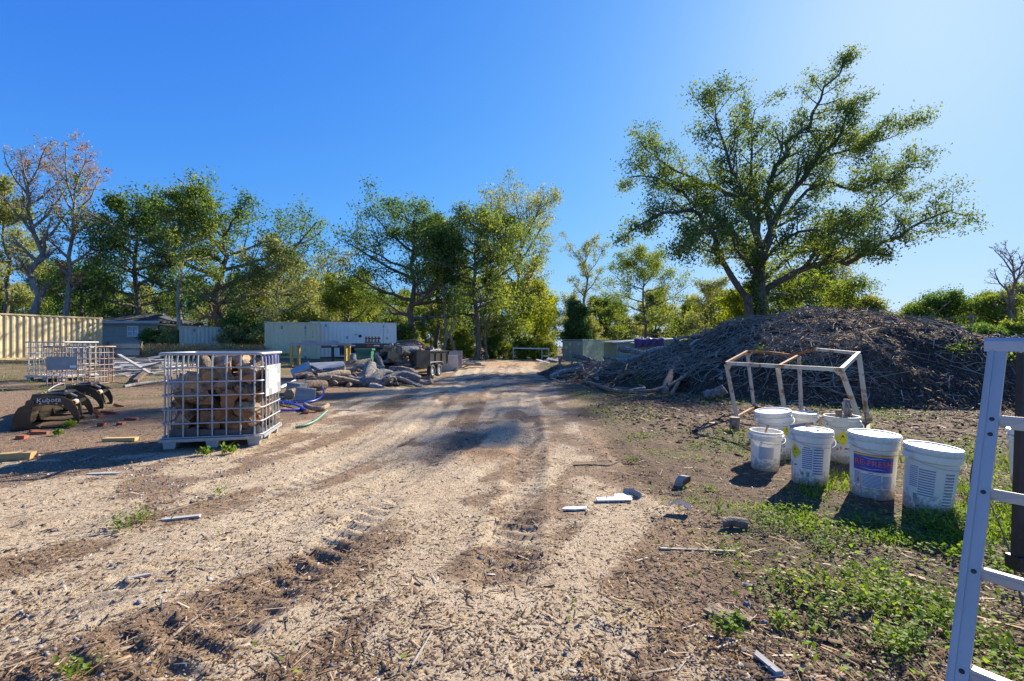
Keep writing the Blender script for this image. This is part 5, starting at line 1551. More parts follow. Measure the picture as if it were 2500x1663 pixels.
    hose([(744, 996, .02), (760, 1006, .02), (790, 1007, .02), (800, 998, .03)], .05, 'log_tan', 'curved_bark', 'curved strip of bark around the tilted brick', 'bark', 12)
    # rubble of grey sheets far down the left side of the track
    for i, (px, py, Y, w, h, yaw, til, lab) in enumerate(((1082, 858, 27.0, 1.7, .95, .1, .15, 'upright grey sheet metal panel behind the trailer'), (1112, 855, 28.5, .8, 1.1, -.1, -.05, 'grey panel with a reddish stain beside the pine trunks'))):
        q = P(px, py, Y); b = gz(q[0], q[1])
        o = MB().box((0, 0, h / 2), (w, .03, h)).build('sheet_panel', M['grey_paint' if i == 0 else 'panel_stain']); o.matrix_basis = Matrix.Translation(Vector((q[0], Y, b - .03))) @ Matrix.Rotation(yaw, 4, 'Z') @ Matrix.Rotation(til, 4, 'X')
        tag(o, lab, 'panel')
    for i in range(14):
        px = rr.uniform(1095, 1165); Y = rr.uniform(27, 33); b = at(px, Y, rr.uniform(.08, .3))
        a = rr.uniform(-.6, .9); L = rr.uniform(.6, 1.6); dv = np.array((math.cos(a), math.sin(a), rr.gauss(.1, .25))) * L / 2
        plank(b - dv, b + dv, rr.uniform(.1, .3), .03, 'plank_grey', 'grey scrap board in the heap beyond the trailer', 'scrap boards beyond the trailer', roll=rr.gauss(0, .5))
    for i in range(12):
        px = rr.uniform(1315, 1368); Y = rr.uniform(30, 38); b = at(px, Y, rr.uniform(.05, .2))
        a = rr.uniform(-.6, .9); L = rr.uniform(.4, 1.1); dv = np.array((math.cos(a), math.sin(a), rr.gauss(0, .2))) * L / 2
        plank(b - dv, b + dv, rr.uniform(.1, .35), .03, 'plank_grey', 'pale scrap board near the green container', 'scrap boards near the green container', roll=rr.gauss(0, .5))


M['hose_green'] = pmat('green_hose', [(0.06, 0.16, 0.11), (0.10, 0.22, 0.16)], 8, 0.5, 0, 0, 0.01, var=0)
M['hose_blue'] = pmat('blue_pipe', [(0.05, 0.07, 0.40), (0.09, 0.12, 0.52)], 8, 0.4, 0, 0, 0.01, var=0)
M['panel_stain'] = pmat('stained_panel', [(0.20, 0.20, 0.21), (0.28, 0.28, 0.29)], 3, 0.6, 0, 0.1, 0.01, spots=(3, 0.5, (0.22, 0.13, 0.12)), var=0)
build_wood()
# ------------------------------------------------------------------ cages, firewood, machines, furniture, buckets, ladder
M['galv'] = pmat('galvanised_steel', [(0.34, 0.335, 0.33), (0.44, 0.435, 0.425)], 12, 0.5, 0.4, 0.1, 0.005, var=0.08)
M['galv_dull'] = pmat('dull_galvanised', [(0.30, 0.31, 0.33), (0.42, 0.43, 0.45)], 10, 0.6, 0.35, 0.1, 0.005, spots=(6, 0.64, (0.24, 0.18, 0.14)), var=0.1)
M['galv_rust'] = pmat('rusting_bar', [(0.30, 0.24, 0.20), (0.40, 0.36, 0.33)], 5, 0.75, 0.2, 0.2, 0.005, spots=(4, 0.48, (0.26, 0.11, 0.04)), var=0.1)
M['black_plastic'] = pmat('black_plastic', [(0.035, 0.04, 0.045), (0.07, 0.075, 0.08)], 5, 0.45, 0, 0.1, 0.01, var=0)
M['label_paper'] = pmat('label_paper', [(0.66, 0.68, 0.66), (0.76, 0.78, 0.75)], 20, 0.7, 0, 0, 0.01, var=0)
M['plate_grey'] = pmat('dull_plate', [(0.20, 0.21, 0.22), (0.30, 0.31, 0.32)], 3, 0.6, 0.2, 0.1, 0.01, spots=(5, 0.62, (0.38, 0.38, 0.37)), var=0.1)


def rrect(w, d, r, k=4):
    """rounded rectangle outline 0..w, 0..d"""
    out = []
    for cx, cy, a in ((w - r, r, -math.pi / 2), (w - r, d - r, 0), (r, d - r, math.pi / 2), (r, r, math.pi)):
        for i in range(k + 1): out.append((cx + r * math.cos(a + math.pi / 2 * i / k), cy + r * math.sin(a + math.pi / 2 * i / k)))
    return out


def cage(name, label, loc, yaw, w=1.2, d=1.0, h=1.3, bar='galv', rails=5, pallet=True, base_z=.17, verts=(7, 6), tilt=0.0, rb=.0105):
    o = thing(name, label, 'wire cage', loc, yaw)
    if tilt: o.matrix_basis = o.matrix_basis @ Matrix.Rotation(tilt, 4, 'Y')
    mt = M[bar]
    zs = np.linspace(base_z, h - .02, rails + 2)
    out = rrect(w, d, .10)
    for i, z in enumerate(zs):
        if i == rails + 1: MB().tube([(x, y, z) for x, y in rrect(w + .03, d + .03, .07)], .021, 8, closed=True).move(Matrix.Translation((-.015, -.015, 0))).build('top_rail', mt, o, smooth=True)
        else: MB().tube([(x, y, z) for x, y in rrect(w + .018, d + .018, .11)], rb, 6, closed=True).move(Matrix.Translation((-.009, -.009, 0))).build('rail', mt, o, smooth=True)
    xs = np.linspace(.09, w - .09, verts[0]); ys = np.linspace(.10, d - .10, verts[1])
    for x in xs:
        for y in (.012, d - .012): MB().tube([(x, y, base_z - .03), (x, y, h - .12), (x, y + (.012 if y < d / 2 else -.012), h - .02)], rb * 1.05, 6).build('upright', mt, o, smooth=True)
    for y in ys:
        for x in (.012, w - .012): MB().tube([(x, y, base_z - .03), (x, y, h - .12), (x + (.012 if x < w / 2 else -.012), y, h - .02)], rb * 1.05, 6).build('upright', mt, o, smooth=True)
    if pallet:
        p = MB()
        for y in (.0, d): p.box((w / 2, y, base_z - .035), (w + .02, .06, .04))
        for x in (.0, w): p.box((x, d / 2, base_z - .0345), (.06, d - .08, .036))
        p.box((w / 2, d / 2, base_z - .02), (w - .08, d - .08, .012))
        pal = p.build('pallet', mt, o)
        for x in (.10, w / 2, w - .10):
            for y in (.06, d / 2, d - .06): MB().prism([(-.065, 0), (.065, 0), (.08, base_z - .062), (-.08, base_z - .062)], -.05, .05, frame=((x, y, 0.003), (1, 0, 0), (0, 0, 1), (0, 1, 0))).build('foot', mt, pal)
    return o


def build_cages():
    O = np.array((-4.66, 6.24)); yaw = math.radians(13.6)
    z = gz(-4.2, 6.6) - .01
    W, D, H = 1.22, 1.10, 1.31
    o = cage('wire_cage', 'galvanised tote cage packed with split firewood beside the track', (O[0], O[1], z), yaw, W, D, H)
    # the cut-down tank inside: dark plastic tray with a ragged rim
    out = rrect(W - .07, D - .07, .16, 6)
    mb = MB(); k = len(out); V = []
    rr = random.Random(3)
    rim = [.07 + .05 * math.sin(i * .55) + rr.uniform(-.02, .02) for i in range(k)]
    for (x, y) in out: V.append((x + .035, y + .035, .175))
    for i, (x, y) in enumerate(out): V.append((x + .035, y + .035, .175 + rim[i]))
    mb.add(V, [(i, (i + 1) % k, k + (i + 1) % k, k + i) for i in range(k)] + [tuple(range(k - 1, -1, -1))])
    mb.build('tank_tray', M['black_plastic'], o, smooth=False)
    # identification plate on the right side
    pl = MB().box((W + .028, D / 2 - .02, .90), (.008, D - .24, .44)).build('side_plate', M['plate_grey'], o)
    MB().box((W + .034, D / 2 - .06, .92), (.004, .42, .27)).build('paper_label', M['label_paper'], pl)
    MB().box((W + .034, D / 2 + .26, .90), (.004, .12, .12)).build('paper_label', M['label_paper'], pl)
    MB().box((W + .034, D / 2 + .02, .735), (.004, .30, .09)).build('paper_label', M['label_paper'], pl)
    MB().box((W + .034, D / 2 - .38, .735), (.004, .09, .10)).build('paper_label', M['label_paper'], pl)
    MB().box((W + .034, D / 2 - .18, 1.09), (.004, .42, .035)).build('paper_label', M['label_paper'], pl)
    # firewood: layers of billets
    c, s = math.cos(yaw), math.sin(yaw)
    rr = random.Random(21)
    def w2(x, y, zz): return np.array((O[0] + c * x - s * y, O[1] + s * x + c * y, z + zz))
    k = 0
    layers = [.27, .41, .55, .69, .83, .96, 1.08]
    for li, lz in enumerate(layers):
        for iy in range(4):
            for ix in range(4):
                top = li == len(layers) - 1
                if top and rr.random() < .45: continue
                x = .20 + ix * .272 + rr.uniform(-.05, .05); y = .18 + iy * .245 + rr.uniform(-.04, .04)
                zz = lz + rr.uniform(-.035, .035) - (.10 if ix == 0 and li > 3 else 0)
                if iy == 0 or (ix == 3 and rr.random() < .5): a = rr.choice((rr.uniform(-.7, .7), rr.uniform(.9, 2.2), rr.uniform(1.2, 1.9)))
                else: a = rr.uniform(0, 3.14)
                L = rr.uniform(.26, .42); r0 = rr.uniform(.075, .115)
                pit = rr.gauss(0, .5)
                dv = np.array((math.cos(a) * math.cos(pit), math.sin(a) * math.cos(pit), math.sin(pit))) * L / 2
                # keep inside the cage
                ex, ey = abs(dv[0]) + r0 * .5, abs(dv[1]) + r0 * .5
                x = min(max(x, ex + .05), W - ex - .05); y = min(max(y, ey + .05), D - ey - .05); zz = max(zz, .30 + abs(dv[2]) * .5)
                p0, p1 = w2(x - dv[0], y - dv[1], zz - dv[2]), w2(x + dv[0], y + dv[1], zz + dv[2])
                k += 1
                kind = rr.random()
                bk = rr.choice(('log_brown', 'log_brown', 'log_tan', 'log_grey')); ct = rr.choice(('cut_orange', 'cut_orange', 'cut_orange', 'cut_tan', 'cut_tan'))
                mb = split_mesh(p0, p1, r0 * 1.45, 1000 + k, rr.uniform(1.4, 2.4)) if kind < .8 else log_mesh(p0, p1, r0, r0 * rr.uniform(.85, 1), .03, 1000 + k, 4, 11)
                lab = ('split' if kind < .8 else 'round') + {'log_brown': ' dark barked', 'log_tan': ' tan barked', 'log_grey': ' grey barked'}[bk] + ' firewood billet inside the tote cage'
                if top: lab = 'firewood billet on top of the pile in the tote cage'
                put_log(mb, bk, ct, lab, 'firewood on top of the caged pile' if top else lab + 's', 'firewood_log', 'firewood')
    for (x, y, zz, a, L, r0, lab) in ((.72, .45, 1.16, .1, .40, .13, 'fat round firewood log with a sawn face crowning the pile'), (1.0, .30, 1.04, 1.3, .38, .10, 'upright orange-brown billet in the upper corner by the plate')):
        dv = np.array((math.cos(a), math.sin(a), .05 if L > .39 else .9)) * L / 2 / (1.0 if L > .39 else 1.3)
        put_log(log_mesh(w2(x, y, zz) - dv, w2(x, y, zz) + dv, r0, r0 * .95, .02, int(x * 99), 4, 14), 'log_tan', 'cut_tan', lab, None, 'firewood_log', 'firewood')
    # two empty cages farther left
    q = G(62, 930)
    o = cage('wire_cage', 'empty pale tote cage on a white pallet near the tan container', (q[0], q[1], q[2]), math.radians(-6), 1.38, 1.2, 1.30, 'galv', rb=.011)
    MB().box((.65, 1.17, .95), (.55, .01, .4)).build('side_plate', M['plate_grey'], o)
    q = G(106, 944)
    o = cage('wire_cage', 'rusty bottomless tote cage with a dull grey plate behind the grapple', (q[0], q[1], q[2]), math.radians(4), 1.26, 1.1, 1.22, 'galv_rust', pallet=False, base_z=.06, rb=.011)
    MB().box((.55, -.018, .70), (.86, .012, .40)).build('side_plate', M['plate_grey'], o)
    MB().box((.86, -.026, .60), (.18, .004, .07)).build('paper_label', M['label_paper'], o)
    MB().box((.95, 1.11, .72), (.45, .012, .4)).build('side_plate', M['plate_grey'], o)


build_cages()

M['gloss_black'] = pmat('gloss_black_painted_sheen', [(0.022, 0.019, 0.016), (0.045, 0.038, 0.03)], 3, 0.2, 0.0, 0.03, 0.004, spots=(2, 0.56, (0.12, 0.088, 0.055)), var=0)  # bronze patches put the ground's reflected light into the black colour
M['brass'] = pmat('brass_fitting', [(0.55, 0.42, 0.10), (0.65, 0.5, 0.15)], 8, 0.35, 0.6, 0, 0.01)
M['steel'] = pmat('bare_steel', [(0.35, 0.36, 0.38), (0.5, 0.51, 0.53)], 12, 0.3, 0.8, 0, 0.01)
M['orange_tape'] = pmat('orange_decal', [(0.75, 0.30, 0.05), (0.8, 0.36, 0.08)], 8, 0.5, 0, 0, 0.01, var=0)


def build_grapple():
    O = G(24, 1052); O = np.array((O[0], O[1], gz(O[0], O[1]) - .02))
    Sv = np.array((.848, .528, 0.0)); Wv = np.array((-.528, .848, 0.0)); Zv = np.array((0, 0, 1.0))
    o = thing('grapple_attachment', 'glossy black root grapple with four curved claws on the ground', 'grapple', O)
    fr = lambda w: (O + Wv * w, Sv, Zv, Wv)
    def q(s, z, w): return O + Sv * s + Zv * z + Wv * w
    plate = [(0, 0), (.02, .12), (.05, .30), (.10, .40), (.17, .435), (.24, .42), (.265, .35), (.245, .25), (.24, .17), (.27, .10), (.36, .06), (.55, .055), (.75, .10), (.78, .06), (.6, -.01), (.3, -.02)]
    claw = []
    for t in np.linspace(0, 1, 12):     # outer arc
        a = math.radians(172 - 195 * t)
        claw.append((.52 + .40 * math.cos(a) * (1.0 + .0 * t) - .03, .22 + .36 * math.sin(a)))
    inner = []
    for t in np.linspace(1, 0, 10):
        a = math.radians(168 - 178 * t)
        inner.append((.47 + .255 * math.cos(a), .19 + .25 * math.sin(a)))
    claw = [(.20, .46), (.24, .53), (.36, .575), (.50, .58), (.62, .555), (.72, .49), (.80, .38), (.845, .25), (.85, .15), (.83, .085), (.795, .115), (.775, .19), (.735, .27), (.67, .345), (.58, .40), (.47, .42), (.36, .415), (.28, .40), (.22, .40)]
    for w in (0.0, 3.45):
        MB().prism(plate, -.018, .018, frame=fr(w)).build('side_plate', M['gloss_black'], o, True)
    for w in (.9, 1.75, 2.6):
        MB().prism([(.05, .0), (.09, .2), (.13, .2), (.16, .08), (.45, .05), (.74, .10), (.77, .06), (.55, -.01), (.2, -.02)], -.015, .015, frame=fr(w)).build('lower_tine', M['gloss_black'], o, True)
    # back panel with slats
    for k in range(6):
        MB().bar(q(.09 + .012 * k, .06 + .055 * k, .02), q(.09 + .012 * k, .06 + .055 * k, 3.43), .02, .05).build('back_slat', M['gloss_black'], o, True)
    MB().tube([q(.22, .44, .0), q(.22, .44, 3.45)], .045, 12).build('pivot_tube', M['gloss_black'], o, True, True)
    for j, w0 in enumerate((.02, 2.02)):
        jaw = MB().prism([(.20, .50), (.23, .60), (.62, .60), (.64, .57), (.4, .565), (.3, .5)], .12, .92, frame=fr(w0)).build('jaw_hood', M['gloss_black'], o, True)
        for k in range(3): MB().box(q(.30, .603, w0 + .3 + .2 * k), (.03, .03, .008)).build('bolt', M['brass'], jaw)
        for w in (w0, w0 + 1.02):
            cl = MB().prism(claw, -.02, .02, frame=fr(w)).build('claw', M['gloss_black'], o, True)
            for s_, z_ in ((.36, .45), (.46, .455), (.56, .44), (.64, .40)): MB().lathe([(0, .008), (.013, .008), (.013, 0)], 8).move(Matrix(((Sv[0], 0, -Wv[0], q(s_, z_, w - .021)[0]), (Sv[1], 0, -Wv[1], q(s_, z_, w - .021)[1]), (0, 1, 0, q(s_, z_, 0)[2]), (0, 0, 0, 1)))).build('bolt', M['brass'], cl)
            MB().tube([q(.24, .47, w - .05), q(.24, .47, w + .05)], .055, 12).build('pivot_boss', M['gloss_black'], cl, smooth=True)
        MB().tube([q(.72, .40, w0 + .02), q(.72, .40, w0 + 1.0)], .042, 12).build('cross_tube', M['gloss_black'], o, True, True)
        MB().tube([q(.73, .425, w0 + .12), q(.73, .425, w0 + .24)], .046, 12, False).build('decal_band', M['orange_tape'], o, True, True)
        MB().tube([q(.73, .425, w0 + .24), q(.73, .425, w0 + .36)], .046, 12, False).build('decal_band', M['white_print'], o, True, True)
        cy = MB().tube([q(.30, .56, w0 + .5), q(.56, .60, w0 + .5)], .04, 12).build('hydraulic_cylinder', M['gloss_black'], o, True, True)
        MB().tube([q(.56, .60, w0 + .5), q(.72, .50, w0 + .5)], .02, 10).build('piston_rod', M['steel'], cy, smooth=True)
        MB().prism([(.70, .46), (.76, .40), (.80, .2), (.78, .14), (.74, .3)], .45, .55, frame=fr(w0)).build('claw_brace', M['gloss_black'], o, True)
    hp = [q(.15, .5, .9), q(.25, .66, 1.3), q(.3, .68, 1.8), q(.2, .5, 2.2)]
    MB().tube(curve_pts(hp, 14), .007, 6).build('hydraulic_hose', M['white_print'], o, True, True)
    # maker's word on the near claw
    v, f = text_mesh('Kubota', .098)
    U = Sv; base = q(.47, .503, -.023)
    MB().add(base + v[:, :1] * U * 1.05 + v[:, 1:2] * (Zv + .06 * Sv), f).build('lettering', M['white_print'], o, True)


build_grapple()

M['trailer_black'] = pmat('trailer_black', [(0.016, 0.016, 0.02), (0.035, 0.035, 0.042)], 4, 0.35, 0, 0.05, 0.005, spots=(4, 0.66, (0.09, 0.085, 0.09)), var=0)
M['tyre'] = pmat('tyre_rubber', [(0.03, 0.03, 0.03), (0.07, 0.066, 0.062)], 14, 0.85, 0, 0.2, 0.005)
M['rim'] = pmat('wheel_rim', [(0.45, 0.46, 0.48), (0.58, 0.59, 0.6)], 8, 0.35, 0.5, 0, 0.01, var=0)
M['red_tape'] = pmat('red_reflector', [(0.60, 0.03, 0.02), (0.7, 0.05, 0.03)], 8, 0.35, 0, 0, 0.01, var=0)
M['bin_green'] = pmat('bin_green', [(0.035, 0.16, 0.09), (0.055, 0.20, 0.12)], 4, 0.4, 0, 0.05, 0.01, var=0)
M['barrel_blue'] = pmat('barrel_blue', [(0.03, 0.04, 0.32), (0.05, 0.06, 0.42)], 4, 0.35, 0, 0.03, 0.01, var=0)
M['bench_top'] = pmat('bench_top', [(0.26, 0.25, 0.27), (0.36, 0.35, 0.37)], 8, 0.7, 0, 0.2, 0.01, (0.2, 1, 1), var=0)
M['bench_leg'] = pmat('bench_leg', [(0.46, 0.29, 0.05), (0.58, 0.38, 0.08)], 8, 0.7, 0, 0.2, 0.01, (1, 1, 0.2), var=0.1)


def wheel(parent, c, ax, r=.29, w=.18):
    """tyre with a spoked rim; ax = unit axle vector pointing out"""
    ax = np.asarray(ax, float); up = np.array((0, 0, 1.0)); t = np.cross(up, ax)
    M4 = Matrix(((t[0], up[0], ax[0], c[0]), (t[1], up[1], ax[1], c[1]), (t[2], up[2], ax[2], c[2]), (0, 0, 0, 1)))
    ty = MB().lathe([(r * .62, -w / 2), (r * .9, -w / 2), (r, -w / 2 * .7), (r, w / 2 * .7), (r * .9, w / 2), (r * .62, w / 2), (r * .6, 0)], 28).move(M4).build('tyre', M['tyre'], parent, True, True)
    MB().lathe([(r * .63, w * .42), (r * .58, w * .34), (r * .5, w * .15), (0, w * .15)], 24).move(M4).build('rim', M['rim'], parent, True, True)
    sp = MB()
    for k in range(8):
        a = k * math.pi / 4
        sp.bar((.05 * math.cos(a), .05 * math.sin(a), w * .24), (r * .56 * math.cos(a), r * .56 * math.sin(a), w * .30), .045, .03)
    sp.lathe([(0, w * .36), (.05, w * .34), (.06, w * .2)], 12)
    sp.move(M4).build('spokes', M['rim'], parent, True)
    return ty


def build_trailers():
    R = np.array((-4.55, 22.0)); d = np.array((1.1, 4.1)); d /= np.linalg.norm(d)   # rear right corner and travel direction
    n = np.array((d[1], -d[0]))                                                       # towards the road side
    gzr = gz(R[0] - .8, R[1] + 1.5)
    o = thing('dump_trailer', 'black dump trailer loaded with logs, rear door swung open', 'trailer', (R[0], R[1], gzr))
    def w(a, b, z): return np.array((R[0] + d[0] * a + n[0] * b, R[1] + d[1] * a + n[1] * b, gzr + z))
    L, Wd, zf, zt = 3.9, 1.95, .62, 1.22
    def quadbox(a0, a1, b0, b1, z0, z1):
        v = [w(a, b, z) for a in (a0, a1) for b in (b0, b1) for z in (z0, z1)]
        return MB().add(v, [(0, 1, 3, 2), (4, 6, 7, 5), (0, 4, 5, 1), (2, 3, 7, 6), (0, 2, 6, 4), (1, 5, 7, 3)])
    tb = M['trailer_black']
    quadbox(0, L, -Wd, 0, zf - .08, zf).build('bed_floor', tb, o, True)
    quadbox(0, L, -.05, 0, zf + .003, zt).build('side_panel', tb, o, True)
    quadbox(0, L, -Wd, -Wd + .05, zf + .003, zt).build('side_panel', tb, o, True)
    quadbox(L - .05, L, -Wd + .053, -.053, zf + .003, zt).build('front_panel', tb, o, True)
    for a in np.linspace(1.5, L - .06, 4): quadbox(a, a + .06, .002, .05, zf, zt - .06).build('stake', tb, o, True)
    quadbox(-.02, L + .02, -.06, .06, zt + .003, zt + .06).build('top_rail', tb, o, True)
    quadbox(-.02, L + .02, -Wd - .01, -Wd + .06, zt + .003, zt + .06).build('top_rail', tb, o, True)
    for b in (-.45, -Wd + .45): quadbox(.1, L + .3, b - .05, b + .05, zf - .26, zf - .085).build('chassis_beam', tb, o, True)
    quadbox(-.06, .06, -Wd, -.0, zf - .22, zf - .083).build('rear_crossmember', tb, o, True)
    MB().box(w(-.075, -.12, zf - .15), (.10, .03, .05)).build('tail_lamp', M['red_tape'], o, True)
    MB().box(w(-.075, -Wd + .12, zf - .15), (.10, .03, .05)).build('tail_lamp', M['red_tape'], o, True)
    # door folded back along the road side
    v = [w(a, b, z) for a, b in ((0, .06), (.0, .10), (1.0, .34), (1.0, .30)) for z in (zf - .05, zt + .12)]
    MB().add(v, [(0, 1, 3, 2), (2, 3, 5, 4), (4, 5, 7, 6), (6, 7, 1, 0), (0, 2, 4, 6), (1, 7, 5, 3)]).build('rear_door', tb, o, True)
    for i, a in enumerate((1.35, 2.15)):
        for b, s in ((.22, 1), (-Wd - .22, -1)):
            wheel(o, w(a, b, .30), np.array((n[0], n[1], 0)) * s, .31, .2)
    for b0, b1 in ((.07, .36), (-Wd - .36, -Wd - .07)):
        ms = MB()
        prof = [(.9, .55), (1.0, .68), (1.2, .72), (2.3, .72), (2.5, .68), (2.6, .55)]
        for (a0, z0), (a1, z1) in zip(prof[:-1], prof[1:]):
            vv = [w(a, b, z) for a, z in ((a0, z0), (a1, z1)) for b in (b0, b1)] + [w(a, b, z + .025) for a, z in ((a0, z0), (a1, z1)) for b in (b0, b1)]
            ms.add(vv, [(0, 1, 3, 2), (4, 6, 7, 5), (0, 4, 5, 1), (1, 5, 7, 3), (3, 7, 6, 2), (2, 6, 4, 0)])
        ms.build('mudguard', M['grey_print'], o, True)
    MB().tube([w(L, -Wd / 2, zf - .15), w(L + 1.1, -Wd / 2, zf - .2)], .05, 8).build('drawbar', tb, o, True)
    MB().tube([w(-.1, -.9, zf + .07), w(-.12, -.1, zf + .03)], .035, 8).build('lift_ram', M['steel'], o, True)
    # its load
    rr = random.Random(31)
    for i in range(78):
        a = rr.uniform(-.15, 2.9); b = -rr.uniform(.18, Wd - .18)
        e = math.sqrt(max(0, 1 - ((b + Wd / 2) / (Wd / 2)) ** 2)) * (1 - .18 * abs(a - 1.3))
        lev = rr.random()
        z = zf + .1 + lev * (.30 + .68 * e)
        r0 = rr.uniform(.06, .12) if rr.random() < .72 else rr.uniform(.13, .21)
        Lg = rr.uniform(.6, 1.5); an = rr.gauss(0, .75)
        if a < .3: an = rr.gauss(1.2, .5); Lg *= .7
        dv = np.array((n[0] * math.cos(an) + d[0] * math.sin(an), n[1] * math.cos(an) + d[1] * math.sin(an), rr.gauss(0, .16))) * Lg / 2
        b = min(max(b, -Wd + .12 + abs(math.cos(an)) * Lg / 2), -.12 - abs(math.cos(an)) * Lg / 2) if abs(math.cos(an)) * Lg < Wd - .3 else -Wd / 2
        c = w(a, b, z)
        put_log(log_mesh(c - dv, c + dv, r0, r0 * rr.uniform(.7, 1), .05, 2000 + i, 6, 9, knots=int(rr.random() < .25)), (CL := rr.choice((('dark brown', 'brown', 'log_brown'), ('silvery grey', 'grey', 'log_grey'), ('pale tan', 'tan', 'log_tan'))))[2], rr.choice(('cut_tan', 'cut_grey', 'cut_orange')), CL[0] + ' crooked log in the load on the black dump trailer', CL[1] + ' logs loaded on the dump trailer')
    c = w(-.12, -.82, zf + .48); dv = np.array((d[0] * .3, d[1] * .3, .06))
    put_log(log_mesh(c - dv, c + dv, .22, .21, .02, 61, 5, 16), 'log_tan', 'cut_tan', 'fat sawn log facing us in the middle of the trailer load')
    # flatbed trailer behind
    Y = 27.5
    x0, x1 = (786 - CX) / F * Y, (972 - CX) / F * Y
    zd = HC - (838 - HZ) / F * Y; b0 = gz((x0 + x1) / 2, Y)
    o = thing('flatbed_trailer', 'black flatbed trailer with red and white tape behind the green bin', 'trailer', ((x0 + x1) / 2, Y, b0))
    MB().box(((x0 + x1) / 2, Y + 1.1, zd - .04), (x1 - x0, 2.3, .06)).build('deck', M['bark_mid'], o, True)
    MB().box(((x0 + x1) / 2, Y - .07, zd - .14), (x1 - x0, .10, .26)).build('side_beam', tb, o, True)
    MB().box(((x0 + x1) / 2 + .4, Y + .9, zd - .35), (x1 - x0 - 1.2, .16, .5)).build('main_beam', tb, o, True)
    for k, px in enumerate((795, 818, 848, 862, 905, 921)):
        x = (px - CX) / F * Y
        MB().box((x, Y - .124, zd - .14), (.34, .008, .07)).build('reflector', M['red_tape'] if k % 2 == 0 or k == 4 else M['white_print'], o, True)
    for x in (x0 + .4, (x0 + x1) / 2, x1 - .4): MB().box((x, Y + .6, (zd - .3 + b0) / 2), (.14, .14, zd - .25 - b0)).build('landing_leg', tb, o, True)
    mf = MB().box(((841 - CX) / F * Y, Y - .2, (zd - .26 + HC - (868 - HZ) / F * Y) / 2), (.42, .03, zd - .26 - (HC - (868 - HZ) / F * Y))).build('mud_flap', M['dark_void'], o, True)
    MB().box(((841 - CX) / F * Y, Y - .22, HC - (866 - HZ) / F * Y), (.36, .012, .05)).build('reflector', M['red_tape'], mf)
    MB().box(((x0 + x1) / 2 + 1.0, Y + .6, (zd + b0) / 2 - .1), (1.6, .5, .7)).build('tool_box', tb, o, True)
    # broken pallet standing on the flatbed
    xp = (906 - CX) / F * Y
    o = thing('wooden_pallet', 'small broken brown pallet standing up on the flatbed', 'pallet', (xp, Y + .3, zd))
    for k, px in enumerate((890, 897.5, 905, 913, 921)):
        x = (px - CX) / F * Y
        MB().box((x, Y + .3, zd + .20), (.105, .02, .37), rotm(0, rr.gauss(0, .04))).build('slat', M['tan_brown'], o, True)
    for z in (.05, .28): MB().box((xp, Y + .335, zd + z), (.95, .04, .07)).build('bearer', M['tan_brown'], o, True)
    # green bin
    q = G(891, 892); q = at(891, 24.2)
    o = thing('waste_bin', 'green plastic wheeled bin standing among the logs', 'bin', q, .05)
    zb = HC - (853 - HZ) / F * 24.2 - q[2]
    def ring(wd, dp, z): return [(x - wd / 2, y - dp / 2, z) for x, y in rrect(wd, dp, .07, 3)]
    mb = MB(); ls = [ring(.66, .6, .02), ring(.78, .68, zb - .2), ring(.78, .68, zb - .04)]
    kk = len(ls[0])
    mb.add([p for l in ls for p in l], [(i * kk + j, i * kk + (j + 1) % kk, (i + 1) * kk + (j + 1) % kk, (i + 1) * kk + j) for i in range(2) for j in range(kk)] + [tuple(range(kk - 1, -1, -1))])
    mb.build('body', M['bin_green'], o)
    MB().prism(ring(.90, .80, 0) and [(p[0], p[1]) for p in ring(.90, .80, 0)], zb - .05, zb + .0).build('rim', M['bin_green'], o)
    MB().prism([(p[0], p[1]) for p in ring(.88, .78, 0)], zb + .003, zb + .045).build('lid', M['bin_green'], o)
    for k in range(9): MB().box((-.28 + .07 * k, -.365, zb - .16), (.02, .03, .10)).build('rib', M['bin_green'], o)
    MB().tube([(-.34, -.37, zb - .08), (-.2, -.40, zb - .26), (.2, -.40, zb - .26), (.34, -.37, zb - .08)], .022, 8).build('handle', M['bin_green'], o)
    # orange strip beside it
    q = P(921, 885, 22.5); b = gz(q[0], q[1])
    plank(np.array((q[0], q[1], b)), np.array((q[0] + .02, q[1], b + .85)), .09, .02, 'orange_tape', 'bright orange upright strip between the green bin and the trailer', name='marker_strip', cat='marker')
    # work bench
    ba, bb = at(712, 24.0), at(851, 25.0)
    za = HC - (838 - HZ) / F * 24.2
    o = thing('work_bench', 'tall work bench with a grey top and yellow timber legs', 'bench', (ba + bb) / 2)
    u = (bb - ba)[:2] / np.linalg.norm((bb - ba)[:2]); nn = np.array((-u[1], u[0]))
    c0 = ba[:2] - u * .12 - nn * .05; c1 = bb[:2] + u * .16 - nn * .05
    v = [np.array((*p, z)) for p in (c0, c1, c1 + nn * .75, c0 + nn * .75) for z in (za - .12, za)]
    MB().add(v, [(0, 2, 3, 1), (2, 4, 5, 3), (4, 6, 7, 5), (6, 0, 1, 7), (1, 3, 5, 7), (0, 6, 4, 2)]).build('bench_top', M['bench_top'], o, True)
    for p in (c0 + u * .12 + nn * .06, c0 + u * .42 + nn * .66, c1 - u * .30 + nn * .06, c1 - u * .10 + nn * .66):
        z0 = gz(p[0], p[1]) - .06
        MB().box((p[0], p[1], (z0 + za - .123) / 2), (.12, .12, za - .123 - z0)).build('leg', M['bench_leg'], o, True)
    plank(np.array((*(c0 + u * .62 + nn * .3), za + .07)), np.array((*(c1 - u * .62 + nn * .34), za + .07)), .16, .13, 'plank_grey', 'rough grey beam lying on the work bench', name='squared_timber', cat='beam')
    # timber skids under the bench and grey sheet leaning before it
    plank(at(720, 25.5, .05), at(800, 26.5, .05), .14, .1, 'log_tan', 'brown timber lying on the ground under the bench', name='squared_timber', cat='beam')
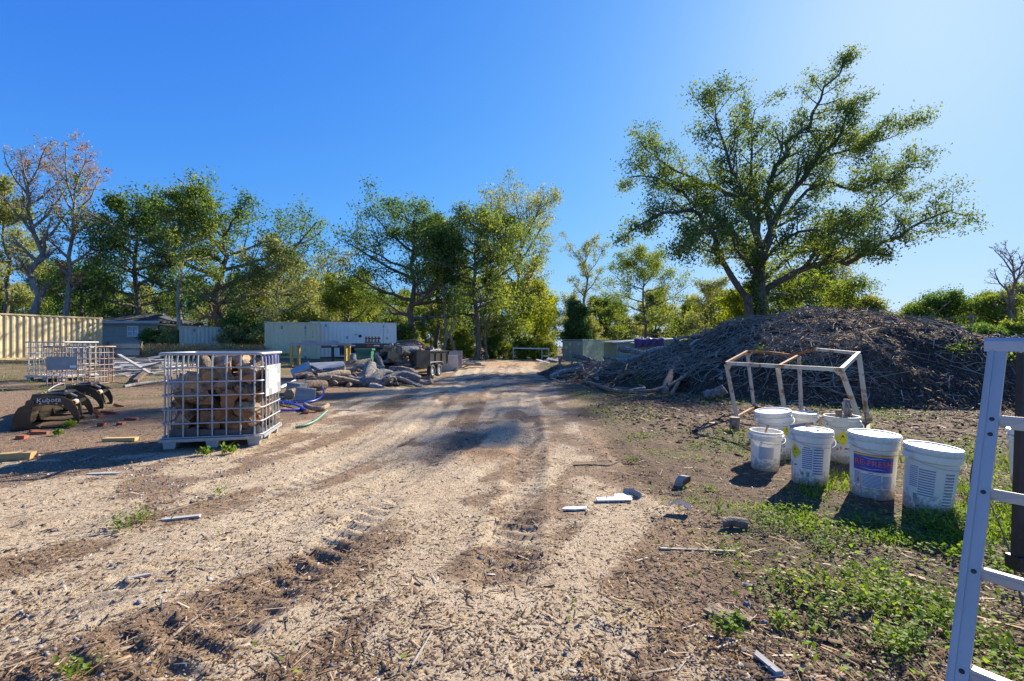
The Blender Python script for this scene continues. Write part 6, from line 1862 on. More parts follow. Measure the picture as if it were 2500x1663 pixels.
    q = P(800, 890, 20.5)
    v = [P(756, 886, 21.5), P(838, 882, 21.5), P(845, 893, 20.4), P(765, 905, 20.0)]
    v = [np.array(p) for p in v] + [np.array(p) - np.array((0, 0, .025)) for p in v]
    tag(MB().add(v, [(0, 3, 2, 1), (4, 5, 6, 7), (0, 1, 5, 4), (1, 2, 6, 5), (2, 3, 7, 6), (3, 0, 4, 7)]).build('sheet_panel', M['plate_grey']), 'grey board leaning on the heap in front of the bench', 'panel')
    # galvanised can on its side
    q = at(738, 18.6)
    a = Matrix.Translation(Vector((q[0], q[1], q[2] + .27))) @ Matrix.Rotation(.35, 4, 'Z') @ Matrix.Rotation(1.15, 4, 'Y')
    o = thing('metal_can', 'dented galvanised trash can tipped on its side', 'trash can', q)
    MB().lathe([(0, -.36), (.24, -.36), (.25, -.34), (.27, .0), (.275, .02), (.27, .04), (.29, .36), (.305, .37), (.28, .36), (.26, .0), (.0, -.3)], 24).move(a).build('body', M['galv'], o, True, True)
    # blue barrel
    Y = 20.0
    q = at(657, Y); zt = HC - (860 - HZ) / F * Y
    o = thing('barrel', 'blue plastic barrel behind the firewood cage', 'barrel', q)
    hh = zt - q[2]
    MB().lathe([(0, hh), (.20, hh), (.235, hh - .02), (.25, hh - .06), (.29, hh - .25), (.30, hh * .5), (.29, hh * .28), (.26, .04), (.24, 0), (0, 0)], 28).move(Matrix.Translation(Vector(q)) @ Matrix.Diagonal((1.15, 1.15, 1, 1))).build('body', M['barrel_blue'], o, True, True)
    MB().lathe([(.04, 0), (.04, .03), (0, .03)], 10).move(Matrix.Translation(Vector((q[0] + .14, q[1], zt)))).build('bung', M['barrel_blue'], o, True)


M['tan_brown'] = pmat('brown_slat', [(0.22, 0.10, 0.04), (0.32, 0.16, 0.07)], 8, 0.8, 0, 0.2, 0.01)
build_trailers()

M['frame_paint'] = pmat('rusting_cream_paint', [(0.54, 0.45, 0.32), (0.64, 0.56, 0.43)], 4, 0.7, 0.0, 0.2, 0.006, spots=(5, 0.53, (0.30, 0.13, 0.04)), var=0)
M['frame_rust'] = pmat('orange_rust', [(0.24, 0.095, 0.03), (0.38, 0.17, 0.06)], 9, 0.85, 0.0, 0.3, 0.006, spots=(5, 0.62, (0.46, 0.40, 0.32)), var=0)


def build_frame():
    A, D, C, B = G(1800, 1022), G(1842, 998), G(2120, 1040), None
    B = A + (C - D)
    At, Dt, Ct = P(1773, 887, A[1] - .02), P(1824, 859, D[1]), P(2097, 863, C[1])
    Bt = P(2055, 903, B[1])
    o = thing('rusty_stand', 'rust-streaked cream steel frame with a buckled top bar behind the buckets', 'stand', A)
    fp, fr = M['frame_paint'], M['frame_rust']
    up = (0, 0, 1)
    FM = (A * .55 + B * .45); BM = (D * .53 + C * .47); FMt = P(1899, 896, FM[1]); BMt = P(1951, 868, BM[1])
    for a, b in ((A, At), (B, Bt), (C, Ct), (D, Dt), (FM, FMt), (BM, BMt)): MB().bar(a - (0, 0, .03), b - (0, 0, .02), .055, .05).build('upright', fp, o, True)
    MB().bar(At, Bt, .05, .06).build('top_bar', fp, o, True)
    MB().bar(Bt + (0, 0, .003), Ct + (0, 0, .003), .05, .056).build('top_bar', fp, o, True)
    MB().bar(At + (0, 0, .003), Dt + (0, 0, .003), .045, .05).build('top_bar', fr, o, True)
    MB().bar(FMt + (0, 0, .004), BMt + (0, 0, .004), .045, .04).build('cross_bar', fr, o, True)
    kink = [Dt, P(1880, 861, D[1] * .8 + C[1] * .2), P(1928, 867, D[1] * .62 + C[1] * .38), P(1950, 863, D[1] * .52 + C[1] * .48), P(1993, 853, D[1] * .38 + C[1] * .62), Ct]
    for k, (a, b) in enumerate(zip(kink[:-1], kink[1:])): MB().bar(a, b, .045, .05).build('buckled_bar', fr if k < 4 else fp, o, True)
    MB().bar(A + (0, 0, .03), D + (0, 0, .03), .05, .05).build('foot_bar', fr, o, True)
    MB().bar(D + (0, 0, .034), C + (0, 0, .034), .05, .05).build('foot_bar', fr, o, True)
    MB().bar(B + (0, 0, .03), C + (0, 0, .03), .05, .05).build('foot_bar', fr, o, True)
    def gus(corner, e1, e2, s=.16):
        e1 = (e1 - corner) / np.linalg.norm(e1 - corner); e2 = (e2 - corner) / np.linalg.norm(e2 - corner)
        n = np.cross(e1, e2); n /= np.linalg.norm(n)
        v = [corner, corner + e1 * s, corner + e2 * s]
        MB().add([p + n * .006 for p in v] + [p - n * .006 for p in v], [(0, 1, 2), (5, 4, 3), (0, 3, 4, 1), (1, 4, 5, 2), (2, 5, 3, 0)]).build('gusset', fp if s > .15 else fr, o, True)
    for c, a, b in ((At, Bt, A), (Bt, At, B), (Bt, Ct, B), (Ct, Bt, C), (Dt, At, D), (Dt, Ct, D), (D, A, Dt), (D, C, Dt), (A, D, At), (C, D, Ct), (Ct, Dt, C)): gus(c - (0, 0, .0), a, b)
    # post stub beside its foot
    q = G(1792, 1052)
    put_log(log_mesh(q - (0, 0, .05), q + (.01, 0, .22), .085, .075, .01, 77, 4, 12), 'log_brown', 'cut_grey', 'short weathered post stub at the foot of the rusty frame', None, 'post_stub', 'post')


build_frame()

# ---- buckets
def plastic(name, c, dirt):
    m, nt, bs = new_mat(name)
    v = coords(nt, (1, 1, .4), 'Object')
    cc = ramp(nt, noise(nt, v, 3, 5), [(0.35, c), (0.7, tuple(x * .94 for x in c))])
    cc = mixc(nt, ramp(nt, noise(nt, v, 7, 6, .7), [(0.56, (0, 0, 0)), (0.72, (dirt, dirt, dirt))]), cc, (0.36, 0.32, 0.22))
    # soil splashed on the lower wall
    sx = nd(nt, 'ShaderNodeSeparateXYZ'); tc = nd(nt, 'ShaderNodeTexCoord'); nt.links.new(tc.outputs['Object'], sx.inputs[0])
    hm = nd(nt, 'ShaderNodeMapRange'); hm.inputs['From Min'].default_value = 0.02; hm.inputs['From Max'].default_value = 0.26; hm.inputs['To Min'].default_value = 0.30; hm.inputs['To Max'].default_value = -0.12
    nt.links.new(sx.outputs['Z'], hm.inputs[0])
    ad = nd(nt, 'ShaderNodeMath', operation='ADD'); nt.links.new(hm.outputs[0], ad.inputs[0]); nt.links.new(noise(nt, coords(nt, (1, 1, 1), 'Object'), 26, 7, .75), ad.inputs[1])
    cc = mixc(nt, ramp(nt, ad.outputs[0], [(0.58, (0, 0, 0)), (0.74, (0.75, 0.75, 0.75))]), cc, (0.24, 0.18, 0.115))
    nt.links.new(cc, bs.inputs['Base Color'])
    bs.inputs['Roughness'].default_value = 0.42
    bs.inputs['Subsurface Weight'].default_value = 0.25
    bs.inputs['Subsurface Radius'].default_value = (0.03, 0.03, 0.03)
    bs.inputs['Subsurface Scale'].default_value = 0.6
    return m


M['pail'] = plastic('white_pail_plastic', (0.76, 0.72, 0.63), 0.5)
M['pail_dirty'] = plastic('stained_pail_plastic', (0.60, 0.58, 0.48), 0.85)
M['label_yellow'] = pmat('warning_yellow', [(0.60, 0.52, 0.02), (0.68, 0.58, 0.03)], 8, 0.5, 0, 0, 0.01, var=0)
M['label_blue'] = pmat('label_blue', [(0.045, 0.06, 0.33), (0.06, 0.075, 0.38)], 6, 0.4, 0, 0, 0.01, var=0)
M['label_red'] = pmat('label_red', [(0.68, 0.09, 0.06), (0.74, 0.11, 0.08)], 6, 0.4, 0, 0, 0.01, var=0)
M['label_navy'] = pmat('label_navy', [(0.012, 0.015, 0.09), (0.016, 0.02, 0.11)], 6, 0.4, 0, 0, 0.01, var=0)
M['word_red'] = pmat('word_red', [(0.80, 0.15, 0.10), (0.84, 0.18, 0.12)], 6, 0.4, 0, 0, 0.01, var=0)
M['label_lemon'] = pmat('label_lemon', [(0.75, 0.60, 0.05), (0.8, 0.65, 0.08)], 6, 0.4, 0, 0, 0.01, var=0)
M['label_sky'] = pmat('label_pale_blue', [(0.30, 0.38, 0.62), (0.36, 0.44, 0.68)], 6, 0.4, 0, 0, 0.01, var=0)


def print_mat(name, col, rows, soft=.5):
    """small print: ragged rows of words too fine to read"""
    m, nt, bs = new_mat(name)
    tc = nd(nt, 'ShaderNodeTexCoord')
    mp = nd(nt, 'ShaderNodeMapping'); mp.inputs['Scale'].default_value = (1, 1, 1); nt.links.new(tc.outputs['UV'], mp.inputs[0])
    w = nd(nt, 'ShaderNodeTexWave', Scale=rows / 3.18, Distortion=0.0); w.bands_direction = 'Y'
    nt.links.new(mp.outputs[0], w.inputs[0])
    mp2 = nd(nt, 'ShaderNodeMapping'); mp2.inputs['Scale'].default_value = (26, rows, 1); nt.links.new(tc.outputs['UV'], mp2.inputs[0])
    n = nd(nt, 'ShaderNodeTexNoise', Scale=1.0, Detail=3.0); nt.links.new(mp2.outputs[0], n.inputs[0])
    f = nd(nt, 'ShaderNodeMath', operation='MULTIPLY'); nt.links.new(w.outputs['Fac'], f.inputs[0]); nt.links.new(n.outputs['Fac'], f.inputs[1])
    c = ramp(nt, f.outputs[0], [(0.12, (0.70, 0.70, 0.69)), (0.34, col)])
    nt.links.new(c, bs.inputs['Base Color']); bs.inputs['Roughness'].default_value = 0.45
    return m


M['print_blue'] = print_mat('small_print_blue', (0.10, 0.12, 0.26), 10)
M['print_grey'] = print_mat('small_print_grey', (0.20, 0.20, 0.24), 11)


def pail(name, label, base, r=.18, h=.55, lid=True, tilt=(0, 0), dirty=False, yaw=0.0, taper=.88, cat='bucket'):
    o = thing(name, label, cat, base)
    o.matrix_basis = Matrix.Translation(Vector(base)) @ Matrix.Rotation(tilt[0], 4, 'Y') @ Matrix.Rotation(tilt[1], 4, 'X') @ Matrix.Rotation(yaw, 4, 'Z')
    pm = M['pail_dirty' if dirty else 'pail']
    rb = r * taper
    def R(z): return rb + (r - rb) * z / h
    prof = [(0, .006), (rb - .02, .004), (rb - .004, .0), (rb, .012)] + [(R(z), z) for z in np.linspace(.03, h * .78, 5)]
    prof += [(R(h * .80) + .014, h * .80), (R(h * .80) + .015, h * .90), (R(h * .9) + .001, h * .905), (R(h * .94), h * .94)]
    if lid: prof += [(r, h - .01)]
    else: prof += [(r + .012, h * .945), (r + .014, h - .008), (r + .008, h), (r - .004, h), (r - .007, h * .9), (rb - .006, .03), (0, .028)]
    MB().lathe(prof, 40).build('body', pm, o, smooth=True).data.set_sharp_from_angle(angle=.6)
    if lid:
        ld = MB().lathe([(r + .006, h * .925), (r + .014, h * .93), (r + .016, h * .985), (r + .012, h + .004), (r - .012, h + .006), (r - .02, h - .006), (0, h - .004)], 40).build('lid', pm, o, smooth=True)
        ld.data.set_sharp_from_angle(angle=.6)
        rb_ = MB()
        for k in range(44):
            a = k * 2 * math.pi / 44
            rb_.box(((r + .0165) * math.cos(a), (r + .0165) * math.sin(a), h * .955), (.005, .004, h * .05), rotm(0, 0, a))
        rb_ = rb_.build('grip_ribs', pm, ld); rb_['kind'] = 'stuff'
    for s in (-1, 1):
        e = MB().box((s * (R(h * .85) + .025), 0, h * .85), (.03, .06, .05)).build('handle_ear', pm, o)
    pts = [((R(h * .85) + .04) * math.cos(t), -abs(math.sin(t)) * (R(h * .7) + .03), h * .85 - math.sin(t) * h * .12) for t in np.linspace(0, math.pi, 18)]
    MB().tube(pts, .0028, 5).build('bail_wire', M['galv'], o)

    def patch(nm, a0, a1, z0, z1, mat, parent=o, off=.0012, n=10):
        V, uv = [], []
        for i in range(n + 1):
            a = a0 + (a1 - a0) * i / n
            for z in (z0, z1): V.append(((R(z) + off) * math.cos(a), (R(z) + off) * math.sin(a), z)); uv.append((i / n, 0 if z == z0 else 1))
        Fc = [(2 * i, 2 * i + 2, 2 * i + 3, 2 * i + 1) for i in range(n)]
        ob = MB().add(V, Fc).build(nm, M[mat], parent)
        ul = ob.data.uv_layers.new(name='UVMap')
        for lp in ob.data.loops: ul.data[lp.index].uv = uv[lp.vertex_index]
        return ob

    def wrap(nm, v, f, a, z, mat, parent=o, off=.0022, shear=0.0):
        V = []
        for (x, y, _) in v:
            zz = z + y + shear * x; rr_ = R(zz) + off
            V.append((rr_ * math.cos(a + x / rr_), rr_ * math.sin(a + x / rr_), zz))
        return MB().add(V, f).build(nm, M[mat], parent)
    return o, patch, wrap, R


def diamond(patchwrap, a, z, s, parent=None):
    o, patch, wrap, R = patchwrap
    n = 6; v, f = [], []
    for i in range(-n, n + 1):
        for j in (-1, 1):
            x = s * i / n; v.append((x, j * (s - abs(x)), 0))
    f = [(2 * i, 2 * i + 2, 2 * i + 3, 2 * i + 1) for i in range(2 * n)]
    d = wrap('hazard_diamond', v, f, a, z, 'label_yellow')
    # flame over a circle, a line of print, a class number
    fl = [(-.014, .004), (-.016, .018), (-.008, .026), (-.006, .036), (.0, .044), (.004, .034), (.010, .03), (.014, .018), (.013, .004), (.007, .012), (.0, .022), (-.007, .012)]
    k = s / .085
    v = [(x * k, y * k, 0) for x, y in fl]
    wrap('hazard_flame', v, [tuple(range(len(v)))], a, z, 'black_print', d, .0034)
    v = [(-.026 * k, -.016 * k, 0), (.026 * k, -.016 * k, 0), (.026 * k, -.009 * k, 0), (-.026 * k, -.009 * k, 0)]
    wrap('hazard_word', v, [(0, 1, 2, 3)], a, z, 'black_print', d, .0034)
    t, f2 = text_mesh('5.1', .022 * k)
    wrap('class_number', t, f2, a, z - .052 * k, 'black_print', d, .0034)


def fish_tree(pw, a, z, k=1.0):
    """small dead fish and dead tree mark"""
    o, patch, wrap, R = pw
    tr = [(-.03, -.02), (-.024, -.02), (-.025, .0), (-.014, .012), (-.016, .014), (-.025, .006), (-.024, .03), (-.028, .03), (-.029, .008), (-.038, .018), (-.040, .016), (-.030, .0)]
    fi = [(.0, -.012), (.012, -.004), (.028, -.004), (.036, .002), (.044, -.006), (.044, .012), (.036, .006), (.02, .01), (.008, .008)]
    for p in (tr, fi): wrap('pictogram', [(x * k, y * k, 0) for x, y in p], [tuple(range(len(p)))], a, z, 'black_print')


def build_pails():
    FR = -math.pi / 2     # local angle that faces along -Y

    def spot(px, py_front, r):
        q = G(px, py_front); d = np.array((q[0], q[1])) / np.hypot(q[0], q[1])
        p = np.array((q[0] + d[0] * r, q[1] + d[1] * r)); return np.array((p[0], p[1], gz(p[0], p[1]) - .015)), math.atan2(-d[1], -d[0])
    # small open bucket
    b, a = spot(1867, 1150, .13)
    pw = pail('bucket', 'small open white bucket at the front of the group by the grass', b, .158, .44, False, (.02, .03))
    pw[1]('small_print', a - .45, a + .55, .15, .28, 'print_grey')
    c = b + (0, 0, .385)
    put_log(split_mesh(c + (-.02, -.02, -.05), c + (.035, .01, .12), .018, 5), 'log_brown', 'cut_tan', 'thin wood splinter standing in the small open bucket', None, 'wood_splinter', 'splinter')
    # tall tilted pail behind it
    b, a = spot(1897, 1122, .17)
    pw = pail('bucket', 'tilted white pail with a lid leaning behind the small open bucket', b + (0, 0, .02), .19, .58, True, (-.11, .03))
    pw[1]('small_print', a + .25, a + .62, .16, .40, 'print_grey'); diamond(pw, a + .78, .36, .062)
    pw[1]('stamp', a + .12, a + .22, .12, .15, 'grey_print'); pw[1]('stamp', a + .26, a + .34, .11, .16, 'grey_print')
    # low pail between
    b, a = spot(1962, 1103, .17)
    pw = pail('bucket', 'white pail mostly hidden between the tilted pail and the stained one', b, .155, .50, True)
    diamond(pw, a - .55, .30, .06)
    # middle pail with print and wood scraps
    b, a = spot(1976, 1187, .165)
    pw = pail('bucket', 'white pail with blue printed columns and wood scraps on top, front centre', b, .178, .555, True, (.02, .02))
    diamond(pw, a - .88, .335, .075); fish_tree(pw, a - .95, .20, .9)
    pw[1]('small_print', a - .42, a + .10, .18, .38, 'print_blue'); pw[1]('small_print', a + .15, a + .68, .13, .39, 'print_blue')
    pw[1]('stamp', a - .50, a - .32, .115, .145, 'grey_print'); pw[1]('stamp', a - .18, a - .02, .105, .15, 'grey_print')
    pw[1]('heading', a - .36, a - .02, .387, .395, 'black_print'); pw[1]('heading', a + .24, a + .6, .397, .405, 'black_print')
    top = b + (0, 0, .575)
    for i, (dx, dy, L, an, lab) in enumerate(((-.10, .02, .16, .5, 'flat grey wood scrap on the lid of the front centre pail'), (-.04, -.04, .10, .9, 'curled bark scrap on the lid of the front centre pail'), (.13, .03, .09, 1.5, 'upright brown wood scrap at the edge of the front centre pail'))):
        p = top + (dx, dy, .012 + .02 * i); dv = np.array((math.cos(an), -.3, .75 if i == 2 else .22)) * L / 2
        if i == 2: p = p + (0, 0, .02)
        put_log(split_mesh(p - dv, p + dv, .028, 40 + i), 'log_brown', 'cut_grey' if i < 2 else 'cut_tan', lab, None, 'wood_scrap', 'wood scrap')
    # stained pail
    b, a = spot(2056, 1133, .17)
    pw = pail('bucket', 'stained open white pail with a yellow warning diamond under the rusty frame', b, .178, .55, False, (-.01, 0), True)
    diamond(pw, a + .06, .305, .088); fish_tree(pw, a + .12, .185, 1.1)
    pw[1]('small_print', a + .62, a + 1.05, .19, .36, 'print_grey'); pw[1]('small_print', a - .75, a - .35, .15, .26, 'print_grey')
    pw[1]('stamp', a - .34, a - .20, .165, .19, 'label_red'); pw[1]('stamp', a + .66, a + .80, .12, .14, 'grey_print'); pw[1]('stamp', a - .3, a + .0, .245, .275, 'grey_print')
    top = b + (0, 0, .55)
    for i, (dx, dy, L, r0, lean, lab) in enumerate(((.03, .03, .34, .05, .12, 'grey upright plank end standing in the stained pail'), (.10, .02, .30, .055, -.10, 'second grey plank end in the stained pail'), (-.05, .0, .2, .035, .05, 'round rusty brown stick end in the stained pail'), (-.10, .02, .16, .05, 1.2, 'short wood piece lying across the rim of the stained pail'))):
        p = top + (dx, dy, -.13); e = p + np.array((math.sin(lean) * L, 0, max(math.cos(lean), .5) * L))
        put_log(split_mesh(p, e, r0 * 1.2, 60 + i, 1.6) if i != 2 else log_mesh(p, e, r0, r0, .01, 3), 'log_grey' if i < 2 else 'log_brown', 'cut_grey', lab, None, 'wood_scrap', 'wood scrap')
    # printed pail with the big blue label
    b, a = spot(2128, 1222, .165)
    pw = pail('bucket', 'lidded white pail with a blue label reading RE-FRESH in red letters', b, .185, .58, True, (.015, .03))
    o, patch, wrap, R = pw
    hw = .92
    patch('red_band', a - hw, a + hw, .408, .416, 'label_red', n=24); patch('yellow_band', a - hw, a + hw, .397, .4079, 'label_lemon', n=24)
    lb = patch('blue_label', a - hw, a + hw, .262, .3968, 'label_blue', n=24)
    v, f = text_mesh('RE-FRESH', .075)
    v = v * (.98, 1.0, 1)
    for dx, dz in ((-.0022, 0), (.0022, 0), (0, .0022), (0, -.0022)):
        pass
    wrap('word_outline', v * (1.05, 1.14, 1), f, a + .02, .332, 'label_navy', lb, .0022)
    wrap('word', v, f, a + .02, .332, 'word_red', lb, .0034)
    for zz, k in ((.379, 1), (.284, 1)):
        n = 16; vv = []
        for i in range(n + 1):
            x = -.105 + .21 * i / n; yy = .004 * math.sin(i * .7)
            th = .004 * math.sin(math.pi * i / n) + .0004
            vv += [(x, yy - th, 0), (x, yy + th, 0)]
        wrap('wave_mark', vv, [(2 * i, 2 * i + 2, 2 * i + 3, 2 * i + 1) for i in range(n)], a, zz, 'label_sky', lb, .0022)
    patch('red_rule', a - hw, a + hw, .258, .2618, 'label_red', n=24); patch('red_rule', a - hw, a + hw, .098, .102, 'label_red', n=24)
    patch('red_rule', a - .53, a - .515, .1022, .25, 'label_red', n=2)
    patch('small_print', a - .87, a - .57, .13, .245, 'print_blue'); patch('small_print', a - .48, a + .36, .115, .235, 'print_blue'); patch('small_print', a + .44, a + .90, .12, .228, 'print_blue')
    patch('heading', a - .2, a + .02, .242, .247, 'label_blue'); patch('stamp', a - .70, a - .6, .15, .18, 'label_red')
    # last pail by the ladder
    b, a = spot(2262, 1255, .165)
    pw = pail('bucket', 'lidded white pail with grey print leaning beside the ladder', b + (0, 0, .01), .182, .54, True, (.06, .05))
    o, patch, wrap, R = pw
    patch('small_print', a - .85, a - .48, .20, .38, 'print_grey'); patch('small_print', a - .44, a + .18, .14, .37, 'print_grey'); patch('small_print', a + .56, a + 1.0, .08, .36, 'print_grey')
    for z in (.31, .25, .18): patch('heading', a + .66, a + .98, z, z + .006, 'grey_print')
    patch('stamp', a - .62, a - .46, .105, .15, 'grey_print'); patch('stamp', a + .38, a + .48, .435, .455, 'grey_print')


build_pails()

M['alu'] = pmat('ladder_metal', [(0.40, 0.385, 0.35), (0.50, 0.48, 0.445)], 5, 0.5, 0.15, 0.05, 0.003, (1, 1, .3), spots=(9, 0.66, (0.30, 0.31, 0.32)), var=0.05)
M['rivet'] = pmat('dark_rivet', [(0.05, 0.035, 0.03), (0.09, 0.06, 0.05)], 20, 0.6, 0.3, 0.1, 0.003)
M['post_black'] = pmat('black_steel_post', [(0.012, 0.012, 0.014), (0.035, 0.033, 0.032)], 12, 0.5, 0, 0.3, 0.003, spots=(8, 0.64, (0.12, 0.10, 0.09)))


def build_ladder():
    base = np.array((1.575, 1.70, 0.0)); base[2] = gz(base[0], base[1])
    top = np.array((2.17, 2.11, 1.40))
    sdir_ = np.array((.57, -.82, 0.0)); sdir_ /= np.linalg.norm(sdir_)
    o = thing('step_ladder', 'pale metal step ladder cut by the edge beside the last bucket', 'ladder', base)
    ax = (top - base) / np.linalg.norm(top - base)
    fwd = np.cross(sdir_, ax); fwd /= np.linalg.norm(fwd)          # out of the step face, towards us
    if fwd[0] > 0: fwd = -fwd
    mt = M['alu']
    def rail(b, t, s):
        """channel section: web outside, flange towards us and away"""
        mb = MB()
        w = .072
        mb.bar(b, t, .004, w, up=fwd)
        for k in (-1, 1): mb.bar(b + fwd * k * w / 2 + sdir_ * s * .016, t + fwd * k * w / 2 + sdir_ * s * .016, .036, .0045, up=fwd)
        mb.bar(b + fwd * (w / 2 - .008) + sdir_ * s * .034, t + fwd * (w / 2 - .008) + sdir_ * s * .034, .004, .018, up=fwd)
        return mb
    Lw, Tw = .62, .36                                             # widths at the foot and at the top
    bl, tl = base, top; br, tr = base + sdir_ * Lw, top + sdir_ * Tw
    # the face one sees is the broad front of the rail
    def fat_rail(b, t, s):
        mb = MB().bar(b + sdir_ * s * .016, t + sdir_ * s * .016, .040, .020, up=fwd)
        mb.bar(b - sdir_ * s * .006 - fwd * .03, t - sdir_ * s * .006 - fwd * .03, .004, .078, up=fwd)
        mb.bar(b - sdir_ * s * .010 + fwd * .012, t - sdir_ * s * .010 + fwd * .012, .016, .004, up=fwd + sdir_ * s * 0.0)
        mb.bar(b - sdir_ * s * .020 + fwd * .006, t - sdir_ * s * .020 + fwd * .006, .008, .012, up=fwd)
        mb.bar(b - sdir_ * s * .001 - fwd * .068, t - sdir_ * s * .001 - fwd * .068, .014, .004, up=fwd)
        return mb.build('side_rail', mt, o, True)
    ra = fat_rail(bl, tl, 1); rb = fat_rail(br, tr, -1)
    MB().bar(bl - fwd * .03 - (0, 0, .01) , bl - fwd * .03 + ax * .06, .055, .09, up=fwd).build('rubber_foot', M['dark_void'], o, True)
    # steps
    hs = [.20, .52, .80, 1.08]
    for hgt_ in hs:
        t = hgt_ / 1.40
        p0 = bl + (tl - bl) * t + sdir_ * .034 - fwd * .034; p1 = br + (tr - br) * t - sdir_ * .034 - fwd * .034
        st = MB().bar(p0 + (0, 0, .02), p1 + (0, 0, .02), .075, .004, up=(0, 0, 1)).build('step', mt, o, True)
        st2 = MB().bar(p0 + fwd * .036, p1 + fwd * .036, .004, .044, up=(0, 0, 1)).build('step_lip', mt, st)
        for rv in (bl + (tl - bl) * t + sdir_ * .016 + fwd * .0115,):
            e1 = np.cross(fwd, ax)
            M4 = Matrix(((e1[0], ax[0], fwd[0], rv[0]), (e1[1], ax[1], fwd[1], rv[1]), (e1[2], ax[2], fwd[2], rv[2]), (0, 0, 0, 1)))
            MB().lathe([(.0085, -.002), (.0085, .001), (.004, .004), (0, .0045)], 14).move(M4).build('rivet', M['rivet'], ra, smooth=True)
        if hgt_ > .6:
            q = p0 + fwd * .032 + sdir_ * .002
            MB().bar(q - (0, 0, .022), q + sdir_ * .085 - (0, 0, .0) + (0, 0, .004), .003, .016, up=fwd).build('step_brace', mt, st)
    rv = bl + (tl - bl) * (1.02 / 1.40) + sdir_ * .016 + fwd * .0115
    e1 = np.cross(fwd, ax); M4 = Matrix(((e1[0], ax[0], fwd[0], rv[0]), (e1[1], ax[1], fwd[1], rv[1]), (e1[2], ax[2], fwd[2], rv[2]), (0, 0, 0, 1)))
    MB().lathe([(.0085, -.002), (.0085, .001), (.004, .004), (0, .0045)], 14).move(M4).build('rivet', M['rivet'], ra, smooth=True)
    # top cap
    c0 = tl - sdir_ * .035 + (0, 0, .012); c1 = tr + sdir_ * .035 + (0, 0, .012)
    hb = np.array((-fwd[0], -fwd[1], 0)); hb /= np.linalg.norm(hb)
    prof = [(-.03, -.045), (-.03, .0), (-.02, .016), (.10, .016), (.11, .0), (.11, -.045), (.104, -.045), (.104, .0), (.098, .010), (-.018, .010), (-.025, .0), (-.025, -.045)]
    cap = MB().prism(prof, 0, np.linalg.norm(c1 - c0), frame=(c0, hb, (0, 0, 1), sdir_)).build('top_cap', M['alu_cap'], o, True)
    for k in (-1, 1): pass
    ep = MB().prism([(-.026, -.044), (-.026, .0), (-.018, .012), (.098, .012), (.106, .0), (.106, -.044)], 0, .004, frame=(c0 + sdir_ * .002, hb, (0, 0, 1), sdir_)).build('cap_end', M['alu_cap'], cap)
    for dz in (-.030, -.012):
        for dh in (.0, .05): MB().box(c0 + hb * (dh + .01) + (0, 0, dz) - sdir_ * .001, (.008, .008, .008)).build('rivet', M['rivet'], cap)
    MB().box(c0 + sdir_ * .16 - hb * .0315 - (0, 0, .012), (.07, .004, .008), rotm(0, 0, math.atan2(sdir_[1], sdir_[0]))).build('slot', M['rivet'], cap)
    # rear legs and their horizontals
    bk = hb * .85
    for s, (t0) in ((1, tl), (-1, tr)):
        e = t0 + hb * .09 - (0, 0, .03); f_ = t0 + bk - sdir_ * s * .10; f_ = np.array((f_[0], f_[1], gz(f_[0], f_[1])))
        if s == 1: f_ = f_ + sdir_ * .52; e = e + sdir_ * .28
        MB().bar(e, f_, .028, .022, up=hb).build('rear_leg', mt, o, True)
    for z in (1.0, .45):
        k = (1.40 - z) / 1.40
        e0 = tl + hb * (.09 + .76 * k) - (0, 0, 1.40 - z) + sdir_ * .0; e1_ = e0 + sdir_ * .55
        MB().bar(e0, e1_, .02, .03).build('rear_bar', mt, o, True)
    # cord tied to the rail and hanging strap
    MB().tube(curve_pts([tl + (bl - tl) * .30 - sdir_ * .012 - fwd * .03, tl + (bl - tl) * .36 - sdir_ * .03 - fwd * .02, tl + (bl - tl) * .44 - sdir_ * .022 - fwd * .02, tl + (bl - tl) * .47 - sdir_ * .01 - fwd * .02], 10), .008, 8).build('spreader_hinge', M['rivet'], o, True)
    # dark square post with a bracket behind the ladder
    p = P(2489, 1300, 2.45); g0 = gz(p[0], p[1])
    o2 = thing('steel_post', 'dark square steel post with a foot bracket behind the ladder', 'post', (p[0], p[1], g0))
    zt = HC - (1010 - HZ) / F * 2.45; z1 = HC - (1345 - HZ) / F * 2.45
    MB().bar((p[0] - .01, p[1], z1 - .05), (p[0] + .035, p[1] + .01, 1.35), .032, .045).build('upright', M['post_black'], o2, True)
    MB().box((p[0] + .06, p[1], z1 - .06), (.20, .07, .07)).build('bracket', M['post_black'], o2, True)
    MB().bar((p[0] + .12, p[1], z1 - .06), (p[0] + .14, p[1], g0 - .03), .05, .05).build('leg', M['post_black'], o2, True)
    # white object at the edge beyond it
    b = P(2525, 1110, 4.6); g0 = gz(b[0], b[1])
    pail('bucket', 'white pail cut off by the edge behind the dark post', (b[0], b[1], g0), .18, .56, True)
    # thin stem leaning by the rail
    q0, q1 = G(2500, 1490, .0), P(2412, 1215, 2.9)
    tag(MB().tube(curve_pts([q0, (q0 + q1) / 2 + (.02, 0, .03), q1], 10), [.006, .006, .0055, .005, .005, .0045, .004, .0035, .003, .002], 5).build('dead_weed', M['log_brown']), 'thin dark dead weed stalk behind the ladder rail', 'weed')


M['alu_cap'] = pmat('ladder_cap', [(0.36, 0.37, 0.40), (0.46, 0.47, 0.50)], 9, 0.5, 0.25, 0.15, 0.003, (1, 1, 1), var=0)
build_ladder()


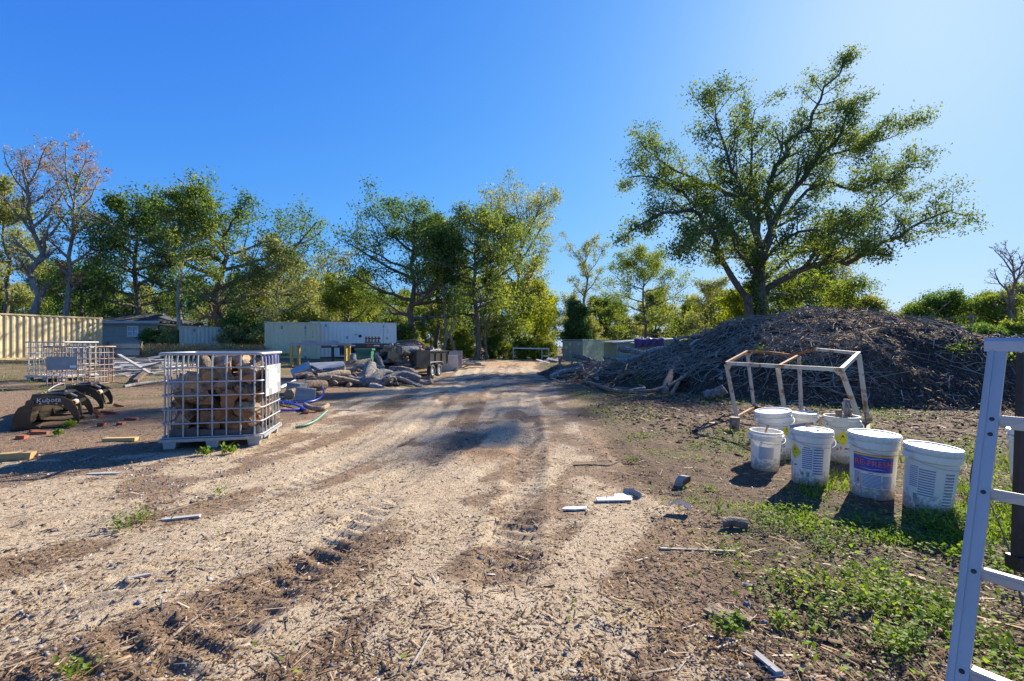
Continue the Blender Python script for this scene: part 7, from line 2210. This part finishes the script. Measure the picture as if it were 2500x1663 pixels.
# ---- tufts and leafy weeds that stand out one by one
def sprigs():
    rs = np.random.default_rng(15)
    W = [(1775, 1545, .075, 'bright leafy weed beside the short split sticks', 90), (1800, 1520, .05, 'low spreading weed just behind the leafy one', 60), (2180, 1590, .11, 'bushy bright green weed near the foot of the ladder', 190), (2230, 1575, .08, 'yellow-green weed right beside the bushy one', 110),
         (1910, 1525, .07, 'feathery small weed on the near litter', 70), (1545, 1127, .07, 'small green tuft at the edge of the sand track', 80), (1735, 1198, .05, 'rounded green tuft before the dark wood chunk', 60), (170, 1045, .10, 'green grass tuft in front of the grapple claws', 120), (140, 1063, .07, 'smaller grass tuft below the grapple claws', 70),
         (560, 1108, .10, 'grass tuft in the shade under the firewood cage', 120), (500, 1112, .09, 'pale grass tuft at the near corner of the firewood cage', 90), (300, 1290, .11, 'dark green weed strip in the left tyre track', 110), (350, 1275, .08, 'weed clump beside the thin grey slat', 70), (185, 1640, .07, 'small weed at the very bottom left of the sand', 60), (2260, 1280, .10, 'tall green weed standing in the last bucket shadow', 100), (535, 1210, .08, 'sparse weeds between two tyre tracks', 60)]
    for px, py, s, lab, n in W:
        q = G(px, py)
        x = q[0] + rs.normal(0, s * .5, n); y = q[1] + rs.normal(0, s * .4, n)
        z = T(x, y) + np.abs(rs.normal(0, s * .45, n))
        grass = 'grass' in lab
        V, Fc = leaves_on_ground(x, y, z, rs.uniform(.018, .036, n) * (1.6 if grass else 1), rs.uniform(.6, 1.4, n) if grass else rs.uniform(-.2, 1.0, n), rs)
        if grass: pass
        o = thing('weed_clump', lab, 'weed', q)
        mesh_arrays('leaves', V, Fc, M['weed'], np.repeat(rs.random(n), 2), o, True)['kind'] = 'stuff'
    # dry grass by the grey container and along the house
    n = 5200; rs = np.random.default_rng(8)
    px = rs.uniform(350, 650, n); Y = rs.uniform(27, 35, n); x = (px - CX) / F * Y; z = T(x, Y)
    L = rs.uniform(.35, 1.1, n)
    V, Fc = tents(x, Y, z + L * .4, L, np.full(n, .016), np.full(n, .012), rs.uniform(0, 6.28, n), rs.uniform(.7, 1.5, n), rs.uniform(0, 3, n))
    o = mesh_arrays('dry_grass', V, Fc, M['straw'], np.repeat(rs.random(n), 6))
    tag(o, 'tall dry straw-coloured grass around the grey container', 'dry grass', kind='stuff')
    # leaf heap behind the plank pile
    n = 5200
    px = rs.uniform(343, 432, n); Y = rs.uniform(29, 32, n); x = (px - CX) / F * Y
    h = .9 * np.clip(1 - ((px - 385) / 48) ** 2, 0, 1) * np.clip(1 - ((Y - 30.5) / 1.6) ** 2, 0, 1)
    V, Fc = leaves_on_ground(x, Y, T(x, Y) + h * rs.uniform(.4, 1, n), rs.uniform(.07, .14, n), rs.uniform(-.5, .9, n), rs)
    o = mesh_arrays('leaf_heap', V, Fc, LF['rust'], np.repeat(rs.random(n), 2))
    tag(o, 'heap of reddish brown dead leaves between the house and the grey container', 'leaf heap', kind='stuff')
    # blades round the buckets and pallet
    n = 9000; rs = np.random.default_rng(18)
    px = rs.uniform(1750, 2480, n); py = rs.uniform(1090, 1330, n)
    Y = 1.4 * F / (py - HZ); x = (px - CX) / F * Y
    g = fbm(x * 1.8, Y * 1.8, 96, 3); k = rs.random(n) < sstep((g - .40) / .15) * (.25 + .75 * (px > 1950)); x, Y = x[k], Y[k]; n = len(x)
    L = rs.uniform(.03, .09, n)
    V, Fc = tents(x, Y, T(x, Y) + L * .4, L, np.full(n, .006), np.full(n, .004), rs.uniform(0, 6.28, n), rs.uniform(.6, 1.5, n), rs.uniform(0, 3, n))
    o = mesh_arrays('grass_blades', V, Fc, M['weed'], np.repeat(rs.random(n), 6))
    tag(o, 'fresh short grass growing round the buckets', 'grass', kind='stuff')


M['straw'] = leaf_mat('straw', (0.20, 0.14, 0.07), (0.36, 0.27, 0.14), (0.50, 0.41, 0.24), 0.3, 0.02)
sprigs()
